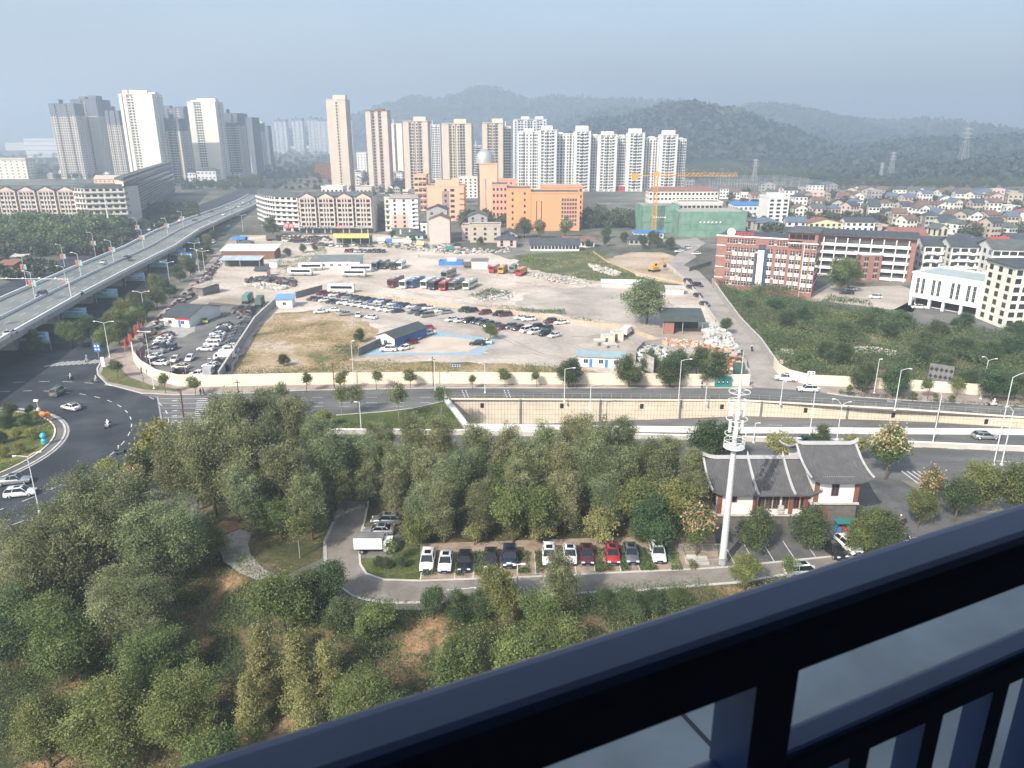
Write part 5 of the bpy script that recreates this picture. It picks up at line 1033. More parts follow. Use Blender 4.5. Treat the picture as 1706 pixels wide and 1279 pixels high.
for x,y,c,k,lb,a in [(35,826,'white','suv','white SUV with black sunroof driving round the roundabout at the left',16),(24,806,'silver','pickup','silver pickup beside the white SUV at the roundabout',14),(119,682,'white','sedan','white sedan driving round the top of the roundabout',155),(97,657,'grey-green','van','grey minivan entering the roundabout from the boulevard',95),
(631,889,'silver','sedan','silver sedan parked behind the small box truck',180),(1641,731,'silver','wagon','silver estate car driving on the single lane by the white barrier',-3),(1309,634,'white','pickup','white pickup standing at the mouth of the side lane',160),(1345,652,'white','suv','white SUV waiting beside the cream wall near the side lane',172),(1341,738,'dark blue','sedan','dark blue sedan parked under the small round tree on the service road',178),
(1204,749,'white','sedan','white sedan on the service road left of the radio mast',175),(1163,797,'blue','suv','blue SUV left of the temple-roofed building',-85),(963,795,'white','suv','white SUV glimpsed through the middle of the tree belt',175),(640,884,'grey','suv','grey SUV hidden behind the silver sedan',178)]:
    p=P(x,y); 
    if k=='sedan' and x==640: continue
    off_=2.2 if x==640 else 0; car_near(k,c,(p.x,p.y+off_),R(a),lb,'cars on the roads')
fl_=lambda x,y,z:P(x,y,z)
for x,y,c,k,lb,a in [(70,493,'dark grey','suv','dark SUV driving up the flyover left of the median rail',-84),(173,439,'white','hatch','white hatchback on the far side of the flyover',-84),(213,432,'dark blue','suv','dark SUV just behind the white hatchback on the flyover',96),(18,558,'white','sedan','white sedan on the near side of the flyover at the left edge',98)]:
    p=P(x,y,7.9); car_near(k,c,(p.x,p.y),R(a),lb,'cars on the flyover',z=p.z-.0)
for i,(x,y,c) in enumerate([(398,337,'white'),(415,331,'silver'),(372,352,'white'),(352,345,'dark grey'),(404,329,'white'),(330,352,'black'),(300,364,'white')]):
    p=P(x,y,5.5 if y<345 else 6.8); o=car_far('sedan',c,(p.x,p.y),R(97),f'{c} car on the far ramp of the flyover, {ORD[i]} by distance along the ramp','cars on the flyover'); o.location.z=float(np.interp(p.y,[q[1] for q in FL],[q[2] for q in FL]))+.05
# dealer yard
row([(278,560,'dark red','sedan'),(275,565,'white','sedan'),(271,570,'white','sedan'),(269,575,'white','sedan'),(264,580,'dark grey','suv'),(260,588,'silver','pickup'),(257,597,'white','sedan'),(262,603,'black','sedan'),(267,608,'white','sedan')],175,'in the left column of the dealer yard','cars in the dealer yard')
row([(375,543,'black','sedan'),(374,548,'white','sedan'),(369,553,'dark blue','suv'),(363,559,'white','sedan'),(361,564,'silver','sedan'),(358,569,'white','suv'),(354,576,'white','suv'),(343,584,'white','sedan')],176,'in the middle column of the dealer yard','cars in the dealer yard')
row([(413,535,'grey','sedan'),(409,541,'black','suv'),(406,547,'black','sedan'),(402,552,'dark grey','suv'),(399,558,'black','sedan'),(396,564,'dark blue','sedan'),(391,572,'dark grey','suv'),(386,580,'white','sedan'),(382,587,'white','pickup'),(366,606,'black','suv'),(353,612,'white','sedan'),(369,618,'dark blue','van'),(380,596,'white','van'),(332,628,'white','pickup')],178,'in the right column of the dealer yard','cars in the dealer yard')
row([(288,582,'dark blue','hatch',-80),(342,537,'yellow-green','hatch',-70),(292,602,'cream','hatch',-85),(317,600,'white','hatch',-88),(302,614,'cream','sedan',165),(299,622,'black','sedan',178)],0,'of the loose dealer yard cars','cars in the dealer yard')
Z2=lambda l,kx=5.687,ox=450,oy=440: [(ox+q[0]/kx,oy+q[1]/kx,*q[2:]) for q in l]
back=[(490,290,'dark red','suv'),(555,298,'dark red','sedan'),(612,304,'white','suv'),(680,314,'maroon','suv'),(735,324,'silver','suv'),(800,328,'grey','sedan'),(850,340,'dark blue','sedan'),(910,345,'dark grey','sedan'),(975,358,'blue','sedan'),(1042,368,'white','suv'),(1110,380,'dark grey','suv'),(1168,388,'white','sedan'),(1222,398,'blue','sedan'),(1282,404,'dark blue','sedan'),(1350,414,'white','sedan'),(1425,422,'grey','suv'),(1502,428,'white','sedan'),(1620,455,'white','sedan'),(1665,468,'silver','sedan')]
front=[(405,340,'dark red','sedan'),(462,347,'teal blue','sedan'),(520,354,'white','sedan'),(582,366,'black','sedan'),(635,372,'dark blue','sedan'),(690,378,'white','suv'),(760,388,'white','sedan'),(822,398,'white','suv'),(890,407,'white','sedan'),(950,416,'white','sedan'),(1010,428,'white','suv'),(1070,440,'white','sedan'),(1138,450,'white','sedan'),(1205,458,'dark blue','sedan'),(1360,466,'grey','sedan'),(1430,482,'dark grey','suv'),(1490,500,'grey-green','van')]
row(Z2(back),208,'in the back row of the long car park','cars in the long car park'); row(Z2(front),208,'in the front row of the long car park','cars in the long car park')
row(Z2([(478,464,'white','sedan',205),(598,450,'white','sedan',178),(708,484,'silver','sedan',200),(835,500,'white','hatch',-80),(955,516,'white','sedan',150)]),0,'in the loose row above the weedy lot','cars in the loose row')
row(Z2([(1395,634,'dark grey','sedan',180),(1365,660,'silver','suv',178),(1265,702,'brown','sedan',176),(1408,706,'silver','hatch',-100),(1490,620,'red','hatch',200),(1495,668,'white','sedan',215),(1335,760,'dark red','hatch',220),(1110,792,'black','sedan',178),(1122,824,'white','suv',182),(1277,812,'white','hatch',225)]),0,'on the blue and tan court','cars on the court')
Z3=lambda l: Z2(l,3.709,740,380)
row(Z3([(125,515,'dark grey','suv'),(168,520,'black','suv'),(252,532,'dark red','suv'),(337,540,'black','suv'),(378,544,'maroon','suv'),(475,562,'white','sedan'),(520,572,'white','suv'),(655,586,'maroon','suv'),(722,592,'white','sedan')]),200,'along the low tan wall','cars in the right car park')
row(Z3([(45,574,'white','sedan'),(100,580,'white','sedan'),(152,582,'black','suv'),(203,588,'dark blue','suv'),(238,595,'grey','suv'),(272,606,'dark grey','suv'),(318,610,'grey','sedan'),(360,624,'dark red','sedan'),(410,618,'grey-green','suv'),(454,628,'brown','suv'),(506,642,'white','van'),(558,652,'white','suv'),(569,622,'black','suv'),(620,662,'black','suv'),(632,632,'dark grey','suv'),(681,672,'white','sedan'),(205,722,'black','sedan',178),(247,714,'white','sedan',176)]),222,'in the front row of the right car park','cars in the right car park')
row([(760,409.5+.0,'dark grey','suv',200)],0,'car standing by the rubble at the yard back','cars near the shops')
row([(578+i*7.6,419.5+i*.1,['maroon','dark red','white','silver','silver','black','dark grey','black','black'][i],['sedan','suv','sedan','suv','sedan','sedan','suv','suv','sedan'][i]) for i in range(9)],-92,'in the short row before the yellow sign','cars near the shops')
row([(552,410,'white','suv'),(563,411,'white','hatch'),(570,411,'white','sedan'),(577,411,'dark grey','suv'),(590,409,'white','sedan'),(600,411,'grey','sedan'),(608,411,'dark blue','sedan'),(618,411,'grey','suv')],-90,'under the yellow workshop sign','cars near the shops')
row([(477,403,'white','suv'),(486,403,'maroon','suv'),(495,404,'dark grey','suv'),(504,403,'black','van'),(514,405,'dark grey','sedan'),(524,408,'red','sedan'),(534,409,'grey','suv'),(544,410,'dark grey','sedan'),(515,407.5,'white','sedan'),(523,403,'brown','suv')],-160,'on the forecourt of the corner shops','cars near the shops')
row([(1411,490,'black','suv',175),(1417,484,'white','sedan',178),(1458,497,'white','suv',172)],0,'in the yard of the brick school','cars in the school yard')
row([(1530,514,'white','sedan',170),(1655,523,'white','suv',185),(1690,520,'dark grey','sedan',185)],0,'around the white hall','cars by the white hall')
row([(1147,471,'dark grey','suv'),(1163,477,'black','suv'),(1151,481,'dark grey','hatch'),(1163,495,'black','hatch'),(1174,509,'dark grey','sedan')],-63,'along the side lane','cars along the side lane')
row([(1131,420,'white','sedan',200),(1138,417,'silver','sedan',200),(1144,415,'white','suv',200),(1160,424,'white','sedan',190)],0,'at the side lane bend','cars along the side lane')
row([(30+i*11,447+((i*7)%3),c,'sedan') for i,c in enumerate(['dark grey','white','maroon','black','white','dark red','grey'])],170,'in the lot left of the flyover','cars left of the flyover')
row([(250+i*9,384-i*6,c,'suv') for i,c in enumerate(['white','white','silver','white','grey','white'])],100,'in the line beside the flyover parapet','cars left of the flyover')
for i,(x,y,c,k) in enumerate([(356,405,'white','van'),(372,392,'black','sedan'),(381,378,'white','sedan'),(352,418,'silver','sedan'),(389,369,'grey','sedan'),(437,312,'white','van'),(446,305,'black','sedan'),(441,298,'white','sedan'),(450,291,'silver','sedan'),(456,284,'white','sedan'),(447,281,'red','sedan'),(462,275,'white','van'),(455,270,'dark grey','sedan')]):
    car_far(k,c,P(x,y),R(98),f'{c} {KN[k]} on the boulevard, {ORD[i]} from the roundabout','cars on the far boulevard')
# box trucks, coaches, tank trucks
def boxtruck(label,loc,rz,L=5.6,boxm=None,cabm=None,h=2.6,group=None,cabl=1.6,roofm=None):
    t=thing('box_truck',label,'truck',(loc[0],loc[1],.07),rz,group); w=1.0
    MB().box(-L/2,L/2-cabl-.15,-w,w,.85,h).build('cargo_box',boxm or whitep,t)
    if roofm: MB().box(-L/2+.02,L/2-cabl-.17,-w+.02,w-.02,h,h+.03).build('cargo_roof',roofm,t)
    c=MB().idx([(L/2-cabl,-w*.9,.45),(L/2,-w*.9,.45),(L/2,w*.9,.45),(L/2-cabl,w*.9,.45),(L/2-cabl,-w*.85,2.),(L/2-.45,-w*.85,2.),(L/2-.45,w*.85,2.),(L/2-cabl,w*.85,2.),(L/2,-w*.9,1.15),(L/2,w*.9,1.15)],[(0,3,2,1),(4,5,6,7),(8,9,6,5),(1,2,9,8),(0,1,8,5,4),(3,7,6,9,2),(0,4,7,3)]); c.build('cab',cabm or PAINT['white'],t)
    MB().idx([(L/2-.40,-w*.75,1.9),(L/2-.02,-w*.78,1.2),(L/2-.02,w*.78,1.2),(L/2-.40,w*.75,1.9)],[(0,1,2,3)]).build('windscreen',carglass,t,loc=(.035,0,.02))
    for s in (-1,1): MB().box(L/2-1.2,L/2-.55,s*w*.9-.02,s*w*.9+.02,1.2,1.85).build('side_window',carglass,t)
    MB().box(-L/2,L/2-.3,-.4,.4,.4,.8).build('chassis',dark,t)
    for x in (-L/2+1.1,L/2-.8):
        for s in (-1,1): q=MB().tube((x,s*.9-.14,.38),(x,s*.9+.14,.38),.38,n=12).build('wheel',tyre,t); MB().tube((x,s*1.04,.38),(x,s*1.055,.38),.2,n=8).build('rim',rim,q)
    b=MB()
    for k in range(7): x=-L/2+.3+k*(L-cabl-.7)/6.5; b.box(x,x+.05,-w-.02,-w-.001,.95,h-.08)
    b.box(-L/2+.02,L/2-cabl-.17,-w-.021,-w-.001,h-.06,h-.01); b.build('panel_rib',boxm or whitep,t)
    for s in (-1,1): link('headlight',hl,t,(L/2+.0,s*.65,.8))
    return t
boxtruck('small white box truck parked beside the round flower bed',(P(625,922).x,P(625,922).y+.6),0,5.8,roofm=concd)
boxtruck('white box van backed against the wall in the dealer yard',P(374,600),R(178),5.2,group='trucks in yards')
boxtruck('grey ribbed box truck in the corner of the dealer yard',P(349,627),R(100),4.6,mat('box_grey',(.42,.40,.42),.6,.05,1.),group='trucks in yards')
boxtruck('white and beige box truck near the stacked containers in the right car park',P(1044,558),R(65),6.4,whitep,group='trucks in yards')
boxtruck('small dark lorry beside the white block hut in the coach yard',P(782,446),R(10),5,mat('dull_brown',(.15,.12,.10),.8),group='trucks in yards')
def coach(label,loc,rz,colm,L=11,low=None,deck=None,cat='coach',name='coach'):
    t=thing(name,label,cat,(loc[0],loc[1],.05),rz,'coaches and buses in the yard'); w=1.25; h=3.3
    MB().taper(-L/2,L/2,-w,w,.4,h-.25,.0,.0).taper(-L/2,L/2,-w,w,h-.25,h,.2,.18).build('body',colm,t)
    if low: MB().box(-L/2-.01,L/2+.01,-w-.01,w+.01,.38,1.2).build('skirt',low,t)
    MB().box(-L/2+.6,L/2-1.3,-w-.02,w+.02,1.65,2.6).build('side_windows',carglass,t)
    MB().box(L/2-.3,L/2+.03,-w+.12,w-.12,1.3,2.85).build('windscreen',carglass,t)
    MB().box(-L/2+2,-L/2+4,-.7,.7,h-.02,h+.18).box(L/2-4,L/2-2.6,-.6,.6,h-.02,h+.15).build('roof_unit',concl,t)
    for x in (-L/2+2.6,L/2-2.2):
        for s in (-1,1): q=MB().tube((x,s*1.12-.15,.48),(x,s*1.12+.15,.48),.48,n=12).build('wheel',tyre,t); MB().tube((x,s*1.27,.48),(x,s*1.29,.48),.25,n=8).build('rim',rim,q)
    for s in (-1,1): link('headlight',hl,t,(L/2+.02,s*.9,.85)); MB().tube((L/2,s*1.15,2.6),(L/2+.4,s*1.4,2.2),.05,n=4).build('mirror_arm',dark,t)
    return t
CW=PAINT['white']; A1=R(-108)
for x,y,m,lb in [(658,478,PAINT['dark red'],'dark red coach with a cut-down rear, first of the near coach line'),(678,480,CW,'white coach second in the near coach line'),(692,479,PAINT['blue'],'bright blue coach in the near coach line'),(713,480,CW,'white coach between the blue and dark grey coaches'),(726,482,PAINT['dark grey'],'dark grey coach beside the long red coach'),(743,483,PAINT['red'],'long red coach in the near coach line'),(760,482,PAINT['grey'],'grey coach right of the long red coach'),(783,482,PAINT['pale green'],'pale green coach closing the near coach line at the right'),(747,464,PAINT['grey-green'],'grey-green coach standing behind the red coach')]:
    p=P(x,y); coach(lb,(p.x,p.y+3),A1+R(rnd.uniform(-3,3)),m,10.5)
for x,y,m,lb in [(626,449,PAINT['grey'],'grey minibus, first in the dark minibus group'),(640,448,PAINT['dark grey'],'dark minibus, second in the dark minibus group'),(656,449,PAINT['dark grey'],'dark minibus with teal flash, third in the group'),(667,448,CW,'small white minibus right of the dark minibuses')]:
    p=P(x,y); coach(lb,(p.x,p.y+3),R(-97),m,8.5)
for x,y,lb,a in [(501,459,'white bus with grey skirt parked side-on at the left of the coach yard',178),(518,450,'white bus half hidden behind the grey skirted bus',184),(590,461,'white bus parked side-on below the long green-roofed shed',178),(600,453,'white bus behind, close to the long green-roofed shed',183)]:
    coach(lb,P(x,y),R(a),CW,10,mat('skirt_grey',(.3,.31,.31),.6))
p=P(569,487); coach('low white bus showing only its roof and windows behind the tan wall',p,R(177),CW,10)
def tanker(label,loc,rz,c1,c2):
    t=thing('tank_truck',label,'truck',(loc[0],loc[1],.05),rz,'trucks at the coach yard edge')
    MB().box(2.2,4.,-1.2,1.2,.7,3.).build('cab',c1,t); MB().box(3.98,4.03,-1.,1.,1.8,2.8).build('windscreen',carglass,t); MB().box(-4,2.2,-.5,.5,.6,1.1).build('chassis',dark,t)
    MB().taper(-4,2.,-1.2,1.2,1.1,3.1,.25,.3).build('load_body',c2,t)
    MB().box(3.95,4.08,-1.2,1.2,.5,1.2).build('bumper',c1,t)
    for x in (-3,-1.7,3.):
        for s in (-1,1): MB().tube((x,s*1.05-.15,.5),(x,s*1.05+.15,.5),.5,n=10).build('wheel',tyre,t)
tanker('red and white lorry first in the lorry row beside the white block hut',P(824,453),R(-110),PAINT['red'],concl)
tanker('orange dump truck second in the lorry row',P(838,454),R(-105),PAINT['orange'],PAINT['orange'])
tanker('grey-green lorry between the two orange lorries',P(855,453),R(-100),PAINT['grey-green'],PAINT['teal blue'])
tanker('orange dump truck with red cab at the right of the lorry row',P(869,458),R(-112),PAINT['red'],PAINT['orange'])
tanker('long dark lorry parked by the round tree at the corner shops',P(456,401),R(0),dark,mat('tarp_brown',(.12,.10,.09),.9))
tanker('green lorry cab standing by the scrap at the top of the dealer yard',P(413,503),R(95),PAINT['grey-green'],netm)
tanker('green-bodied lorry behind the wrecks beside the grey yard wall',P(433,509),R(100),mat('dull_green',(.10,.16,.12),.8),mat('dull_green',(.1,.16,.12)))
# excavator, forklift, carts
ex=thing('excavator','orange excavator with raised arm standing in the tan pit','excavator',tuple(P(1090,452)),R(35))
MB().box(-2.2,2.2,-1.6,-.9,0,.9).box(-2.2,2.2,.9,1.6,0,.9).build('track',dark,ex); MB().box(-2.2,1.6,-1.3,1.3,1.,2.2).build('house',orc,ex); c=MB().box(.2,1.7,.2,1.3,2.2,3.4).build('cab',orc,ex); MB().box(.3,1.75,.15,1.35,2.4,3.2).build('cab_glass',carglass,c)
b=MB(); b.tube((1.2,-.3,2.),(4.2,-.3,5.6),.32,.25,4); b.tube((4.2,-.3,5.6),(6.,-.3,2.4),.25,.2,4); b.build('arm',orc,ex); MB().taper(5.5,6.6,-.9,.3,1.2,2.4,.2,.1).build('bucket',dark,ex)
fk=thing('forklift','orange forklift at work among the scrap bales','forklift',tuple(P(1176,592)),R(15))
MB().box(-1.1,1.0,-.6,.6,.3,1.1).build('body',orc,fk); MB().box(-.7,.6,-.55,.55,2.,2.1).build('overhead_guard',dark,fk); b=MB()
for x,y in ((-.7,-.5),(-.7,.5),(.6,-.5),(.6,.5)): b.tube((x,y,1.1),(x,y,2.),.04,n=4)
b.build('guard_post',dark,fk); MB().box(1.05,1.15,-.4,-.3,.1,3.).box(1.05,1.15,.3,.4,.1,3.).box(1.05,1.2,-.4,.4,2.9,3.).build('mast',dark,fk); MB().box(1.15,2.2,-.4,-.3,.15,.2).box(1.15,2.2,.3,.4,.15,.2).build('fork',dark,fk)
for x,y in ((-.7,-.6),(-.7,.6),(.7,-.6),(.7,.6)): MB().tube((x,y-.1,.3),(x,y+.1,.3),.3,n=10).build('wheel',tyre,fk)
# ------------------------------------------------------------------ sheds and yard objects
def shed(label,xl,xr,yb_,h,d,wm,rm,slope=.6,rz=0.,wins=0,door=None,roof='shed',name='shed',cat='shed',open_=False,w=None,rh=None,ov=.5):
    a=P(xl,yb_);c=P(xr,yb_); w=w or (c-a).length; t=thing(name,label,cat,(a.x,a.y,0),rz)
    if open_:
        for x in (0,w/2,w): MB().box(x-.1,x+.1,0,.2,0,h).build('post',metal,t)
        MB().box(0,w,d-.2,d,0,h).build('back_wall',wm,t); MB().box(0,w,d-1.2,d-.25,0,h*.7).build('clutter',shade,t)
    else: MB().box(0,w,0,d,0,h).build('wall',wm,t)
    b=MB()
    if roof=='shed': b.idx([(-ov,-ov,h),(w+ov,-ov,h),(w+ov,d+ov,h+slope),(-ov,d+ov,h+slope),(-ov,-ov,h+.12),(w+ov,-ov,h+.12),(w+ov,d+ov,h+slope+.12),(-ov,d+ov,h+slope+.12)],[(0,3,2,1),(4,5,6,7),(0,1,5,4),(1,2,6,5),(2,3,7,6),(3,0,4,7)])
    elif roof=='gable': b.gable(0,w,0,d,h,rh or slope,ov,.12,'x')
    elif roof=='gabley': b.gable(0,w,0,d,h,rh or slope,ov,.12,'y')
    elif roof=='hip': b.hip(0,w,0,d,h,rh or slope,ov)
    b.build('roof',rm,t)
    if roof in('gable','gabley') and not open_: MB().gwall(0,w,0,d,h,rh or slope,'x' if roof=='gable' else 'y').build('gable_wall',wm,t)
    for i in range(wins):
        x=w*(i+.5)/wins; q=MB().box(x-.55,x+.55,-.07,.02,1.,2.).build('window',glass,t); MB().box(x-.03,x+.03,-.1,-.071,1.,2.).build('glazing_bar',whitep,q)
    for x in (door or []): MB().box(w*x-.4,w*x+.4,-.08,-.003,0,2.1).build('door',bluem,t)
    return t
corr=mat('corrugated_grey',(.16,.19,.185),.6,.15,.4,.1); corrl=mat('corrugated_pale',(.33,.38,.38),.6,.12,.4)
t=shed('white site office with pale blue-grey roof and blue door near the front wall',963,1038,610,2.9,4.5,whitep,mat('office_roof',(.25,.33,.36),.6,.08,.5),.7,R(-8),3,[.28,.62],roof='gable',rh=.8)
t=shed('long shed with dark roof, blue long wall and white gable end',628,652,575,3,14.5,whitep,slate,1.2,R(-31),1,roof='gabley',rh=1.2,w=6.5)
MB().box(6.51,6.6,0,14.5,.1,3.).build('blue_wall',mat('blue_cladding',(.06,.13,.34),.7,.1,.5),t)
shed('small white hut with blue roof at the corner of the weedy lot',461,487,513,3,5,whitep,mat('blue_roof_pale',(.16,.32,.52),.6,.1,.5),.8,R(4),1,roof='shed')
t=shed('white bungalow office with dark hipped roof and red sign in the dealer yard',274,321,543,3.2,17,white,slate,2.2,R(-12),2,[.62],roof='gable',rh=2.2)
MB().box(4.2,9,-.25,-.1,2.4,3.1).build('red_sign',redm,t)
shed('small shop with rusty red roof edge above the dealer yard',322,345,491,3,8,concd,mat('stained_roof',(.38,.33,.27),.8,.2,.4),.6,R(-25))
shed('long shed with bright pale roof beside the boulevard',370,458,432,4,10,brickd,mat('bright_pale_roof',(.70,.66,.56),.6,.1,.2),1.8)
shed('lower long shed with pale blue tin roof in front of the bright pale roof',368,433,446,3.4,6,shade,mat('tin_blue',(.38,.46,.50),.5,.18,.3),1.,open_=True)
shed('small white cube hut between the long shed and the bushes',449,462,446,2.8,4,whitep,mat('pale_green_roof',(.36,.42,.42)),.4)
shed('small brick hut with dark roof beside the scrap tyres',426,445,462,3,5,pinkv,slate,1.,roof='gable',rh=1.)
shed('long shed with flat grey-green roof behind the parked white buses',519,600,447,3.4,8,tw2,corr,1.3,R(0),6)
shed('white block hut with flat dark top beside the lorry row',786,812,448,3.6,6,white,concd,.1)
t=thing('blue_pool_enclosure','bright blue walled rectangular enclosure standing alone in the coach yard','enclosure',tuple(P(731,442)))
w=(P(771,442)-P(731,442)).length; MB().box(0,w,0,.2,0,1.9).box(0,w,6,6.2,0,1.9).box(0,.2,.2,6,0,1.9).box(w-.2,w,.2,6,0,1.9).build('wall',bluem,t); MB().box(.2,w-.2,.2,6,0,.6).build('floor',concl,t); MB().box(w*.3,w*.7,5.5,5.9,1.,2.6).build('white_sheet',whitep,t)
t=shed('open scrap yard shed with dark curved roof and brick pier',1104,1168,556,4,9,concd,mat('dark_tin',(.07,.085,.08),.6,.15,.5),1.8,R(-5),open_=True,ov=.8)
MB().box(.3,3.2,-.1,2.5,0,3.6).build('brick_pier',brick,t)
shed('green container box leaning by the cream wall in the scrap yard',1222,1240,625,2.4,3,mat('container_green',(.06,.11,.09),.7,.1,.8),mat('container_green',(.06,.11,.09)),.0,R(-10),name='container',cat='container',ov=0)
t=thing('bus_shelter','teal green waste collection booth on the pavement by the cream wall','booth',tuple(P(1192,645)))
teal=mat('teal_paint',(.03,.20,.19),.6,.08,.8); MB().box(0,3.6,0,1.8,0,2.3).build('body',teal,t); MB().box(-.1,3.7,-.2,1.9,2.3,2.45).build('roof',teal,t)
for x in (.7,1.7,2.7): MB().box(x-.35,x+.35,-.05,-.003,.8,1.8).build('hatch',mat('teal_dark',(.015,.09,.09),.6),t); MB().box(x-.12,x+.12,-.07,-.051,1.2,1.45).build('white_mark',whitep,t)
t=shed('long white roofed row of pens below the grass field',1003,1075,478,1.6,5,white,white,.5,R(-6)); shed('white boxes with grey tops right of the big lone tree',1110,1138,490,2.2,4,whitep,concl,.3,R(-6))
shed('blue canopy tent beside the boulevard pavement',389,407,408,3,6,bluem,bluem,1.2,roof='gable',rh=1.2,open_=True,name='canopy')
shed('dark car wash shelter behind the blue canopy',398,418,412,2.6,6,greyv,greyroof,1.,roof='hip',rh=1.)
for i,(x,y,m_,nm) in enumerate([(650,406,bluem,'blue'),(660,407,grn,'green'),(670,407,pinkv,'pink'),(679,409,pinkv,'rose'),(700,411,mat('tarp_yellow',(.6,.5,.25),.8),'pale yellow'),(750,419,teal,'dark green'),(635,405,whitep,'white')]):
    shed(f'small {nm} tarpaulin tent on the rubble ground behind the coach yard',x-5,x+5,y,1.4,4,m_,m_,1.,R(rnd.uniform(-10,10)),roof='gable',rh=1.1,name='tarpaulin_tent',cat='tent')
for i,(x,y,w_,h_) in enumerate([(1006,575,3.2,2.6),(1022,569,3.,2.8),(994,577,2.4,1.4),(1009,581,3.5,1.)]):
    p=P(x,y); t=thing('container_cabin',['cream cabin box with a flat top, left of the stacked pair','cream cabin box standing tallest of the stacked pair','low grey equipment box beside the cream cabins','flat pallet load in front of the cream cabins'][i],'container',tuple(p),R(12)); m_=MATS['cream_render'] if i<2 else conc
    MB().box(0,w_,0,3,0,h_).build('shell',m_,t); MB().box(-.05,w_+.05,-.05,3.05,h_,h_+.1).build('lid',concl,t); MB().box(.4,1.2,-.04,-.003,.2,h_*.8).build('door',greyroof,t)
shed('grey slatted shelter wall left of the flyover with curved roof',-5,22,458,4,9,brickd,redroof,1.,R(10)); 
t=shed('small pergola gate frame in the park left of the flyover',20,42,440,3.4,6,tanv,concl,.1,R(15),open_=True)
# scrap heaps, rubble (nobody could count the pieces)
def heap(name,label,cat,poly,n,size,mats,h=1.2,seed=1,kind='stuff'):
    rs=np.random.RandomState(seed); pts=[P(x,y) for x,y in poly]; xs=[p.x for p in pts]; ys=[p.y for p in pts]; b=MB(); cx=sum(xs)/len(xs); cy_=sum(ys)/len(ys)
    def ins(x,y):
        c=False;k=len(pts)
        for i in range(k):
            a=pts[i];d=pts[(i+1)%k]
            if (a.y>y)!=(d.y>y) and x<(d.x-a.x)*(y-a.y)/(d.y-a.y)+a.x: c=not c
        return c
    R_=max(max(xs)-min(xs),max(ys)-min(ys))/2; m=0
    while m<n:
        x=rs.uniform(min(xs),max(xs)); y=rs.uniform(min(ys),max(ys))
        if not ins(x,y): continue
        m+=1; s=size*(.4+rs.rand()*1.1); z=max(0,h*(1-((x-cx)**2+(y-cy_)**2)**.5/R_))*rs.rand()
        T=Matrix.Translation((x,y,z+s*.25))@Matrix.Rotation(rs.rand()*6,4,'Z')@Matrix.Rotation(rs.uniform(-.6,.6),4,'X')
        b.mat(rs.randint(len(mats))); b.box(-s/2,s/2,-s*rs.uniform(.3,.5),s*rs.uniform(.3,.5),-s*.25,s*rs.uniform(.15,.4),T)
    o=b.build(name,mats); tag(o,label,cat,kind=kind); return o
bagw=mat('plastic_pale',(.50,.53,.50),.7,.12,2.); card=mat('cardboard',(.42,.27,.17),.9,.2,2.); ors=mat('orange_scrap',(.50,.20,.10),.8,.2,2.)
heap('scrap_bags','pale plastic bags and scrap heaped right of the open shed','scrap',[(1172,545),(1190,540),(1235,590),(1215,600),(1185,585),(1170,565)],520,1.,[bagw,concl,conc,bagw,bagw],2.6,2)
heap('scrap_heap','orange and brown scrap bales around the forklift','scrap',[(1160,585),(1185,577),(1222,588),(1232,612),(1200,632),(1175,610)],430,1.1,[card,ors,rust,card,pinkv,conc],1.9,3)
heap('rubble','pale rubble heap inside the curved grey wall','rubble',[(1062,600),(1066,585),(1085,577),(1105,580),(1112,600),(1085,608)],300,.9,[bagw,concl,conc,slate],1.6,4)
heap('cardboard_litter','cardboard litter strewn before the open scrap shed','litter',[(1105,565),(1150,568),(1180,570),(1175,580),(1120,578)],240,.6,[card,pinkv,ors,concl],.5,5)
heap('scrap_tyres','dark scrap machinery and tyres heaped beside the pale lane','scrap',[(408,466),(440,462),(494,466),(492,478),(450,476),(410,472)],420,1.,[dark,rust,concd,slate],1.4,6)
heap('rubble','pale rubble row beside the pale lane','rubble',[(405,474),(440,475),(480,480),(470,484),(430,480)],90,1.4,[concl,conc,cream],.8,7)
heap('wrecked_cars','crumpled dark wrecks and scrap piled at the top of the dealer yard','scrap',[(388,522),(400,510),(422,512),(420,528),(398,532)],260,1.1,[dark,rust,slate,concd],1.8,8)
heap('rubble','white rubble along the edge of the grass field','rubble',[(862,452),(900,456),(960,464),(990,472),(975,478),(900,466)],420,.7,[concl,conc,dust],.6,9)
heap('rubble','pale broken stones beside the excavated pit','rubble',[(978,440),(1000,446),(1035,456),(1025,462),(990,452)],260,.9,[concl,conc,dust],1.,10)
heap('rubble','scattered stones among bushes in the middle of the coach yard','rubble',[(795,490),(830,484),(860,488),(850,500),(800,502)],200,.7,[concl,conc],.5,11)
heap('rubble','stone pile beside the overgrown lot wall near the side lane','rubble',[(1290,592),(1305,582),(1320,592),(1322,602),(1300,606)],240,.8,[concl,conc,cream],1.4,12)
heap('rubble','pale stone bank in the middle of the overgrown lot','rubble',[(1423,580),(1440,581),(1494,587),(1490,592),(1430,589)],240,.8,[concl,cream],.8,13)
heap('market_clutter','mixed tarps, boxes and goods cluttering the ground below the old houses','clutter',[(630,402),(720,408),(790,416),(850,412),(850,420),(760,424),(640,412)],520,1.,[conc,pinkv,concl,greyroof,dust,greyroof,slate],.8,14)
heap('shop_clutter','mixed goods and scooters cluttering the forecourt under the gabled block','clutter',[(470,393),(550,395),(555,402),(470,400)],260,1.,[dark,rust,concl,rust,slate],.8,15)
heap('roadside_goods','parked scooters and goods crowding the boulevard pavement','clutter',[(230,565),(260,535),(330,470),(385,410),(392,410),(340,475),(268,545),(240,575)],500,.9,[dark,rust,concl,rust,slate,metal],.6,16)
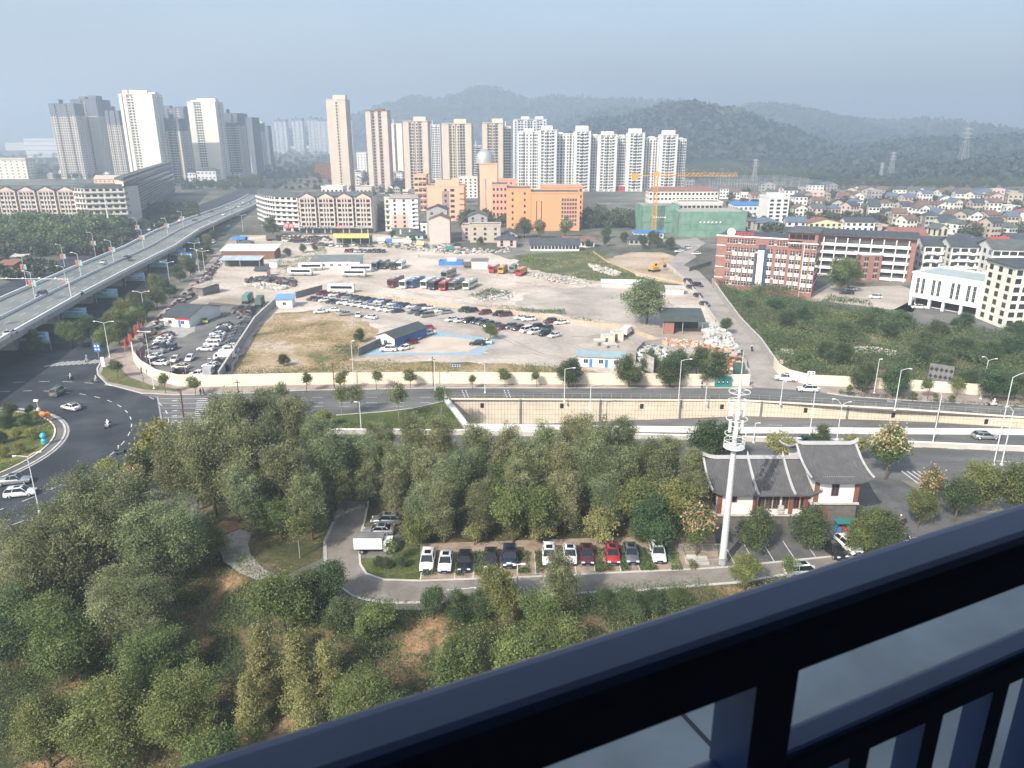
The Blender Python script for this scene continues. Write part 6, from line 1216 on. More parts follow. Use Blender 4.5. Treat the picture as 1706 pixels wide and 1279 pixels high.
# ------------------------------------------------------------------ street furniture
def lamppost(label,loc,h,arms,lean=1.,col=metalw,group='street lamps',r=.11):
    t=thing('street_lamp',label,'street lamp',(loc[0],loc[1],loc[2] if len(loc)>2 else 0),0,group)
    p=MB().tube((0,0,0),(0,0,h),r,r*.55,8).box(-.2,.2,-.2,.2,0,.35).build('pole',col,t)
    for (dx,dy,up) in arms:
        b=MB(); a=Vector((0,0,h-.1)); q=a
        for k in range(1,5):
            u=k/4; n=Vector((dx*u,dy*u,h-.1+up*math.sin(u*math.pi/2))); b.tube(q,n,r*.5,n=5); q=n
        ar=b.build('arm',col,t); L=Vector((dx,dy,0)).normalized()*.5
        MB().tube(q-L*.2,q+L,.11,.16,5).build('lamp_head',col,t)
    return t
PL=[(603,716,665,'ed','slim lamp post on the grass verge beyond the tree belt'),(757,0,0,'',''),]
lamps=[(602,718,667,((-.6,0,0.1),),'slim short lamp on the grass verge beyond the tree belt'),(940,670,612,((1.8,0,.3),),'lamp post at the wall crossing the retaining wall, near the dashed marks'),(1130,672,598,((1.8,.0,.4),),'tall lamp on the main road behind the round roadside trees'),(983,683,640,((1.6,0,.3),),'grey lamp just in front of the panelled wall centre'),(1175,672,640,((-1.2,-.8,.6),),'curved lamp on the pavement beside the teal booth'),
(1300,674,632,((.2,-.2,.2),),'straight pole left of the white SUV at the lane mouth'),(1348,728,645,((.3,0,.2),),'tall straight pole rising from the white barrier beside the small round tree'),(1392,746,672,((-1.6,-.3,1.4),(1.4,.3,.6)),'double armed lamp behind the temple roof'),(1490,684,614,((1.5,-.3,.5),),'lamp post at the hedge left of the dark billboard'),(1553,742,655,((-1.4,-.2,1.3),),'lamp standing on the barrier right of the tall seed-pod tree'),
(1633,665,598,((-1.2,-.2,1.),(1.6,.2,.4)),'double armed lamp in front of the cream wall at the right'),(1655,775,625,((2.4,.3,.8),),'tallest lamp by the right picture edge'),(1668,775,682,((-1.3,-.2,1.),),'short armed lamp beside the tallest lamp'),(1456,655,596,((.2,0,.1),),'plain mast in front of the cream wall left of the hedge end'),(725,650,598,((-.8,0,.3),),'lamp post beside the blue road sign'),(808,655,604,((-1.,0,.3),),'thin lamp in front of the cream wall, left of centre'),
(590,642,566,((.3,0,.2),),'thin pole standing in the weedy lot by the wall'),(862,996,936,((-.9,0,.2),(.5,0,.1)),'small lamp on the car park road kerb below the empty bay'),(1255,738,702,((.4,0,.1),),'short pole on the white barrier right of the radio mast')]
for x,yb_,yt,arms,lb in lamps:
    p=P(x,yb_); h=HT(p.y,yt)-sum(.3 for _ in [0]); lamppost(lb,(p.x,p.y,0),h,arms)
p=P(66,853); lamppost('white twin-headed lamp post beside the roundabout at the left',(p.x,p.y,0),HT(p.y,760),((-1.5,-.3,.3),(1.6,.3,.7)),group='street lamps')
# masts with banners along flyover & boulevard
def bannerpole(label,loc,h,cols=('red','green'),armw=1.6):
    t=lamppost(label,loc,h,((-2.,.2,.5),),group='lamp posts with banners'); 
    for s,m_ in ((-1,mat('faded_red_banner',(.42,.13,.12),.7,.15,1.)),(1,mat('teal_banner',(.28,.46,.42),.7,.1,1.))):
        MB().box(s*.3,s*1.2,-.03,.03,h*.52,h*.52+1.9).build('banner',m_,t); 
    MB().tube((-1.2,0,h*.52+1.95),(1.2,0,h*.52+1.95),.04,n=4).build('banner_rod',metalw,t)
    return t
i=0
for x,y in [(15,545),(101,500),(162,462),(210,436),(245,413),(275,390),(302,375)]:
    p=P(x,y,8.2); 
    xx=float(np.interp(p.y,[q[1] for q in NR],[q[0] for q in NR]))-11.1; zz=float(np.interp(p.y,[q[1] for q in NR],[q[2] for q in NR]))
    bannerpole(f'bannered lamp post on the flyover median, {ORD[i]} from the left edge',(xx,p.y,zz),9.); i+=1
i=0
for x,y,h in [(118,512,14),(232,400,12),(160,430,12),(110,455,12),(45,475,12)]:
    p=P(x,y); bannerpole(f'lamp post with banners beside the flyover, {ORD[i]} counted from the roundabout side',(p.x,p.y,0),h); i+=1
for i,(x,y) in enumerate([(183,595),(243,536),(284,478),(328,440),(358,398),(385,370),(405,385),(332,452),(342,456)]):
    p=P(x,y); lamppost(f'double-armed lamp beside the flyover, {ORD[i]} from the roundabout',(p.x,p.y,0),9.5,((-2.2,0,.5),(2.2,0,.5)),group='lamps along the boulevard')
p=P(257,648); lamppost('tall straight lamp post at the pavement corner of the dealer yard',(p.x,p.y,0),HT(p.y,552),((-1.4,.2,.1),(.9,-.1,.1)))
p=P(185,392); lamppost('tall pale mast in front of the walk-up block left of the flyover',(p.x,p.y,0),HT(p.y,323),((.3,0,.1),),r=.6)
p=P(421,292); lamppost('pale monopole beside the far boulevard end of the left towers',(p.x,p.y,0),HT(p.y,262),((.3,0,.1),),r=.7)
p=P(353,650); lamppost('thin pole with a small red flag on the corner pavement',(p.x,p.y,0),HT(p.y,597),((.2,0,.1),),r=.06)
for i,(x,yb_,yt) in enumerate([(557,646,606),(722,643,594),(398,660,632),(335,0,0)][:3]):
    p=P(x,yb_); b=MB().tube((0,0,0),(0,0,HT(p.y,yt)),.13,.1,6).build('utility_pole',rust); b.location=p; tag(b,['dark utility pole with pale bands by the cream wall','dark utility pole beside the blue road sign','dark thin pole just above the tree belt at the left'][i],'pole','utility poles'); MB().box(-.6,.6,-.05,.05,HT(p.y,yt)-.8,HT(p.y,yt)-.65).build('crossbar',dark,b)
p=P(309,722); b=MB().tube((0,0,0),(.3,0,HT(p.y,650)),.16,.12,6).build('rusty_column',rust); b.location=p; tag(b,'rust brown sculptural post rising above the trees at the crossing','post'); b2=MB()
for k in range(9): b2.tube((.1,0,3+k*.7),(.1+math.cos(k*2)*.6,math.sin(k*2)*.3,3.9+k*.7),.07,.03,4)
b2.build('rusty_branch',rust,b)
p=P(68,700); b=MB().tube((0,0,0),(0,0,4.2),.12,.1,6).build('camera_pole',metal); b.location=p; tag(b,'short pole with a white camera box at the roundabout rim','pole'); MB().box(-.6,.3,-.2,.2,4.2,4.6).build('camera_box',whitep,b); MB().lathe([(.02,2.1),(.35,2.2),(.4,2.5),(.3,2.8),(.02,2.9)],8).build('lamp_globe',cream,b)
# signs
def roadsign(label,x,yb_,zt,w,h,m_,n,post=1,cat='road sign',rz=0,lm=None):
    p=P(x,yb_); t=thing('road_sign',label,cat,tuple(p),rz); MB().box(-w/2,w/2,-.06,.06,zt-h,zt).build('panel',m_,t)
    for s in ((0,) if post==1 else (-w*.35,w*.35)): MB().tube((s,.12,0),(s,.12,zt),.07,n=5).build('post',metal,t)
    b=MB()
    for i in range(n):
        for k in range(2): cx=-w/2+w*(i+.5)/n; z=zt-h*(.3+.4*k); b.box(cx-w/n*.35,cx+w/n*.35,-.08,-.061,z-.06*h,z+.06*h); b.box(cx-w/n*.1,cx+w/n*.1,-.081,-.062,z-.14*h,z+.14*h)
    b.build('lettering',lm or whitep,t,kind='stuff'); return t
roadsign('blue direction sign with white lettering over the boulevard',313,447,7,5.2,3.,mat('sign_blue',(.03,.16,.55),.5,.05,1.),4,2)
roadsign('small dark blue sign with white lettering above the weedy strip',761,636,4.6,2.3,.9,mat('sign_navy',(.02,.05,.16),.5,.05,1.),4,2)
roadsign('blue and white sign board hanging over the zebra crossing',166,604,5.2,1.6,2.2,mat('sign_blue',(.03,.16,.55)),2)
roadsign('small white notice on the cream wall by the waiting SUV',1349,641,3.4,1.8,1.,whitep,2,2,lm=MATS['sign_navy'])
roadsign('grey slatted billboard frame seen from behind over the cream wall',1562,652,6.5,5,4.2,concd,5,2,'billboard',R(-35),lm=dark)
roadsign('grey billboard edge-on among the roadside trees',1079,634,6.4,4.5,4.,conc,4,1,'billboard',R(-68),lm=concl)
roadsign('white and pink poster column on the zebra corner',173,612,2.8,.9,2.6,whitep,1,2,'sign')
g_=MB(); t=thing('gantry_sign','thin steel gantry with cameras spanning the near end of the flyover','gantry',tuple(P(120,500,8)))
MB().tube((0,0,0),(0,0,7),.14,n=6).build('pole',metalw,t); MB().tube((0,0,6.6),(-22,0,6.8),.09,n=5).build('beam',metalw,t)
for k in range(4): MB().box(-4-k*5,-3.5-k*5,-.2,.2,6.7,7.1).build('camera',whitep,t)
# red feather flags on the yard corner
for i in range(12):
    x,y=[(209,588),(212,583),(217,577),(221,570),(226,563),(232,556),(238,550),(229,605),(237,608),(246,611),(287,626),(310,627)][i]
    p=P(x,y); f=thing('feather_flag',f'red feather flag at the dealer yard edge, {ORD[i]} going {"up the boulevard side" if i<7 else "along the road side"}','flag',tuple(p),R(-30+i*13),'red feather flags at the dealer yard')
    MB().tube((0,0,0),(0,0,3.8),.03,n=4).build('pole',metalw,f); MB().idx([(0,0,1.2),(.5,.05,1.1),(.75,.1,2.6),(.5,.05,3.6),(0,0,3.8),(0,.03,1.2),(.5,.08,1.1),(.75,.13,2.6),(.5,.08,3.6),(0,.03,3.8)],[(0,1,2,3,4),(9,8,7,6,5),(0,5,6,1),(1,6,7,2),(2,7,8,3),(3,8,9,4)]).build('cloth',redm,f)
# radio mast -----------------------------------------------------------
p=P(1203,940); mt=thing('radio_mast','tall white tapering radio mast with ring platforms standing in a fenced pit','radio mast',tuple(p))
MB().tube((0,0,0),(0,0,20),.52,.33,16).tube((0,0,20),(0,0,27),.30,.18,14).tube((0,0,27),(0,0,31),.08,.03,5).build('pole',mat('mast_grey_white',(.54,.55,.54),.55,.08,1.5),mt)
for y in (722,697,668,652): 
    z=HT(p.y,y); q=MB().ring((0,0,z),1.35,.06,18,4); 
    for k in range(4): a=k*math.pi/2+.4; q.tube((0,0,z),(1.35*math.cos(a),1.35*math.sin(a),z),.035,n=4)
    q.build('ring_platform',metalw,mt)
z=HT(p.y,744); q=MB().ring((0,0,z),1.35,.07,18,4).ring((0,0,z+.5),1.35,.05,18,4).ring((0,0,z+1.),1.35,.05,18,4)
for k in range(14): a=k*2*math.pi/14; q.tube((1.35*math.cos(a),1.35*math.sin(a),z),(1.35*math.cos(a),1.35*math.sin(a),z+1.),.03,n=4)
q.lathe([(.4,z),(1.35,z)],18); q.build('basket',metalw,mt)
for zz in (HT(p.y,712),HT(p.y,684)):
    for k in range(3):
        a=k*2.09+.3; x_,y_=.85*math.cos(a),.85*math.sin(a); MB().box(x_-.17,x_+.17,y_-.1,y_+.1,zz-.9,zz+.9).tube((x_,y_,zz),(0,0,zz),.04,n=4).build('antenna_panel',whitep,mt)
b=MB()
for k in range(40): b.box(-.04,.04,-.80+.006*k,-.72+.006*k,.5+k*.5,.56+k*.5)
b.build('climbing_peg',metal,mt,kind='stuff')
fe=thing('pit_fence','grey steel fence around the pale concrete pit beside the mast foot','fence',tuple(P(1140,945)))
w=(P(1200,940)-P(1140,945)).length+.6; b=MB()
for i in range(30): b.tube((w*i/29,0,0),(w*i/29,0,1.3),.025,n=4); b.tube((w*i/29,4.,0),(w*i/29,4.,1.3),.025,n=4)
b.build('baluster',metal,fe,kind='stuff'); b=MB()
for y in (0,4.): b.tube((0,y,1.3),(w,y,1.3),.04,n=4).tube((0,y,.15),(w,y,.15),.04,n=4)
for x in (0,w): b.tube((x,0,1.3),(x,4,1.3),.04,n=4)
b.build('handrail',metal,fe)
t=MB().box(.4,3.6,.5,2.2,0,.5).box(.6,2.,1.,2.,.5,.8).build('concrete_plinth',concl); t.location=fe.location; tag(t,'pale concrete plinth inside the fenced pit by the mast','plinth')
# ------------------------------------------------------------------ temple-roofed building
tb=thing('temple_roofed_building','two-part white and brick building with grey tiled temple roofs and upswept white ridges','building',(0,0,0))
stone=mat('stone_base',(.13,.12,.105),.9,.2,1.2,.3); tile=mat('temple_tile',(.10,.10,.105),.85,.12,1.,.1); timber=mat('red_brown_timber',(.20,.08,.055),.8,.12,1.); ridgem=mat('ridge_white',(.42,.42,.42),.8,.1,1.)
def temple(x0,x1,y0,y1,zb,ze,zr_,front=True):
    MB().box(x0,x1,y0,y1,0,zb).build('stone_wall',stone,tb); MB().box(x0,x1,y0,y1,zb,ze).gwall(x0,x1,y0,y1,ze,zr_-ze-.3,'x').build('white_wall',white,tb)
    ov=1.3; ym=(y0+y1)/2; n=6
    rp=MB(); L=[]; X0=x0-ov;X1=x1+ov
    for sg,ye in ((-1,y0-ov),(1,y1+ov)):
        prof=[]
        for k in range(n+1):
            u=k/n; y=ye+(ym-ye)*u; z=ze-.35+(zr_-ze+.35)*(u**1.35); prof.append((y,z))
        for k in range(n):
            (ya,za),(yb2,zb2)=prof[k],prof[k+1]
            def cz(u): return .75*max(0,1-u*3.5)**2
            m=20
            for i in range(m):
                xa=X0+(X1-X0)*i/m; xb=X0+(X1-X0)*(i+1)/m
                def up(x,uu): e=min(x-X0,X1-x); return (.8*max(0,1-e/2.6)**2)*max(0,1-uu*1.6)
                a=(xa,ya,za+up(xa,k/n)); b_=(xb,ya,za+up(xb,k/n)); c=(xb,yb2,zb2+up(xb,(k+1)/n)); d=(xa,yb2,zb2+up(xa,(k+1)/n))
                t_=.22; rp.idx([a,b_,c,d,(a[0],a[1],a[2]-t_),(b_[0],b_[1],b_[2]-t_),(c[0],c[1],c[2]-t_),(d[0],d[1],d[2]-t_)],[(0,1,2,3) if sg<0 else (3,2,1,0),(7,6,5,4) if sg<0 else (4,5,6,7),(0,4,5,1),(2,6,7,3),(0,3,7,4),(1,5,6,2)])
        L.append(prof)
    rp.build('roof',tile,tb)
    # tile ridges: real raised ribs down the slope
    rb=MB(); m=int((X1-X0)/.34)
    for i in range(m+1):
        x=X0+.1+(X1-X0-.2)*i/m; e=min(x-X0,X1-x)
        for prof in L:
            for k in range(n):
                up=lambda uu:(.8*max(0,1-e/2.6)**2)*max(0,1-uu*1.6)
                (ya,za),(yb2,zb2)=prof[k],prof[k+1]; za2=za+up(k/n);zb3=zb2+up((k+1)/n)
                rb.idx([(x-.06,ya,za2+.01),(x+.06,ya,za2+.01),(x+.06,yb2,zb3+.01),(x-.06,yb2,zb3+.01),(x,ya,za2+.11),(x,yb2,zb3+.11)],[(0,4,5,3),(4,1,2,5),(0,1,4)])
    rb.build('roof_tile_rib',tile,tb,kind='stuff')
    # white ridge with upswept ends, gable barge boards
    rg=MB(); m=16
    for i in range(m):
        f=lambda u:zr_+.05+1.0*max(0,abs(u-.5)*2-.8)**1.3*6*.2*4
        u0,u1=i/m,(i+1)/m; xa=X0-.2+(X1-X0+.4)*u0; xb=X0-.2+(X1-X0+.4)*u1; za,zb_=f(u0),f(u1)
        rg.idx([(xa,ym-.22,za),(xb,ym-.22,zb_),(xb,ym+.22,zb_),(xa,ym+.22,za),(xa,ym-.16,za+.5),(xb,ym-.16,zb_+.5),(xb,ym+.16,zb_+.5),(xa,ym+.16,za+.5)],[(0,3,2,1),(4,5,6,7),(0,1,5,4),(1,2,6,5),(2,3,7,6),(3,0,4,7)])
    rg.build('ridge',ridgem,tb)
    for x in (X0+.05,X1-.05):
        rg=MB()
        for prof in L:
            for k in range(n):
                (ya,za),(yb2,zb2)=prof[k],prof[k+1]; u=k/n; u2=(k+1)/n
                za+=.8*max(0,1-u*1.6); zb2+=.8*max(0,1-u2*1.6)
                rg.tube((x,ya,za+.1),(x,yb2,zb2+.1),.17,n=5)
        rg.build('verge_ridge',ridgem,tb)
    # eave brackets
    b=MB(); m=int((x1-x0)/1.6)
    for i in range(m+1): x=x0+(x1-x0)*i/m; b.box(x-.1,x+.1,y0-1.,y0-.003,ze-.5,ze-.25)
    b.build('eave_bracket',timber,tb)
    for x in ([x0+.35,x1-.35]): MB().box(x-.35,x+.35,y0-.12,y0-.002,zb,ze).build('timber_post',timber,tb)
    MB().box(x0-.15,x1+.15,y0-.35,y0-.125,zb-.15,zb+.15).box(x0-.35,x0-.005,y0-.35,y1,zb-.15,zb+.15).build('string_course',concl,tb)
temple(31.2,45.0,102.5,112.5,1.75,6.0,8.8); temple(45.3,52.0,101.6,112.9,4.2,8.5,11.3)
for x in (36.9,42.4):
    rg=MB(); 
    for k in range(6):
        u,u2=k/6,(k+1)/6; ya=101.2+6.3*u; yb2=101.2+6.3*u2; za=5.65+3.15*u**1.35; zb2=5.65+3.15*u2**1.35; rg.tube((x,ya,za+.2),(x,yb2,zb2+.2),.2,n=5)
    rg.tube((x,107.5,9.0),(x,108.1,9.8),.2,.08,5); rg.build('verge_ridge',ridgem,tb)
    MB().box(x-.3,x+.3,102.3,102.49,1.8,5.9).build('timber_post',timber,tb)
wm_=MB().box(-.42,.42,-.07,.05,-.75,.75).mesh('window',[glass]); wf=MB().box(-.5,-.42,-.12,.02,-.85,.85).box(.42,.5,-.12,.02,-.85,.85).box(-.42,.42,-.121,.019,.75,.85).box(-.42,.42,-.122,.018,-.85,-.75).box(-.03,.03,-.1,-.071,-.75,.75).mesh('window_frame',[timber])
for x,y,z,sx in ((33.4,102.5,4.4,1.5),(37.9,102.5,3.8,1),(39.0,102.5,3.8,1),(40.15,102.5,3.8,1),(41.5,102.5,3.8,1),(43.2,102.5,3.8,.9),(44.3,102.5,3.8,1),(48.4,101.6,6.4,1.1)):
    o=link('window',wm_,tb,(x,y,z),sc=(sx,1,.62 if z>4.1 and z<5 else 1.2)); link('window_frame',wf,o)
for x,z in ((40.85,2.4),(40.85,3.1)): MB().box(x-.4,x+.4,101.95,102.4,z-.28,z+.28).build('air_conditioner',concl,tb)
MB().box(47.0,47.7,101.5,101.59,.8,3.2).build('lattice_door',timber,tb)
for k in range(4): MB().box(31.1-.05,31.19,103.2+k*2.3,104.6+k*2.3,3.0,5.0).build('side_window',glass,tb)
MB().box(30.0,31.0,102.6,112.4,1.95,2.1).box(30.0,30.08,102.6,112.4,2.1,3.0).build('side_balcony',concl,tb)
for k in range(4): MB().box(30.2,30.5,102.7+k*3.1,103.0+k*3.1,0,5.2).build('timber_column',timber,tb)
bs=thing('bin_shelter','green roofed bin shelter with red and blue bins right of the temple-roofed building','bin shelter',tuple(P(1392,893)))
MB().box(0,3,0,1.6,2.,2.12).build('roof',teal,bs); 
for x in (0.05,2.95): MB().box(x-.05,x+.05,.1,.2,0,2.).build('post',teal,bs)
for i,m_ in enumerate((bluem,redm,bluem)): MB().box(.3+i*.85,.95+i*.85,.4,1.2,0,1.1).build('bin',m_,bs)
# ------------------------------------------------------------------ trees
LM={'feather':leafmat('leaf_feather',(.042,.054,.026),(.088,.102,.050),(.150,.164,.086)),
'dark':leafmat('leaf_dark',(.022,.036,.018),(.040,.060,.027),(.070,.095,.040)),
'mid':leafmat('leaf_mid',(.040,.058,.020),(.070,.090,.032),(.115,.130,.048)),
'yellow':leafmat('leaf_yellow',(.085,.090,.034),(.130,.130,.052),(.185,.178,.080),.35,.012),
'lime':leafmat('leaf_lime',(.070,.085,.022),(.110,.125,.034),(.155,.165,.05)),
'blossom':leafmat('pod_orange',(.30,.13,.07),(.42,.22,.12),(.50,.32,.20)),
'far':leafmat('leaf_far',(.025,.038,.020),(.045,.058,.028),(.080,.090,.045),.2),
'hill':leafmat('leaf_hill',(.012,.019,.018),(.016,.025,.022),(.023,.032,.026),.1,0,0),
'weed':leafmat('leaf_weed',(.055,.075,.025),(.10,.115,.045),(.22,.18,.085),.3,0,0),
'straw':leafmat('leaf_straw',(.20,.15,.08),(.25,.19,.11),(.13,.12,.06),.3,0,0),
'bush':leafmat('leaf_bush',(.030,.048,.022),(.062,.084,.036),(.115,.138,.058),.3,0,0)}
def crownpts(kind,h,r,z0,nclump,per,cs,seed):
    rs=np.random.RandomState(seed); C=[]; T=[]; O=[]
    k=0
    lob=[(rs.uniform(-.45,.45)*r,rs.uniform(-.45,.45)*r,rs.uniform(.25,.85),rs.uniform(.45,.7)) for _ in range(7)]
    while k<nclump:
        if kind=='cone':
            u=rs.rand(); rr=r*(1-u)**.75*(.55+.45*rs.rand()); a=rs.rand()*6.283; c=np.array([rr*math.cos(a),rr*math.sin(a),z0+(h-z0)*u])
            out=np.array([math.cos(a),math.sin(a),.2])
        else:
            l=lob[rs.randint(7)]; d=rs.normal(size=3); d/=np.linalg.norm(d); s=rs.rand()**.35
            c=np.array([l[0]+d[0]*s*r*l[3],l[1]+d[1]*s*r*l[3],z0+(h-z0)*l[2]+d[2]*s*(h-z0)*(.32 if kind!='tall' else .36)])
            if c[2]<z0 or c[2]>h or math.hypot(c[0],c[1])>r*1.05: continue
            out=d
        t=rs.rand(); n=int(per*(.6+.8*rs.rand()))
        p=rs.normal(size=(n,3))*cs*np.array([1,1,.7]); 
        if kind=='tall': p[:,2]-=np.abs(p[:,0]*.5)
        C.append(c+p); T.append(np.clip(t*.75+.25*rs.rand(n),0,1)); O.append(np.tile(out*.8,(n,1))); k+=1
    return np.concatenate(C),np.concatenate(T),np.concatenate(O),rs
def treeproto(nm,kind,h,r,z0,nclump,per,cs,leaf,lm,seed,trunk=bark,extra=None,limbs=7,tr=.2,asp=.6):
    C,T,O,rs=crownpts(kind,h,r,z0,nclump,per,cs,seed); V,Q,tt=leafquads(C,leaf,T,.45,O,rs,asp)
    cm=npmesh(nm+'_crown',V,Q,[LM[lm]],tt)
    b=MB(); rr=random.Random(seed); top=Vector((rr.uniform(-.3,.3),rr.uniform(-.3,.3),z0+(h-z0)*.55)); mid=Vector((top.x*.3+rr.uniform(-.15,.15),top.y*.3,z0*.8))
    b.tube((0,0,-.4),mid,tr*1.25,tr*.9,8); b.tube(mid,top,tr*.9,tr*.3,7)
    for i in range(limbs):
        a=rr.uniform(0,6.28); u=rr.uniform(.0,.8); s=mid.lerp(top,u); e=s+Vector((math.cos(a)*r*.62,math.sin(a)*r*.62,(h-z0)*rr.uniform(.12,.4))); m=s.lerp(e,.5)+Vector((0,0,.25)); b.tube(s,m,tr*.42,tr*.28,5,False); b.tube(m,e,tr*.28,tr*.08,5,False)
    tm=b.mesh(nm+'_trunk',[trunk]); em=None
    if extra:
        k=extra[1]; sel=np.where(C[:,2]>z0+(h-z0)*.45)[0]; idx=rs.choice(sel,k); V2,Q2,t2=leafquads(C[idx]+rs.normal(size=(k,3))*.25+O[idx]*.3,leaf*1.15,rs.rand(k),.8,O[idx],rs,.7); em=npmesh(nm+'_pods',V2,Q2,[LM[extra[0]]],t2)
    return (tm,cm,em,h)
TP={}
for i in range(4): TP[f'tall{i}']=treeproto('tall','tall',12,3.3,2.4,200,125,.5,.235,'feather',100+i,tr=.2,asp=.5)
for i in range(2): TP[f'great{i}']=treeproto('great','tall',14,5.6,2.4,440,165,.58,.225,'feather',130+i,tr=.32,limbs=14,asp=.5)
for i in range(3): TP[f'round{i}']=treeproto('round','round',6,2.5,1.3,110,120,.42,.21,'dark',140+i,tr=.14)
for i in range(2): TP[f'mid{i}']=treeproto('mid','round',6.5,2.6,1.0,130,120,.45,.21,'mid',150+i,tr=.14)
for i in range(2): TP[f'yellow{i}']=treeproto('yellow','cone',8,1.7,.8,130,95,.32,.18,'yellow',160+i,tr=.12)
for i in range(2): TP[f'vast{i}']=treeproto('vast','round',10,4.3,1.6,300,170,.55,.2,['mid','mid'][i],220+i,tr=.24,limbs=12)
TP['vastd']=treeproto('vastd','round',10,4.3,1.4,280,160,.55,.2,'dark',225,tr=.24,limbs=12)
TP['lime0']=treeproto('lime','round',4.5,2.1,.9,70,75,.38,.26,'lime',170,tr=.1); TP['olive0']=treeproto('olive','round',5.,2.3,1.1,75,75,.4,.27,'yellow',171,tr=.12)
for i in range(2): TP[f'pod{i}']=treeproto('pod','round',8,2.5,2.,100,80,.42,.28,'mid',180+i,extra=('blossom',1100),tr=.15)
for i in range(2): TP[f'small{i}']=treeproto('small','round',4.6,1.45,2.0,38,48,.3,.26,'mid',190+i,tr=.07,limbs=5)
TP['thin0']=treeproto('thin','tall',7,2.0,2.6,40,45,.4,.26,'mid',196,tr=.09,limbs=8,trunk=barkp)
TP['big0']=treeproto('big','round',13,7,2.0,240,80,.9,.5,'feather',199,tr=.35,limbs=12)
for i in range(3): TP[f'far{i}']=treeproto('far','round',9,4.6,1.5,42,26,.95,1.0,'far',200+i,tr=.25,limbs=3)
for i in range(2): TP[f'farb{i}']=treeproto('farb','round',9,4.6,1.5,42,26,.95,1.0,'bush',210+i,tr=.25,limbs=3)
def tree(key,loc,label,group,s=1.,name='tree',cat='tree',sz=None):
    tm,cm,em,h=TP[key]; t=thing(name,label,cat,tuple(loc),rnd.uniform(0,6.28),group); t.scale=(s,s,sz or s)
    link('trunk',tm,t); link('crown',cm,t)
    if em: link('seed_pods',em,t)
    return t
# the tree belt: grove positions by the ground point of each trunk, crown top from the photograph
belt=[]
spec=[ # (px of crown centre x, crown top y, ground y, key)
(395,655,800,'tall0'),(440,655,790,'tall1'),(330,700,850,'tall2'),(295,715,850,'tall3'),(360,690,860,'tall0'),(400,720,870,'tall1'),(455,690,850,'tall3'),(490,655,780,'tall2'),(480,740,880,'tall0'),(430,770,900,'tall2'),
(540,690,800,'tall1'),(560,720,850,'tall0'),(520,780,900,'tall3'),(600,715,830,'tall2'),(635,705,800,'tall0'),(610,745,845,'tall1'),(660,770,870,'tall3'),(690,690,800,'tall3'),(670,740,850,'tall0'),(715,740,860,'tall2'),(740,700,810,'tall1'),
(760,760,880,'tall0'),(800,700,805,'tall2'),(785,745,850,'tall1'),(845,705,810,'tall3'),(835,735,860,'mid0'),(880,730,850,'tall0'),(870,770,880,'tall1'),(915,700,810,'tall2'),(960,692,800,'tall0'),(940,735,850,'tall1'),(1000,695,805,'tall3'),(1040,700,800,'tall1'),(1055,700,830,'mid1'),
(985,740,860,'tall2'),(1030,745,860,'tall0'),(1085,730,850,'tall3'),(1110,720,810,'tall2'),(1150,745,840,'tall1'),(1065,780,890,'mid0'),(1120,775,890,'mid1'),(1150,790,880,'tall0'),(900,785,900,'mid0'),(940,780,890,'tall3'),(700,800,905,'tall2'),(740,800,905,'tall1'),(810,800,900,'tall0'),(855,815,905,'mid1'),(1090,830,912,'round0'),(1010,790,890,'tall2'),(575,760,850,'tall2'),(700,835,905,'mid0'),(980,715,830,'tall0'),(820,770,850,'lime0'),(250,720,830,'round2')]
for i,(x,yt,yb_,k) in enumerate(sorted(spec)):
    p=P(x,yb_); h=HT(p.y,yt); h0=TP[k][3]; s=max(.55,min(1.35,h/h0))
    col={'t':'feathery grey-green','m':'leafy mid-green','r':'dense dark green','l':'bright lime'}[k[0]]
    tree(k,p,f'{col} grove tree, {ORD[i%30]} from the left in the {"left" if i<30 else "right"} half','trees of the grove',s=max(.75,s*.95),sz=s)
for x,yt,yb_,k,lb in [(790,872,908,'olive0','yellow-green small tree between the black sedan and the dark sedan'),(903,860,906,'olive0','olive yellow small tree behind the white SUV in the bay row'),(1000,850,906,'olive0','golden-olive round tree behind the red sedan'),(1068,850,903,'round1','dense dark green tree beside the white end SUV'),(1160,835,925,'pod0','tree with salmon seed pods beside the temple-roofed building'),
(235,758,840,'pod1','tree with pinkish seed pods at the roundabout edge'),(190,768,830,'lime0','bright lime shrub-like tree at the roundabout edge'),(280,712,800,'lime0','light green tree at the left tip of the grove'),(1475,700,800,'pod0','tall tree with brownish seed pods right of the temple roof'),(1550,780,850,'pod1','tree with orange pods near the railing right of the building'),(1300,722,775,'olive0','small round olive tree behind the left temple roof'),
(1366,710,752,'round0','small round dark tree beside the dark blue sedan'),(1168,695,770,'round1','dark round tree left of the radio mast'),(1205,710,770,'round2','dark round tree behind the radio mast basket'),(1418,725,770,'olive0','small olive tree left of the tall seed-pod tree'),(1258,850,920,'round0','dark tree in front of the left temple wing'),(1340,840,915,'round1','dark tree in front of the temple building join'),(1440,850,925,'mid0','soft grey-green tree right of the bin shelter'),(1465,860,935,'round2','smaller tree over the parked red car'),
(1630,775,860,'mid1','green tree at the right above the railing'),(1690,770,870,'mid0','wide green tree at the right picture edge'),(1590,800,870,'round2','grey-green tree between the orange pod tree and the picture edge'),(1530,820,880,'mid1','tree just above the railing below the orange pods'),(1240,925,985,'mid1','soft willow-like tree below the mast on the road verge'),(1310,920,975,'thin0','wispy tree on the verge right of the willow-like tree'),
(655,895,942,'thin0','thin young tree in the middle of the round flower bed'),(500,850,930,'thin0','slim pale tree inside the loop of the footpath'),(470,830,900,'mid1','loose tree between footpath and access road')]:
    p=P(x,yb_); h=HT(p.y,yt); s=max(.5,h/TP[k][3]); tree(k,p,lb,'trees around the car park',s=s*(.9 if k[0]!='o' else 1.),sz=s)
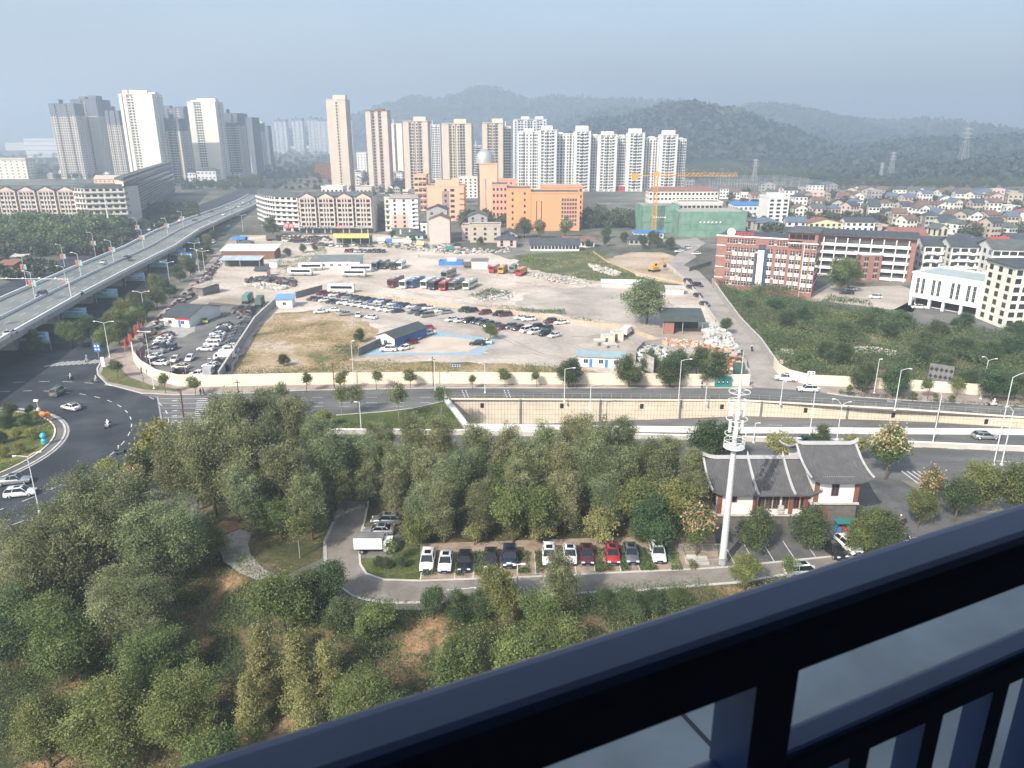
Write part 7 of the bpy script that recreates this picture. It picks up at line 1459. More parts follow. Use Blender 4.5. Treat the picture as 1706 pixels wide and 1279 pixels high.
def PS(x,y):
    z=-1.
    for _ in range(12):
        p=P(x,y,z); z=zs(p.x,p.y) if p.y<Yedge(p.x)-.5 else 0.
    return P(x,y,z)
slope_t=[(150,800,1130,'great0',1.15,'huge feathery tree bulging over the roundabout corner'),(70,860,1120,'great1',1.05,'broad feathery tree at the left picture edge'),(255,840,1120,'great1',1.,'feathery tree joining the right side of the huge corner tree'),(205,960,1230,'great0',.9,'large tree below the huge corner tree'),
(330,870,1010,'mid0',1.2,'leafy dark tree beside the bend of the footpath'),(20,980,1279,'round0',1.8,'dark tree in the deep shade at the left edge'),(90,1010,1300,'mid1',1.7,'dark leafy tree at the lower left'),(250,1060,1400,'mid1',1.5,'light green broad tree at the bottom left'),(170,1150,1500,'mid0',1.7,'light green tree cropped by the bottom edge at the left'),(60,1170,1500,'lime0',2.,'yellowish green tree in the bottom left corner'),(300,1140,1450,'mid1',1.4,'green tree crown at the bottom, left of the yellow conifers'),
(465,965,1120,'mid0',1.25,'full green tree below the end of the footpath'),(520,945,1040,'round1',1.,'round tree left of the road bend, left one of the pair'),(548,945,1030,'round2',.95,'round tree at the road bend, right one of the pair'),(430,1050,1210,'yellow0',1.15,'yellow conifer, leftmost of the three on the bank'),(490,1060,1240,'yellow1',1.3,'tallest yellow conifer in the middle of the bank'),(540,1075,1190,'yellow0',1.,'right yellow conifer of the bank'),
(410,1130,1330,'yellow1',1.,'low yellow conifer at the bottom of the bank'),(505,1150,1330,'yellow0',1.,'yellow conifer cut by the railing'),(560,1000,1080,'round0',.8,'dark round bush tree below the road bend'),(620,1010,1080,'mid1',.8,'broad low tree under the road kerb'),(600,1130,1290,'mid0',1.3,'green tree at the bottom just left of the railing'),(760,1080,1240,'mid0',1.2,'wide green tree above the railing on the lower bank'),
(830,955,1050,'mid0',1.,'feathery roadside tree below the grey bays'),(940,930,1060,'tall1',.75,'large roadside tree hiding the white cars of the bay row'),(905,1000,1090,'mid1',1.,'leafy tree on the bank under the large roadside tree'),(860,1060,1180,'mid0',1.1,'green tree near the railing, centre of the bank'),(940,1050,1150,'mid1',1.1,'bushy tree right of centre near the railing'),(1050,980,1050,'round1',.75,'dark roadside tree right of the large roadside one'),(720,985,1050,'round2',.7,'dark round shrub tree along the kerb, first of the row'),(760,990,1050,'round0',.65,'dark round shrub tree along the kerb, second of the row'),(795,985,1050,'round1',.7,'dark round shrub tree along the kerb, third of the row'),
(1010,985,1045,'round2',.55,'small dark shrub tree between roadside trees'),(1090,985,1040,'round0',.55,'small dark shrub tree by the white kerb line'),(1130,980,1030,'mid0',.5,'small green shrub tree above the railing'),(650,1150,1300,'round1',1.2,'dark green tree near the bottom railing end'),(350,1230,1480,'mid0',1.2,'green crown at the very bottom near the railing end')]
for x,yt,yb_,k,s,lb in slope_t:
    if s>=1.3 and k[:3] in('mid','rou','lim'): h_=TP[k][3]*s; k='vastd' if k[0]=='r' else 'vast'+k[-1]; s=h_/TP[k][3]
    h=TP[k][3]*s; lo,hi=25.,118.
    for _ in range(40):
        Y=(lo+hi)/2; dp=Y*cp-((HT(Y,yt))-H)*sp; X=(x-853)/F*dp; z=zs(X,Y) if Y<Yedge(X)-.5 else 0.
        if HT(Y,yt)>z+h*.96: lo=Y
        else: hi=Y
    tree(k,(X,Y,z),lb,'trees on the bank below the road',s=s)
# street trees along the pavements and walls
k=0
for x,y,sc_,nm in [(196,630,1.1,'small'),(276,655,1.05,'small'),(326,659,1.0,'small'),(511,653,1.,'small'),(569,653,1.15,'small'),(627,650,1.,'small'),(684,647,1.,'small'),(745,0,1,'small'),(787,648,.75,'small'),(841,645,1.,'small'),(894,645,.85,'small'),(948,645,1.3,'round'),(1047,646,1.3,'round'),(1116,646,1.35,'round'),(1186,642,1.4,'round'),(1125,630,1.3,'round'),(1160,625,1.2,'round'),(1085,630,1.2,'round'),
(1437,652,1.1,'round'),(1487,660,1.4,'round'),(1545,665,1.05,'small'),(1593,660,1.0,'small'),(1650,668,1.4,'round'),(1690,668,1.2,'round'),(1413,660,.6,'small'),(1520,669,.55,'small'),(1555,671,.5,'small'),(1584,673,.5,'small')]:
    if not y: continue
    k+=1; key=nm+str(k%2); tree(key,P(x,y),f'{"small lollipop" if nm=="small" else "dense round"} street tree at the cream wall, {ORD[k-1]} from the left','street trees along the cream wall',s=sc_)
for i,(x,y,s,nm) in enumerate([(470,690,1.1,'thin0'),(496,702,.9,'thin0'),(570,694,1.1,'thin0'),(598,690,1.,'thin0'),(665,700,1.25,'thin0'),(735,690,1.,'thin0'),(540,712,.8,'lime0')]):
    tree(nm,P(x,y),f'{"wispy young" if nm=="thin0" else "bright green"} tree on the grass verge before the sunken road, {ORD[i]} from the left','young trees on the verge',s=s)
tree('big0',P(1077,540),'big lone broad tree standing in the dusty yard near the tan wall',None,s=1.05)
tree('mid0',P(817,566),'lone small dark tree between the court and the right car park',None,s=.75); tree('round1',P(474,610),'lone dark bush tree in the weedy lot',None,s=.6); tree('round2',P(1208,557),'bushy tree hanging over the side lane beside the scrap',None,s=.8)
tree('round0',P(455,393),'round dark tree in front of the curved corner block',None,s=1.8); tree('mid1',P(1400,490),'dark tree beside the brick school yard',None,s=2.0); tree('mid0',P(1412,478),'second dark tree behind the school yard tree',None,s=1.7)
tree('pod0',P(898,398),'brownish blossoming tree in front of the bright orange block',None,s=1.5); tree('pod1',P(942,396),'second brownish blossoming tree before the orange glazed corner',None,s=1.5); tree('round1',P(873,396),'dark green tree left of the blossoming trees by the orange block',None,s=2.)
FARC=[];FART=[]
_rs=np.random.RandomState(77)
def far_mass(p,s,hs=1.):
    """leaf clumps of one far tree, joined with the other far ones past the limit of single trees"""
    n=26; L=[]
    for k in range(n):
        d=_rs.normal(size=3); d/=np.linalg.norm(d); u=_rs.rand()**.3; c=np.array([d[0]*u*3.9,d[1]*u*3.9,4.8*hs+d[2]*u*3.6*hs])*s
        q=c+_rs.normal(size=(22,3))*np.array([1.,1.,.7])*s; L.append(q); FART.append(np.clip(_rs.rand()*.7+.3*_rs.rand(22),0,1))
    FARC.append(np.concatenate(L)+np.array([p.x,p.y,0]))
def farband(desc,group,x0,x1,ya,yb_,n,rows,s,keys=('far0','far1','far2'),hs=1.,single=False):
    for r in range(rows):
        for i in range(n):
            u=(i+rnd.uniform(.2,.8))/n; x=x0+(x1-x0)*u; y=ya+(yb_-ya)*(r+rnd.uniform(.2,.8))/rows if True else 0; p=P(x,y); sc_=s*rnd.uniform(.75,1.2)
            if single: tree(rnd.choice(keys),p,f'{desc}, {ORD[i%30]} from the left, {["back","middle","front"][min(2,r)]} line',group,s=sc_,sz=sc_*hs)
            else: far_mass(p,sc_,hs)
farband('park tree left of the flyover','park trees left of the flyover',-20,200,382,402,10,3,1.15,('farb0','farb1'),single=True)
farband('park tree near the flyover parapet','park trees near the flyover',-20,130,404,425,6,2,1.1,('farb0','farb1'),single=True)
farband('boulevard tree between the corner wing and the flyover','boulevard trees by the corner wing',225,330,372,345,9,2,.8,('farb0','far1'))
farband('dense tree in the wood behind the orange school','wood behind the orange school',972,1130,368,382,14,3,1.15)
farband('tree in the wood beside the domed block','trees beside the domed block',770,850,366,380,7,2,.9)
farband('tree right of the gabled block','trees right of the gabled block',624,643,350,386,3,3,.9)
farband('tree at the head of the flyover','trees at the head of the flyover',300,440,318,300,14,3,.95)
farband('tree on the left side of the far boulevard','trees lining the far boulevard',430,470,262,300,5,5,.9)
farband('tree on the right side of the far boulevard','trees lining the far boulevard',462,545,300,262,9,5,1.)
farband('distant tree beyond the boulevard','distant trees beyond the boulevard',448,545,262,252,12,2,1.6)
farband('village tree on the right','village trees',1210,1700,322,372,26,3,.8,('far0','far1','farb0','mid0'))
farband('tree at the foot of the right hill','trees at the hill foot',1380,1706,316,308,24,2,1.1)
farband('far plain tree left of the towers','trees on the far left plain',-20,100,302,258,10,4,1.4)
farband('tree below the white towers','trees below the white towers',90,330,300,292,22,2,.9)
farband('tree behind the terrace blocks','trees behind the terrace blocks',1590,1720,395,400,8,1,.9,('farb0','mid0'))
farband('dark wood below the hills','',1140,1560,302,286,34,4,1.2)
farband('village trees','',1230,1700,330,392,30,4,.6)
farband('trees','',-20,225,430,372,20,5,.75)
farband('trees','',225,330,385,340,9,4,.6)
farband('trees','',450,700,318,292,22,3,.5)
farband('trees','',-20,110,470,440,5,2,.6)
farband('tree between the old houses','trees among the old houses',560,800,306,330,12,2,.8)
rh=np.random.RandomState(5)
def hillwoods(x0,x1,y0,y1,Yn,n,size):
    # tree clumps standing on the hill meshes: sample their surfaces
    V=[]
    for o in [o for o in SC.objects if o.name.split('.')[0]=='hill']:
        me=o.data; co=np.empty(len(me.vertices)*3,'f'); me.vertices.foreach_get('co',co); co=co.reshape(-1,3); co=co[(co[:,2]>1)]; V.append((co,float(np.median(co[:,1]))))
    return V
HV=hillwoods(0,0,0,0,0,0,0); CC=[];TT=[];SS=[]
for co,Ym in HV:
    front=co[co[:,1]<Ym+.35*(co[:,1].max()-Ym)]
    for rep_ in range(3 if Ym<2000 else 2):
        q=front+np.stack([rh.uniform(-1,1,len(front))*9,rh.uniform(-1,1,len(front))*14,rh.uniform(0,1,len(front))**2*Ym*.006],1); CC.append(q); TT.append(rh.rand(len(q))); SS.append(np.full(len(q),Ym*.0075))
CC=np.concatenate(CC);TT=np.concatenate(TT);SS=np.concatenate(SS); V_,Q_,t_=leafquads(CC,SS,TT,.6,None,rh,.8)
o=link('woodland',npmesh('woodland',V_,Q_,[LM['hill']],t_)); tag(o,'dark woods covering the hills behind the town','woods',kind='stuff')
for i,(x,y) in enumerate([(178,590),(200,575),(222,555),(245,535),(262,515),(283,497),(190,560),(230,520),(260,490),(300,470),(312,452),(318,462),(335,440),(348,428),(206,540),(150,566),(120,580),(60,592),(345,412),(356,402)]):
    tree(['mid0','round0','mid1','round2'][i%4],P(x,y),f'leafy tree along the boulevard beside the flyover, {ORD[i]} from the near end','trees along the boulevard',s=1.15 if y>450 else 1.)
C_=np.concatenate(FARC);T_=np.concatenate(FART); V_,Q_,t_=leafquads(C_,1.05,T_,.5,None,_rs,.7)
o=link('distant_trees',npmesh('distant_trees',V_,Q_,[LM['far']],t_)); tag(o,'distant belts of trees between the buildings and along the far boulevard','trees',kind='stuff')
# ------------------------------------------------------------------ undergrowth (uncountable)
def scatter(name,label,cat,poly,dens,size,lm,hgt,seed,zf=None,clump=3.,thr=.45,world=False,asp=.45,up=.2,mound=0.):
    rs=np.random.RandomState(seed); pts=[(p[0],p[1]) for p in poly] if world else [tuple(P(x,y)[:2]) for x,y in poly]
    xs=np.array([p[0] for p in pts]);ys=np.array([p[1] for p in pts]); A=(xs.max()-xs.min())*(ys.max()-ys.min()); n=int(A*dens)
    X=rs.uniform(xs.min(),xs.max(),n);Y=rs.uniform(ys.min(),ys.max(),n); ins=np.zeros(n,bool); k=len(pts)
    for i in range(k):
        (ax,ay),(bx,by)=pts[i],pts[(i+1)%k]
        if ay==by: continue
        c=((ay>Y)!=(by>Y))&(X<(bx-ax)*(Y-ay)/(by-ay)+ax); ins^=c
    X,Y=X[ins],Y[ins]
    ph=rs.rand(8)*6.28
    f=(np.sin(X/clump+ph[0])+np.sin(Y/clump*1.3+ph[1])+np.sin((X+Y)/clump*.7+ph[2])+np.sin((X-1.6*Y)/clump*.45+ph[3])+.7*np.sin(X/clump*2.7+ph[4])*np.sin(Y/clump*2.3+ph[5]))/4.6+.5
    f2=np.clip(f+rs.normal(size=len(X))*.08,0,1); keep=f2>thr; X,Y,f2=X[keep],Y[keep],f2[keep]
    u=np.clip((f2-thr)/(1-thr)*1.6,0,1)
    Z=rs.rand(len(X))*hgt*(.25+u)+mound*u
    if zf is not None: Z+=np.array([zf(a,b) for a,b in zip(X,Y)])
    V,Q,t=leafquads(np.stack([X,Y,Z],1),size,np.clip(.5*rs.rand(len(X))+.5*(1-u)+.0,0,1),up,None,rs,asp)
    o=link(name,npmesh(name,V,Q,[LM[lm]],t)); tag(o,label,cat,kind='stuff'); return o
zsl=lambda a,b: zs(a,b) if b<Yedge(a)-.5 else 0.
bank=[(e[0],e[1]-.8) for e in EDGE if -70<=e[0]<=60]; bank=[(-70,92)]+bank[1:]+[(58,92),(40,62),(14,46),(-20,42),(-60,40),(-75,60)]
scatter('undergrowth','dense green undergrowth covering the bank below the road','undergrowth',bank,42,.24,'bush',1.0,31,zsl,2.2,.24,True,mound=1.5)
scatter('bank_weeds','lighter weeds and creepers on the bank with bare orange soil showing','weeds',bank,20,.22,'weed',.6,32,zsl,3.4,.34,True,mound=.5)
scatter('hedge_shrubs','shrubs under the grove and beside the parking bays','shrubs',[(480,800),(1185,800),(1190,900),(1100,905),(700,912),(660,905),(612,880),(600,840),(560,840),(535,880),(430,930),(330,850)],3.,.3,'bush',.9,33,None,1.6,.5)
scatter('flower_bed','low plants in the round flower bed beside the box truck','flower bed',[(612,945),(620,934),(640,930),(690,928),(695,960),(650,962),(620,957)],9,.2,'weed',.25,34,None,.7,.4)
for i,x in enumerate((703,757,789,805,862,893,928,992,1002,1035,1067,1082,1119,1150)):
    a=P(x,962-(x-700)*.025); w_=1.1 if i%2 else 1.6
    scatter('planted_strip',f'narrow planted strip between parking bays, {ORD[i]} from the left','planting',[(a.x,a.y),(a.x+w_,a.y),(a.x+w_,a.y+5.5),(a.x,a.y+5.5)],110,.3,'mid' if i%3 else 'bush',.35,50+i,None,1.,.02,True,mound=.35)
OV=[(1190,478),(1300,492),(1400,512),(1470,520),(1520,545),(1620,560),(1706,580),(2000,640),(2000,690),(1706,655),(1560,648),(1430,640),(1350,636),(1312,628),(1292,608),(1262,568),(1228,532),(1205,503)]
sheet('overgrown_lot',px(OV),.028,blendmat('overgrown_ground',[(.05,.065,.03),(.085,.095,.045),(.15,.13,.08),(.34,.29,.23)],.06,bump=.5,fine=.3,pos=(.35,.5,.7)))
scatter('scrub','dense scrub covering the overgrown lot right of the side lane','scrub',OV[:14]+[(1560,650),(1430,638),(1350,634),(1314,626),(1294,606),(1264,566),(1230,530),(1207,501)],14.,.5,'bush',1.2,35,None,3.4,.3,mound=2.6)
scatter('scrub','paler weeds between the scrub of the overgrown lot','weeds',OV[:14]+[(1560,650),(1430,638),(1350,634),(1314,626),(1294,606),(1264,566),(1230,530)],5.,.5,'weed',.9,36,None,8.,.36,mound=.8)
for i,(x,y,s) in enumerate([(1395,600,1.3),(1378,590,1.1),(1310,540,1.2),(1340,530,1.1),(1440,545,1.3),(1480,560,1.2),(1500,540,1.3),(1560,560,1.4),(1600,590,1.3),(1640,600,1.4),(1680,590,1.5),(1530,600,1.2),(1570,620,1.2),(1250,510,1.),(1290,515,1.1),(1410,560,1.2),(1460,525,1.),(1340,600,.7),(1600,545,1.3),(1690,560,1.4),(1540,575,1.1),(1650,640,1.1),(1610,635,1.)]):
    tree('round'+str(i%3),P(x,y+8),f'dark round thicket tree in the overgrown lot, {ORD[i]} of its clumps','thicket trees in the overgrown lot',s=s,sz=s*.75)
for i,(x,y,s) in enumerate([(1010,397,.9),(1040,404,.8),(1070,415,.9),(1095,412,1.),(1115,416,.9),(1010,410,.7),(980,414,.6),(1085,404,.9),(655,398,.6),(690,404,.5),(800,408,.6),(845,410,.6),(525,418,.5),(505,421,.6),(480,430,.6),(600,570,.5)]):
    tree('round'+str(i%3),P(x,y),f'{"dark bushy tree near the bend of the side lane" if i<8 else "low dark bush at the back edge of the coach yard"}, {ORD[i]} in its line','bushes around the coach yard',s=s*1.3)
scatter('dry_weeds','dry straw-coloured weeds covering the weedy lot','weeds',[(376,636),(434,548),(458,526),(540,520),(600,536),(626,548),(605,580),(580,600),(640,606),(960,612),(1008,624),(1008,634)],5.,.4,'straw',.35,37,None,5.,.45)
scatter('green_weeds','green weeds along the inside of the cream wall','weeds',[(376,637),(390,620),(560,612),(640,604),(760,606),(850,606),(1000,622),(1015,636),(740,634),(500,636)],7,.4,'weed',.9,38,None,4.,.45,mound=.3)
scatter('bush_patch','dark green bushes beside the grey block wall in the weedy lot','bushes',[(540,595),(560,585),(596,580),(602,598),(570,604),(545,604)],16,.4,'bush',1.2,39,None,2.,.2,mound=1.)
scatter('field_grass','long grass of the field above the coach yard','grass',[(862,428),(1000,417),(1020,438),(1060,462),(1135,478),(1075,482),(1005,468),(950,459),(900,450)],2.,.7,'weed',.5,40,None,8.,.3)
scatter('yard_bushes','low green bushes growing in the middle of the coach yard','bushes',[(780,492),(800,486),(835,482),(852,487),(845,496),(800,500)],6,.6,'bush',.9,41,None,2.,.3,mound=.4)
scatter('yard_bushes','low weeds along the tan wall of the yard','weeds',[(600,492),(760,509),(850,519),(940,533),(1040,546),(940,522),(880,516),(860,511),(750,503)],2.6,.55,'weed',.5,42,None,4.,.5)
scatter('yard_bushes','green strip of weeds near the big lone tree','weeds',[(860,514),(940,516),(944,524),(870,521)],9,.5,'bush',.7,43,None,2.,.3)
scatter('yard_bushes','weeds between the long sheds and the white buses','weeds',[(462,432),(490,425),(540,412),(545,424),(500,440),(480,462),(455,455)],3.,.6,'weed',.9,44,None,3.,.4,mound=.4)
scatter('hedge','clipped dark hedge along the main road at the right','hedge',[(1396,653),(1470,660),(1535,665),(1535,669),(1470,665),(1396,659)],22,.3,'dark',.8,45,None,9.,.0)
scatter('hedge','second length of clipped hedge along the main road toward the right edge','hedge',[(1545,666),(1706,675),(1900,690),(1900,695),(1706,680),(1545,671)],18,.3,'dark',.8,46,None,9.,.0)
scatter('verge_shrubs','shrubs covering the grass verge left of the sunken road','shrubs',[(500,712),(600,700),(690,688),(738,676),(760,712),(700,722),(500,722)],14,.3,'mid',.7,47,None,2.,.35)
scatter('lane_leaf_clumps','low dark leaf clumps set between the lane dashes of the sunken road','shrubs',[(1030,706),(1240,704),(1500,708),(1706,717),(1706,720),(1500,711),(1240,707),(1030,709)],8,.35,'dark',.5,48,lambda a,b:zr(a),1.2,.55)  # dark leaf clumps spread in a narrow band along the sunken lane
def isz(a,b): return .3
scatter('island_planting','low planting covering the roundabout island','planting',isl2,7,.3,'weed',.3,49,isz,4.,.3,True); scatter('island_planting','darker groundcover on the roundabout island','planting',isl2,5,.3,'bush',.5,60,isz,3.,.5,True)
for i,(x,y,s) in enumerate([(60,700,.45),(30,733,.42),(53,735,.55),(35,757,.5),(10,765,.5),(28,725,.35),(56,728,.4)]):
    tree('lime0',P(x,y),f'clipped yellow-green ball shrub on the roundabout island, {ORD[i]} in the list from the far rim','ball shrubs on the island',s=s,name='ball_shrub',cat='shrub')
for i,(x,y,s) in enumerate([(45,712,.5),(12,715,.6),(20,700,.6),(50,690,.35),(2,740,.5)]): tree('round'+str(i%3),P(x,y),f'dark shrub on the roundabout island, {ORD[i]} of the dark ones','dark shrubs on the island',s=s,name='shrub',cat='shrub')
for i,(x,y,s) in enumerate([(630,945,.3),(642,948,.32),(668,948,.32)]): tree('round'+str(i),P(x,y),f'clipped ball shrub in the round flower bed, {ORD[i]} from the left','ball shrubs in the flower bed',s=s,name='ball_shrub',cat='shrub')
# flower sculptures on the island: plain stand-ins
f=thing('flower_sculpture','orange flower-like sculpture near the rim of the roundabout island','sculpture',(P(78,704).x,P(78,704).y,.3)); b=MB()
for k in range(5): a=k*1.257; b.lathe([(.02,1.+.1*k),(.45,1.25+.1*k),(.5,1.6+.1*k),(.02,1.9+.1*k)],8,(math.cos(a)*.55,math.sin(a)*.55))
b.build('petal',mat('sculpture_orange',(.75,.22,.05),.6,.08,1.),f); MB().tube((0,0,0),(0,0,1.3),.15,n=6).build('stem',mat('sculpture_orange',(.75,.22,.05)),f)
f=thing('rounded_sculpture','turquoise rounded sculpture on the yellow planting of the island','sculpture',(P(75,742).x,P(75,742).y,.3)); tq=mat('turquoise',(.06,.42,.50),.5,.05,1.)
MB().lathe([(.02,0),(.5,.1),(.55,.9),(.3,1.2),(.02,1.3)],10).build('lower_body',tq,f); MB().lathe([(.02,1.1),(.5,1.4),(.6,1.8),(.4,2.2),(.02,2.4)],10).build('upper_body',tq,f)
# ------------------------------------------------------------------ people, scooters
def person_mesh(pose):
    v=[];e=[];r=[]
    def add(p,rad,par=None):
        v.append(p); r.append(rad); 
        if par is not None: e.append((par,len(v)-1))
        return len(v)-1
    if pose=='stand': pel=(0,0,.95)
    else: pel=(0,0,.85)
    a=add(pel,.15); c=add((pel[0]+.03,0,pel[2]+.28),.17,a); s=add((pel[0]+.06,0,pel[2]+.5),.16,c); n=add((pel[0]+.09,0,pel[2]+.6),.06,s); h=add((pel[0]+.12,0,pel[2]+.72),.11,n); add((pel[0]+.12,0,pel[2]+.84),.09,h)
    for sg in (-1,1):
        sh=add((pel[0]+.06,sg*.2,pel[2]+.48),.07,s)
        if pose=='stand': el=add((pel[0]+.02,sg*.26,pel[2]+.2),.05,sh); add((pel[0]+.1,sg*.27,pel[2]-.05),.035,el); kn=add((.05*sg,sg*.1,.5),.075,a); ft=add((-.05*sg,sg*.1,.07),.05,kn); add((-.05*sg+.16,sg*.1,.04),.04,ft)
        else: el=add((pel[0]+.25,sg*.26,pel[2]+.3),.05,sh); add((pel[0]+.48,sg*.24,pel[2]+.28),.035,el); kn=add((.38,sg*.14,.80),.08,a); ft=add((.36,sg*.13,.38),.05,kn); add((.5,sg*.13,.35),.04,ft)
    me=bpy.data.meshes.new('body_'+pose); me.from_pydata(v,e,[]); o=bpy.data.objects.new('tmp',me); COL.objects.link(o)
    m=o.modifiers.new('s','SKIN'); 
    for i,sv in enumerate(me.skin_vertices[0].data): sv.radius=(r[i],r[i]); sv.use_root=(i==0)
    m2=o.modifiers.new('u','SUBSURF'); m2.levels=1
    dg=bpy.context.evaluated_depsgraph_get(); out=bpy.data.meshes.new_from_object(o.evaluated_get(dg)); bpy.data.objects.remove(o); out.name='person_'+pose
    out.materials.clear(); out.materials.append(MATS['recess_shade']); out.shade_smooth(); return out
PM={k:person_mesh(k) for k in ('stand','ride')}
cl={'white':whitep,'dark':mat('cloth_dark',(.03,.035,.05),.9,.1,3.),'grey':mat('cloth_grey',(.25,.25,.27),.9,.1,3.),'pink':mat('cloth_pink',(.55,.28,.28),.9,.1,3.),'blue':mat('cloth_blue',(.1,.25,.4),.9,.1,3.)}
hairm=MB().lathe([(.0,1.84),(.09,1.82),(.12,1.74),(.11,1.66)],10,(.10,0)).mesh('hair',[dark]); helm={k:MB().lathe([(.0,1.86-.08),(.1,1.83-.08),(.14,1.72-.08),(.13,1.62-.08)],10,(.12,0)).mesh('helmet_'+k,[whitep if k=='white' else redm]) for k in ('white','red')}
def person(label,loc,rz,c,pose='stand'):
    o=link('person',PM[pose],None,tuple(loc),rz); o.material_slots[0].link='OBJECT'; o.material_slots[0].material=cl[c]; tag(o,label,'person'); 
    if pose=='stand': link('hair',hairm,o)
    else: q=link('helmet',helm['white'],o)
    return o
def scooter(label,rlabel,x,y,a,c,body,z=0):
    p=P(x,y,z); t=thing('scooter',label,'scooter',(p.x,p.y,z+.06),R(a),'scooters on the road')
    MB().taper(-.75,-.05,-.17,.17,.35,.75,.05,.04).box(-.1,.45,-.15,.15,.28,.36).idx([(.4,-.17,.3),(.4,.17,.3),(.62,.14,.95),(.62,-.14,.95),(.55,-.17,.3),(.55,.17,.3),(.7,.1,.95),(.7,-.1,.95)],[(0,1,2,3),(4,7,6,5),(0,3,7,4),(1,5,6,2),(3,2,6,7)]).build('body',body,t)
    MB().box(-.7,-.0,-.14,.14,.75,.83).build('seat',dark,t); b=MB(); b.tube((.62,-.33,1.05),(.62,.33,1.05),.025,n=5); b.tube((.85,0,.3),(.62,0,1.05),.03,n=5); b.build('handlebar',dark,t)
    for xx in (-.6,.85): MB().tube((xx,-.05,.25),(xx,.05,.25),.25,n=12).build('wheel',tyre,t)
    MB().box(-1.,-.72,-.18,.18,.75,1.05).build('top_box',dark,t)
    person(rlabel,(p.x-.25*math.cos(R(a)),p.y-.25*math.sin(R(a)),z+.02),R(a),c,'ride')
scooter('white scooter riding down the roundabout beside the lane dashes','person in white riding the scooter beside the roundabout lane dashes',180,712,-95,'white',CW)
scooter('pale delivery scooter lower on the roundabout near the trees','person in grey with white helmet on the lower roundabout scooter',201,756,50,'grey',PAINT['silver'])
scooter('dark scooter crossing near the zebra stripes','person in white riding the dark scooter near the zebra stripes',118,633,160,'white',PAINT['black'])
scooter('grey three-wheeled scooter at the corner kerb','person in white on the scooter at the corner kerb',160,637,170,'white',PAINT['grey'])
scooter('dark scooter half hidden by the huge corner tree','person in dark clothes on the scooter near the huge corner tree',128,806,20,'dark',PAINT['black'])
scooter('white scooter riding over the zebra crossing','person in blue riding over the zebra crossing',145,602,-80,'blue',CW)
scooter('white scooter riding along the hedge at the right','person in white riding the scooter along the hedge',1654,676,176,'white',CW)
scooter('dark scooter going up the side lane','person in dark clothes riding the scooter up the side lane',1252,585,80,'dark',PAINT['black'])
scooter('dark scooter on the flyover near the parapet','person in dark clothes riding on the flyover',138,492,97,'dark',PAINT['black'],7.85)
scooter('dark scooter on the forecourt road right of the temple roofs','person in grey on the forecourt road scooter',1497,874,170,'grey',PAINT['maroon'])
for x,y,c,lb,a in [(236,622,'dark','person in dark clothes walking on the pavement by the curved cream wall',0),(245,624,'dark','person in dark red walking behind on the pavement by the curved wall',30),(335,659,'dark','person in black standing beside the corner street tree',90),(340,658,'dark','second person in black beside the corner street tree',200),(239,637,'grey','person in grey walking on the corner pavement',90),(958,644,'pink','person in pink walking along the cream wall',0),(1169,647,'dark','person in dark clothes on the pavement by the booth',60),(698,429,'dark','person walking alone in the coach yard near the rubble',0),(1157,448,'dark','person in dark clothes by the bend of the side lane',0),(1238,541,'grey','person beside the right wall of the side lane',0)]:
    person(lb,P(x,y,.08),R(a),cl and c)
# ------------------------------------------------------------------ own balcony: railing, ledge, slab above and wall behind
bd=Vector((.906,.423,0)).normalized(); bn=Vector((-bd.y,bd.x,0))
rail=mat('railing_metal',(.030,.068,.18),.36,.12,9.,.05,metal=.0,spec=.8); ledge=mat('ledge_concrete',(.50,.55,.54),.8,.16,4.,.2)
t=thing('balcony_railing','dark blue painted metal railing crossing the lower right corner','railing',(0,0,H),math.atan2(bd.y,bd.x))
def rbar(nm,x0,x1,y0,y1,z0,z1,bev=.006):
    b=MB(); r=bev; prof=[(y0,z0),(y1,z0)]+[(y1-r+r*math.cos(a),z1-r+r*math.sin(a)) for a in (0,.4,.8,1.2,1.57)]+[(y0+r-r*math.cos(a),z1-r+r*math.sin(a)) for a in (1.57,1.2,.8,.4,0)]; n=len(prof)
    b.idx([(x0,y,z) for y,z in prof]+[(x1,y,z) for y,z in prof],[(i,n+i,n+(i+1)%n,(i+1)%n)[::-1] for i in range(n)]+[tuple(range(n)),tuple(range(2*n-1,n-1,-1))]); return b.build(nm,rail,t)
rbar('top_rail',-3,4,.400,.470,-.462,-.408,.019); rbar('middle_rail',-3,4,.415,.455,-.623,-.588,.010); rbar('bottom_rail',-3,4,.415,.455,-1.30,-1.26,.004)
for x in [.43-1.2*k for k in range(3)]+[1.63,2.83]: 
    rbar('post',x,x+.05,.405,.455,-1.36,-.461); rbar('post_foot',x-.03,x+.08,.385,.475,-1.375,-1.36)
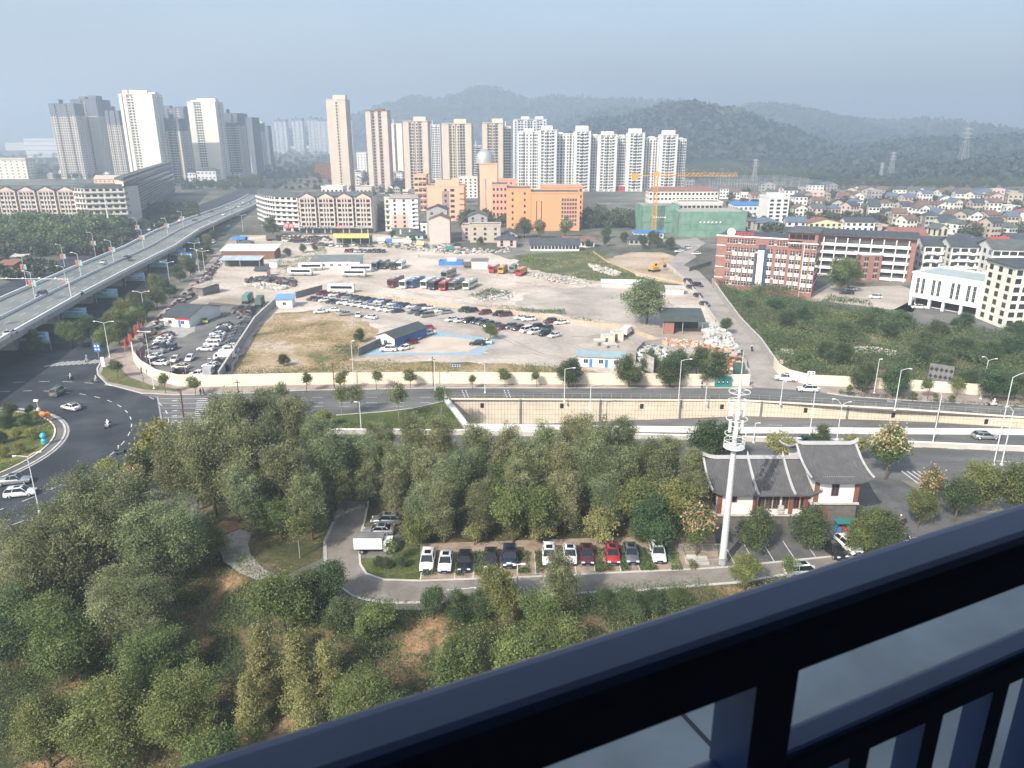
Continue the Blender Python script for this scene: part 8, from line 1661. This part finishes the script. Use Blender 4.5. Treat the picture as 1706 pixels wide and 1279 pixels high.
for k in range(-24,30):
    x=.475+.118*k
    if any(abs(x-(.455+1.2*j))<.08 for j in (-2,-1,0,1,2)): continue
    b=MB().box(x,x+.03,.42,.45,-1.262,-.622).build('baluster',rail,t)
rot=math.atan2(bd.y,bd.x)
o=MB().box(-4,5,.30,1.30,-1.50,-1.375).build('balcony_ledge',ledge); o.location=(0,0,H); o.rotation_euler=(0,0,rot); tag(o,'blue-grey shaded concrete ledge seen through the railing','ledge')
for x in (-2.1,-.5,1.02,2.4): q=MB().box(x,x+.012,.31,1.29,-1.377,-1.3735).build('ledge_joint',shade,o)
o=MB().box(-4,5,-3.2,1.6,1.35,1.5).build('ceiling_slab',concd); o.location=(0,0,H); o.rotation_euler=(0,0,rot); o['kind']='structure'
o=MB().box(-4,5,-3.4,-3.2,-1.5,1.5).box(-4.2,-4,-3.2,.3,-1.5,1.5).box(5,5.2,-3.2,.3,-1.5,1.5).build('room_wall',concd); o.location=(0,0,H); o.rotation_euler=(0,0,rot); o['kind']='structure'
o=MB().box(-4,5,-3.2,.3,-1.6,-1.5).build('room_floor',concd); o.location=(0,0,H); o.rotation_euler=(0,0,rot); o['kind']='structure'
# ------------------------------------------------------------------ haze
o=MB().box(-9400,9400,-9300,9400,-26,330).build('haze',None or bpy.data.materials.new('haze')); o['kind']='stuff'
hm=o.data.materials[0]; hm.use_nodes=True; hn=hm.node_tree; hn.nodes.clear(); ho=hn.nodes.new('ShaderNodeOutputMaterial'); pv=hn.nodes.new('ShaderNodeVolumePrincipled')
pv.inputs['Color'].default_value=(.61,.74,.875,1); pv.inputs['Density'].default_value=.00050; pv.inputs['Anisotropy'].default_value=.25
hn.links.new(pv.outputs[0],ho.inputs['Volume']); o['label']='pale blue haze filling the air over the town'
# label check
from collections import Counter
cnt=Counter(o.get('label') for o in SC.objects if o.parent is None and o.get('label') and o.get('category'))
d_=[k for k,v in cnt.items() if v>1]; print('LONG',[o['label'] for o in SC.objects if o.parent is None and o.get('category') and len(o['label'].split())>16][:40]); print('DUP LABELS',len(d_),d_[:20]); print('OBJECTS',len(SC.objects),'CARS',NCAR[0])
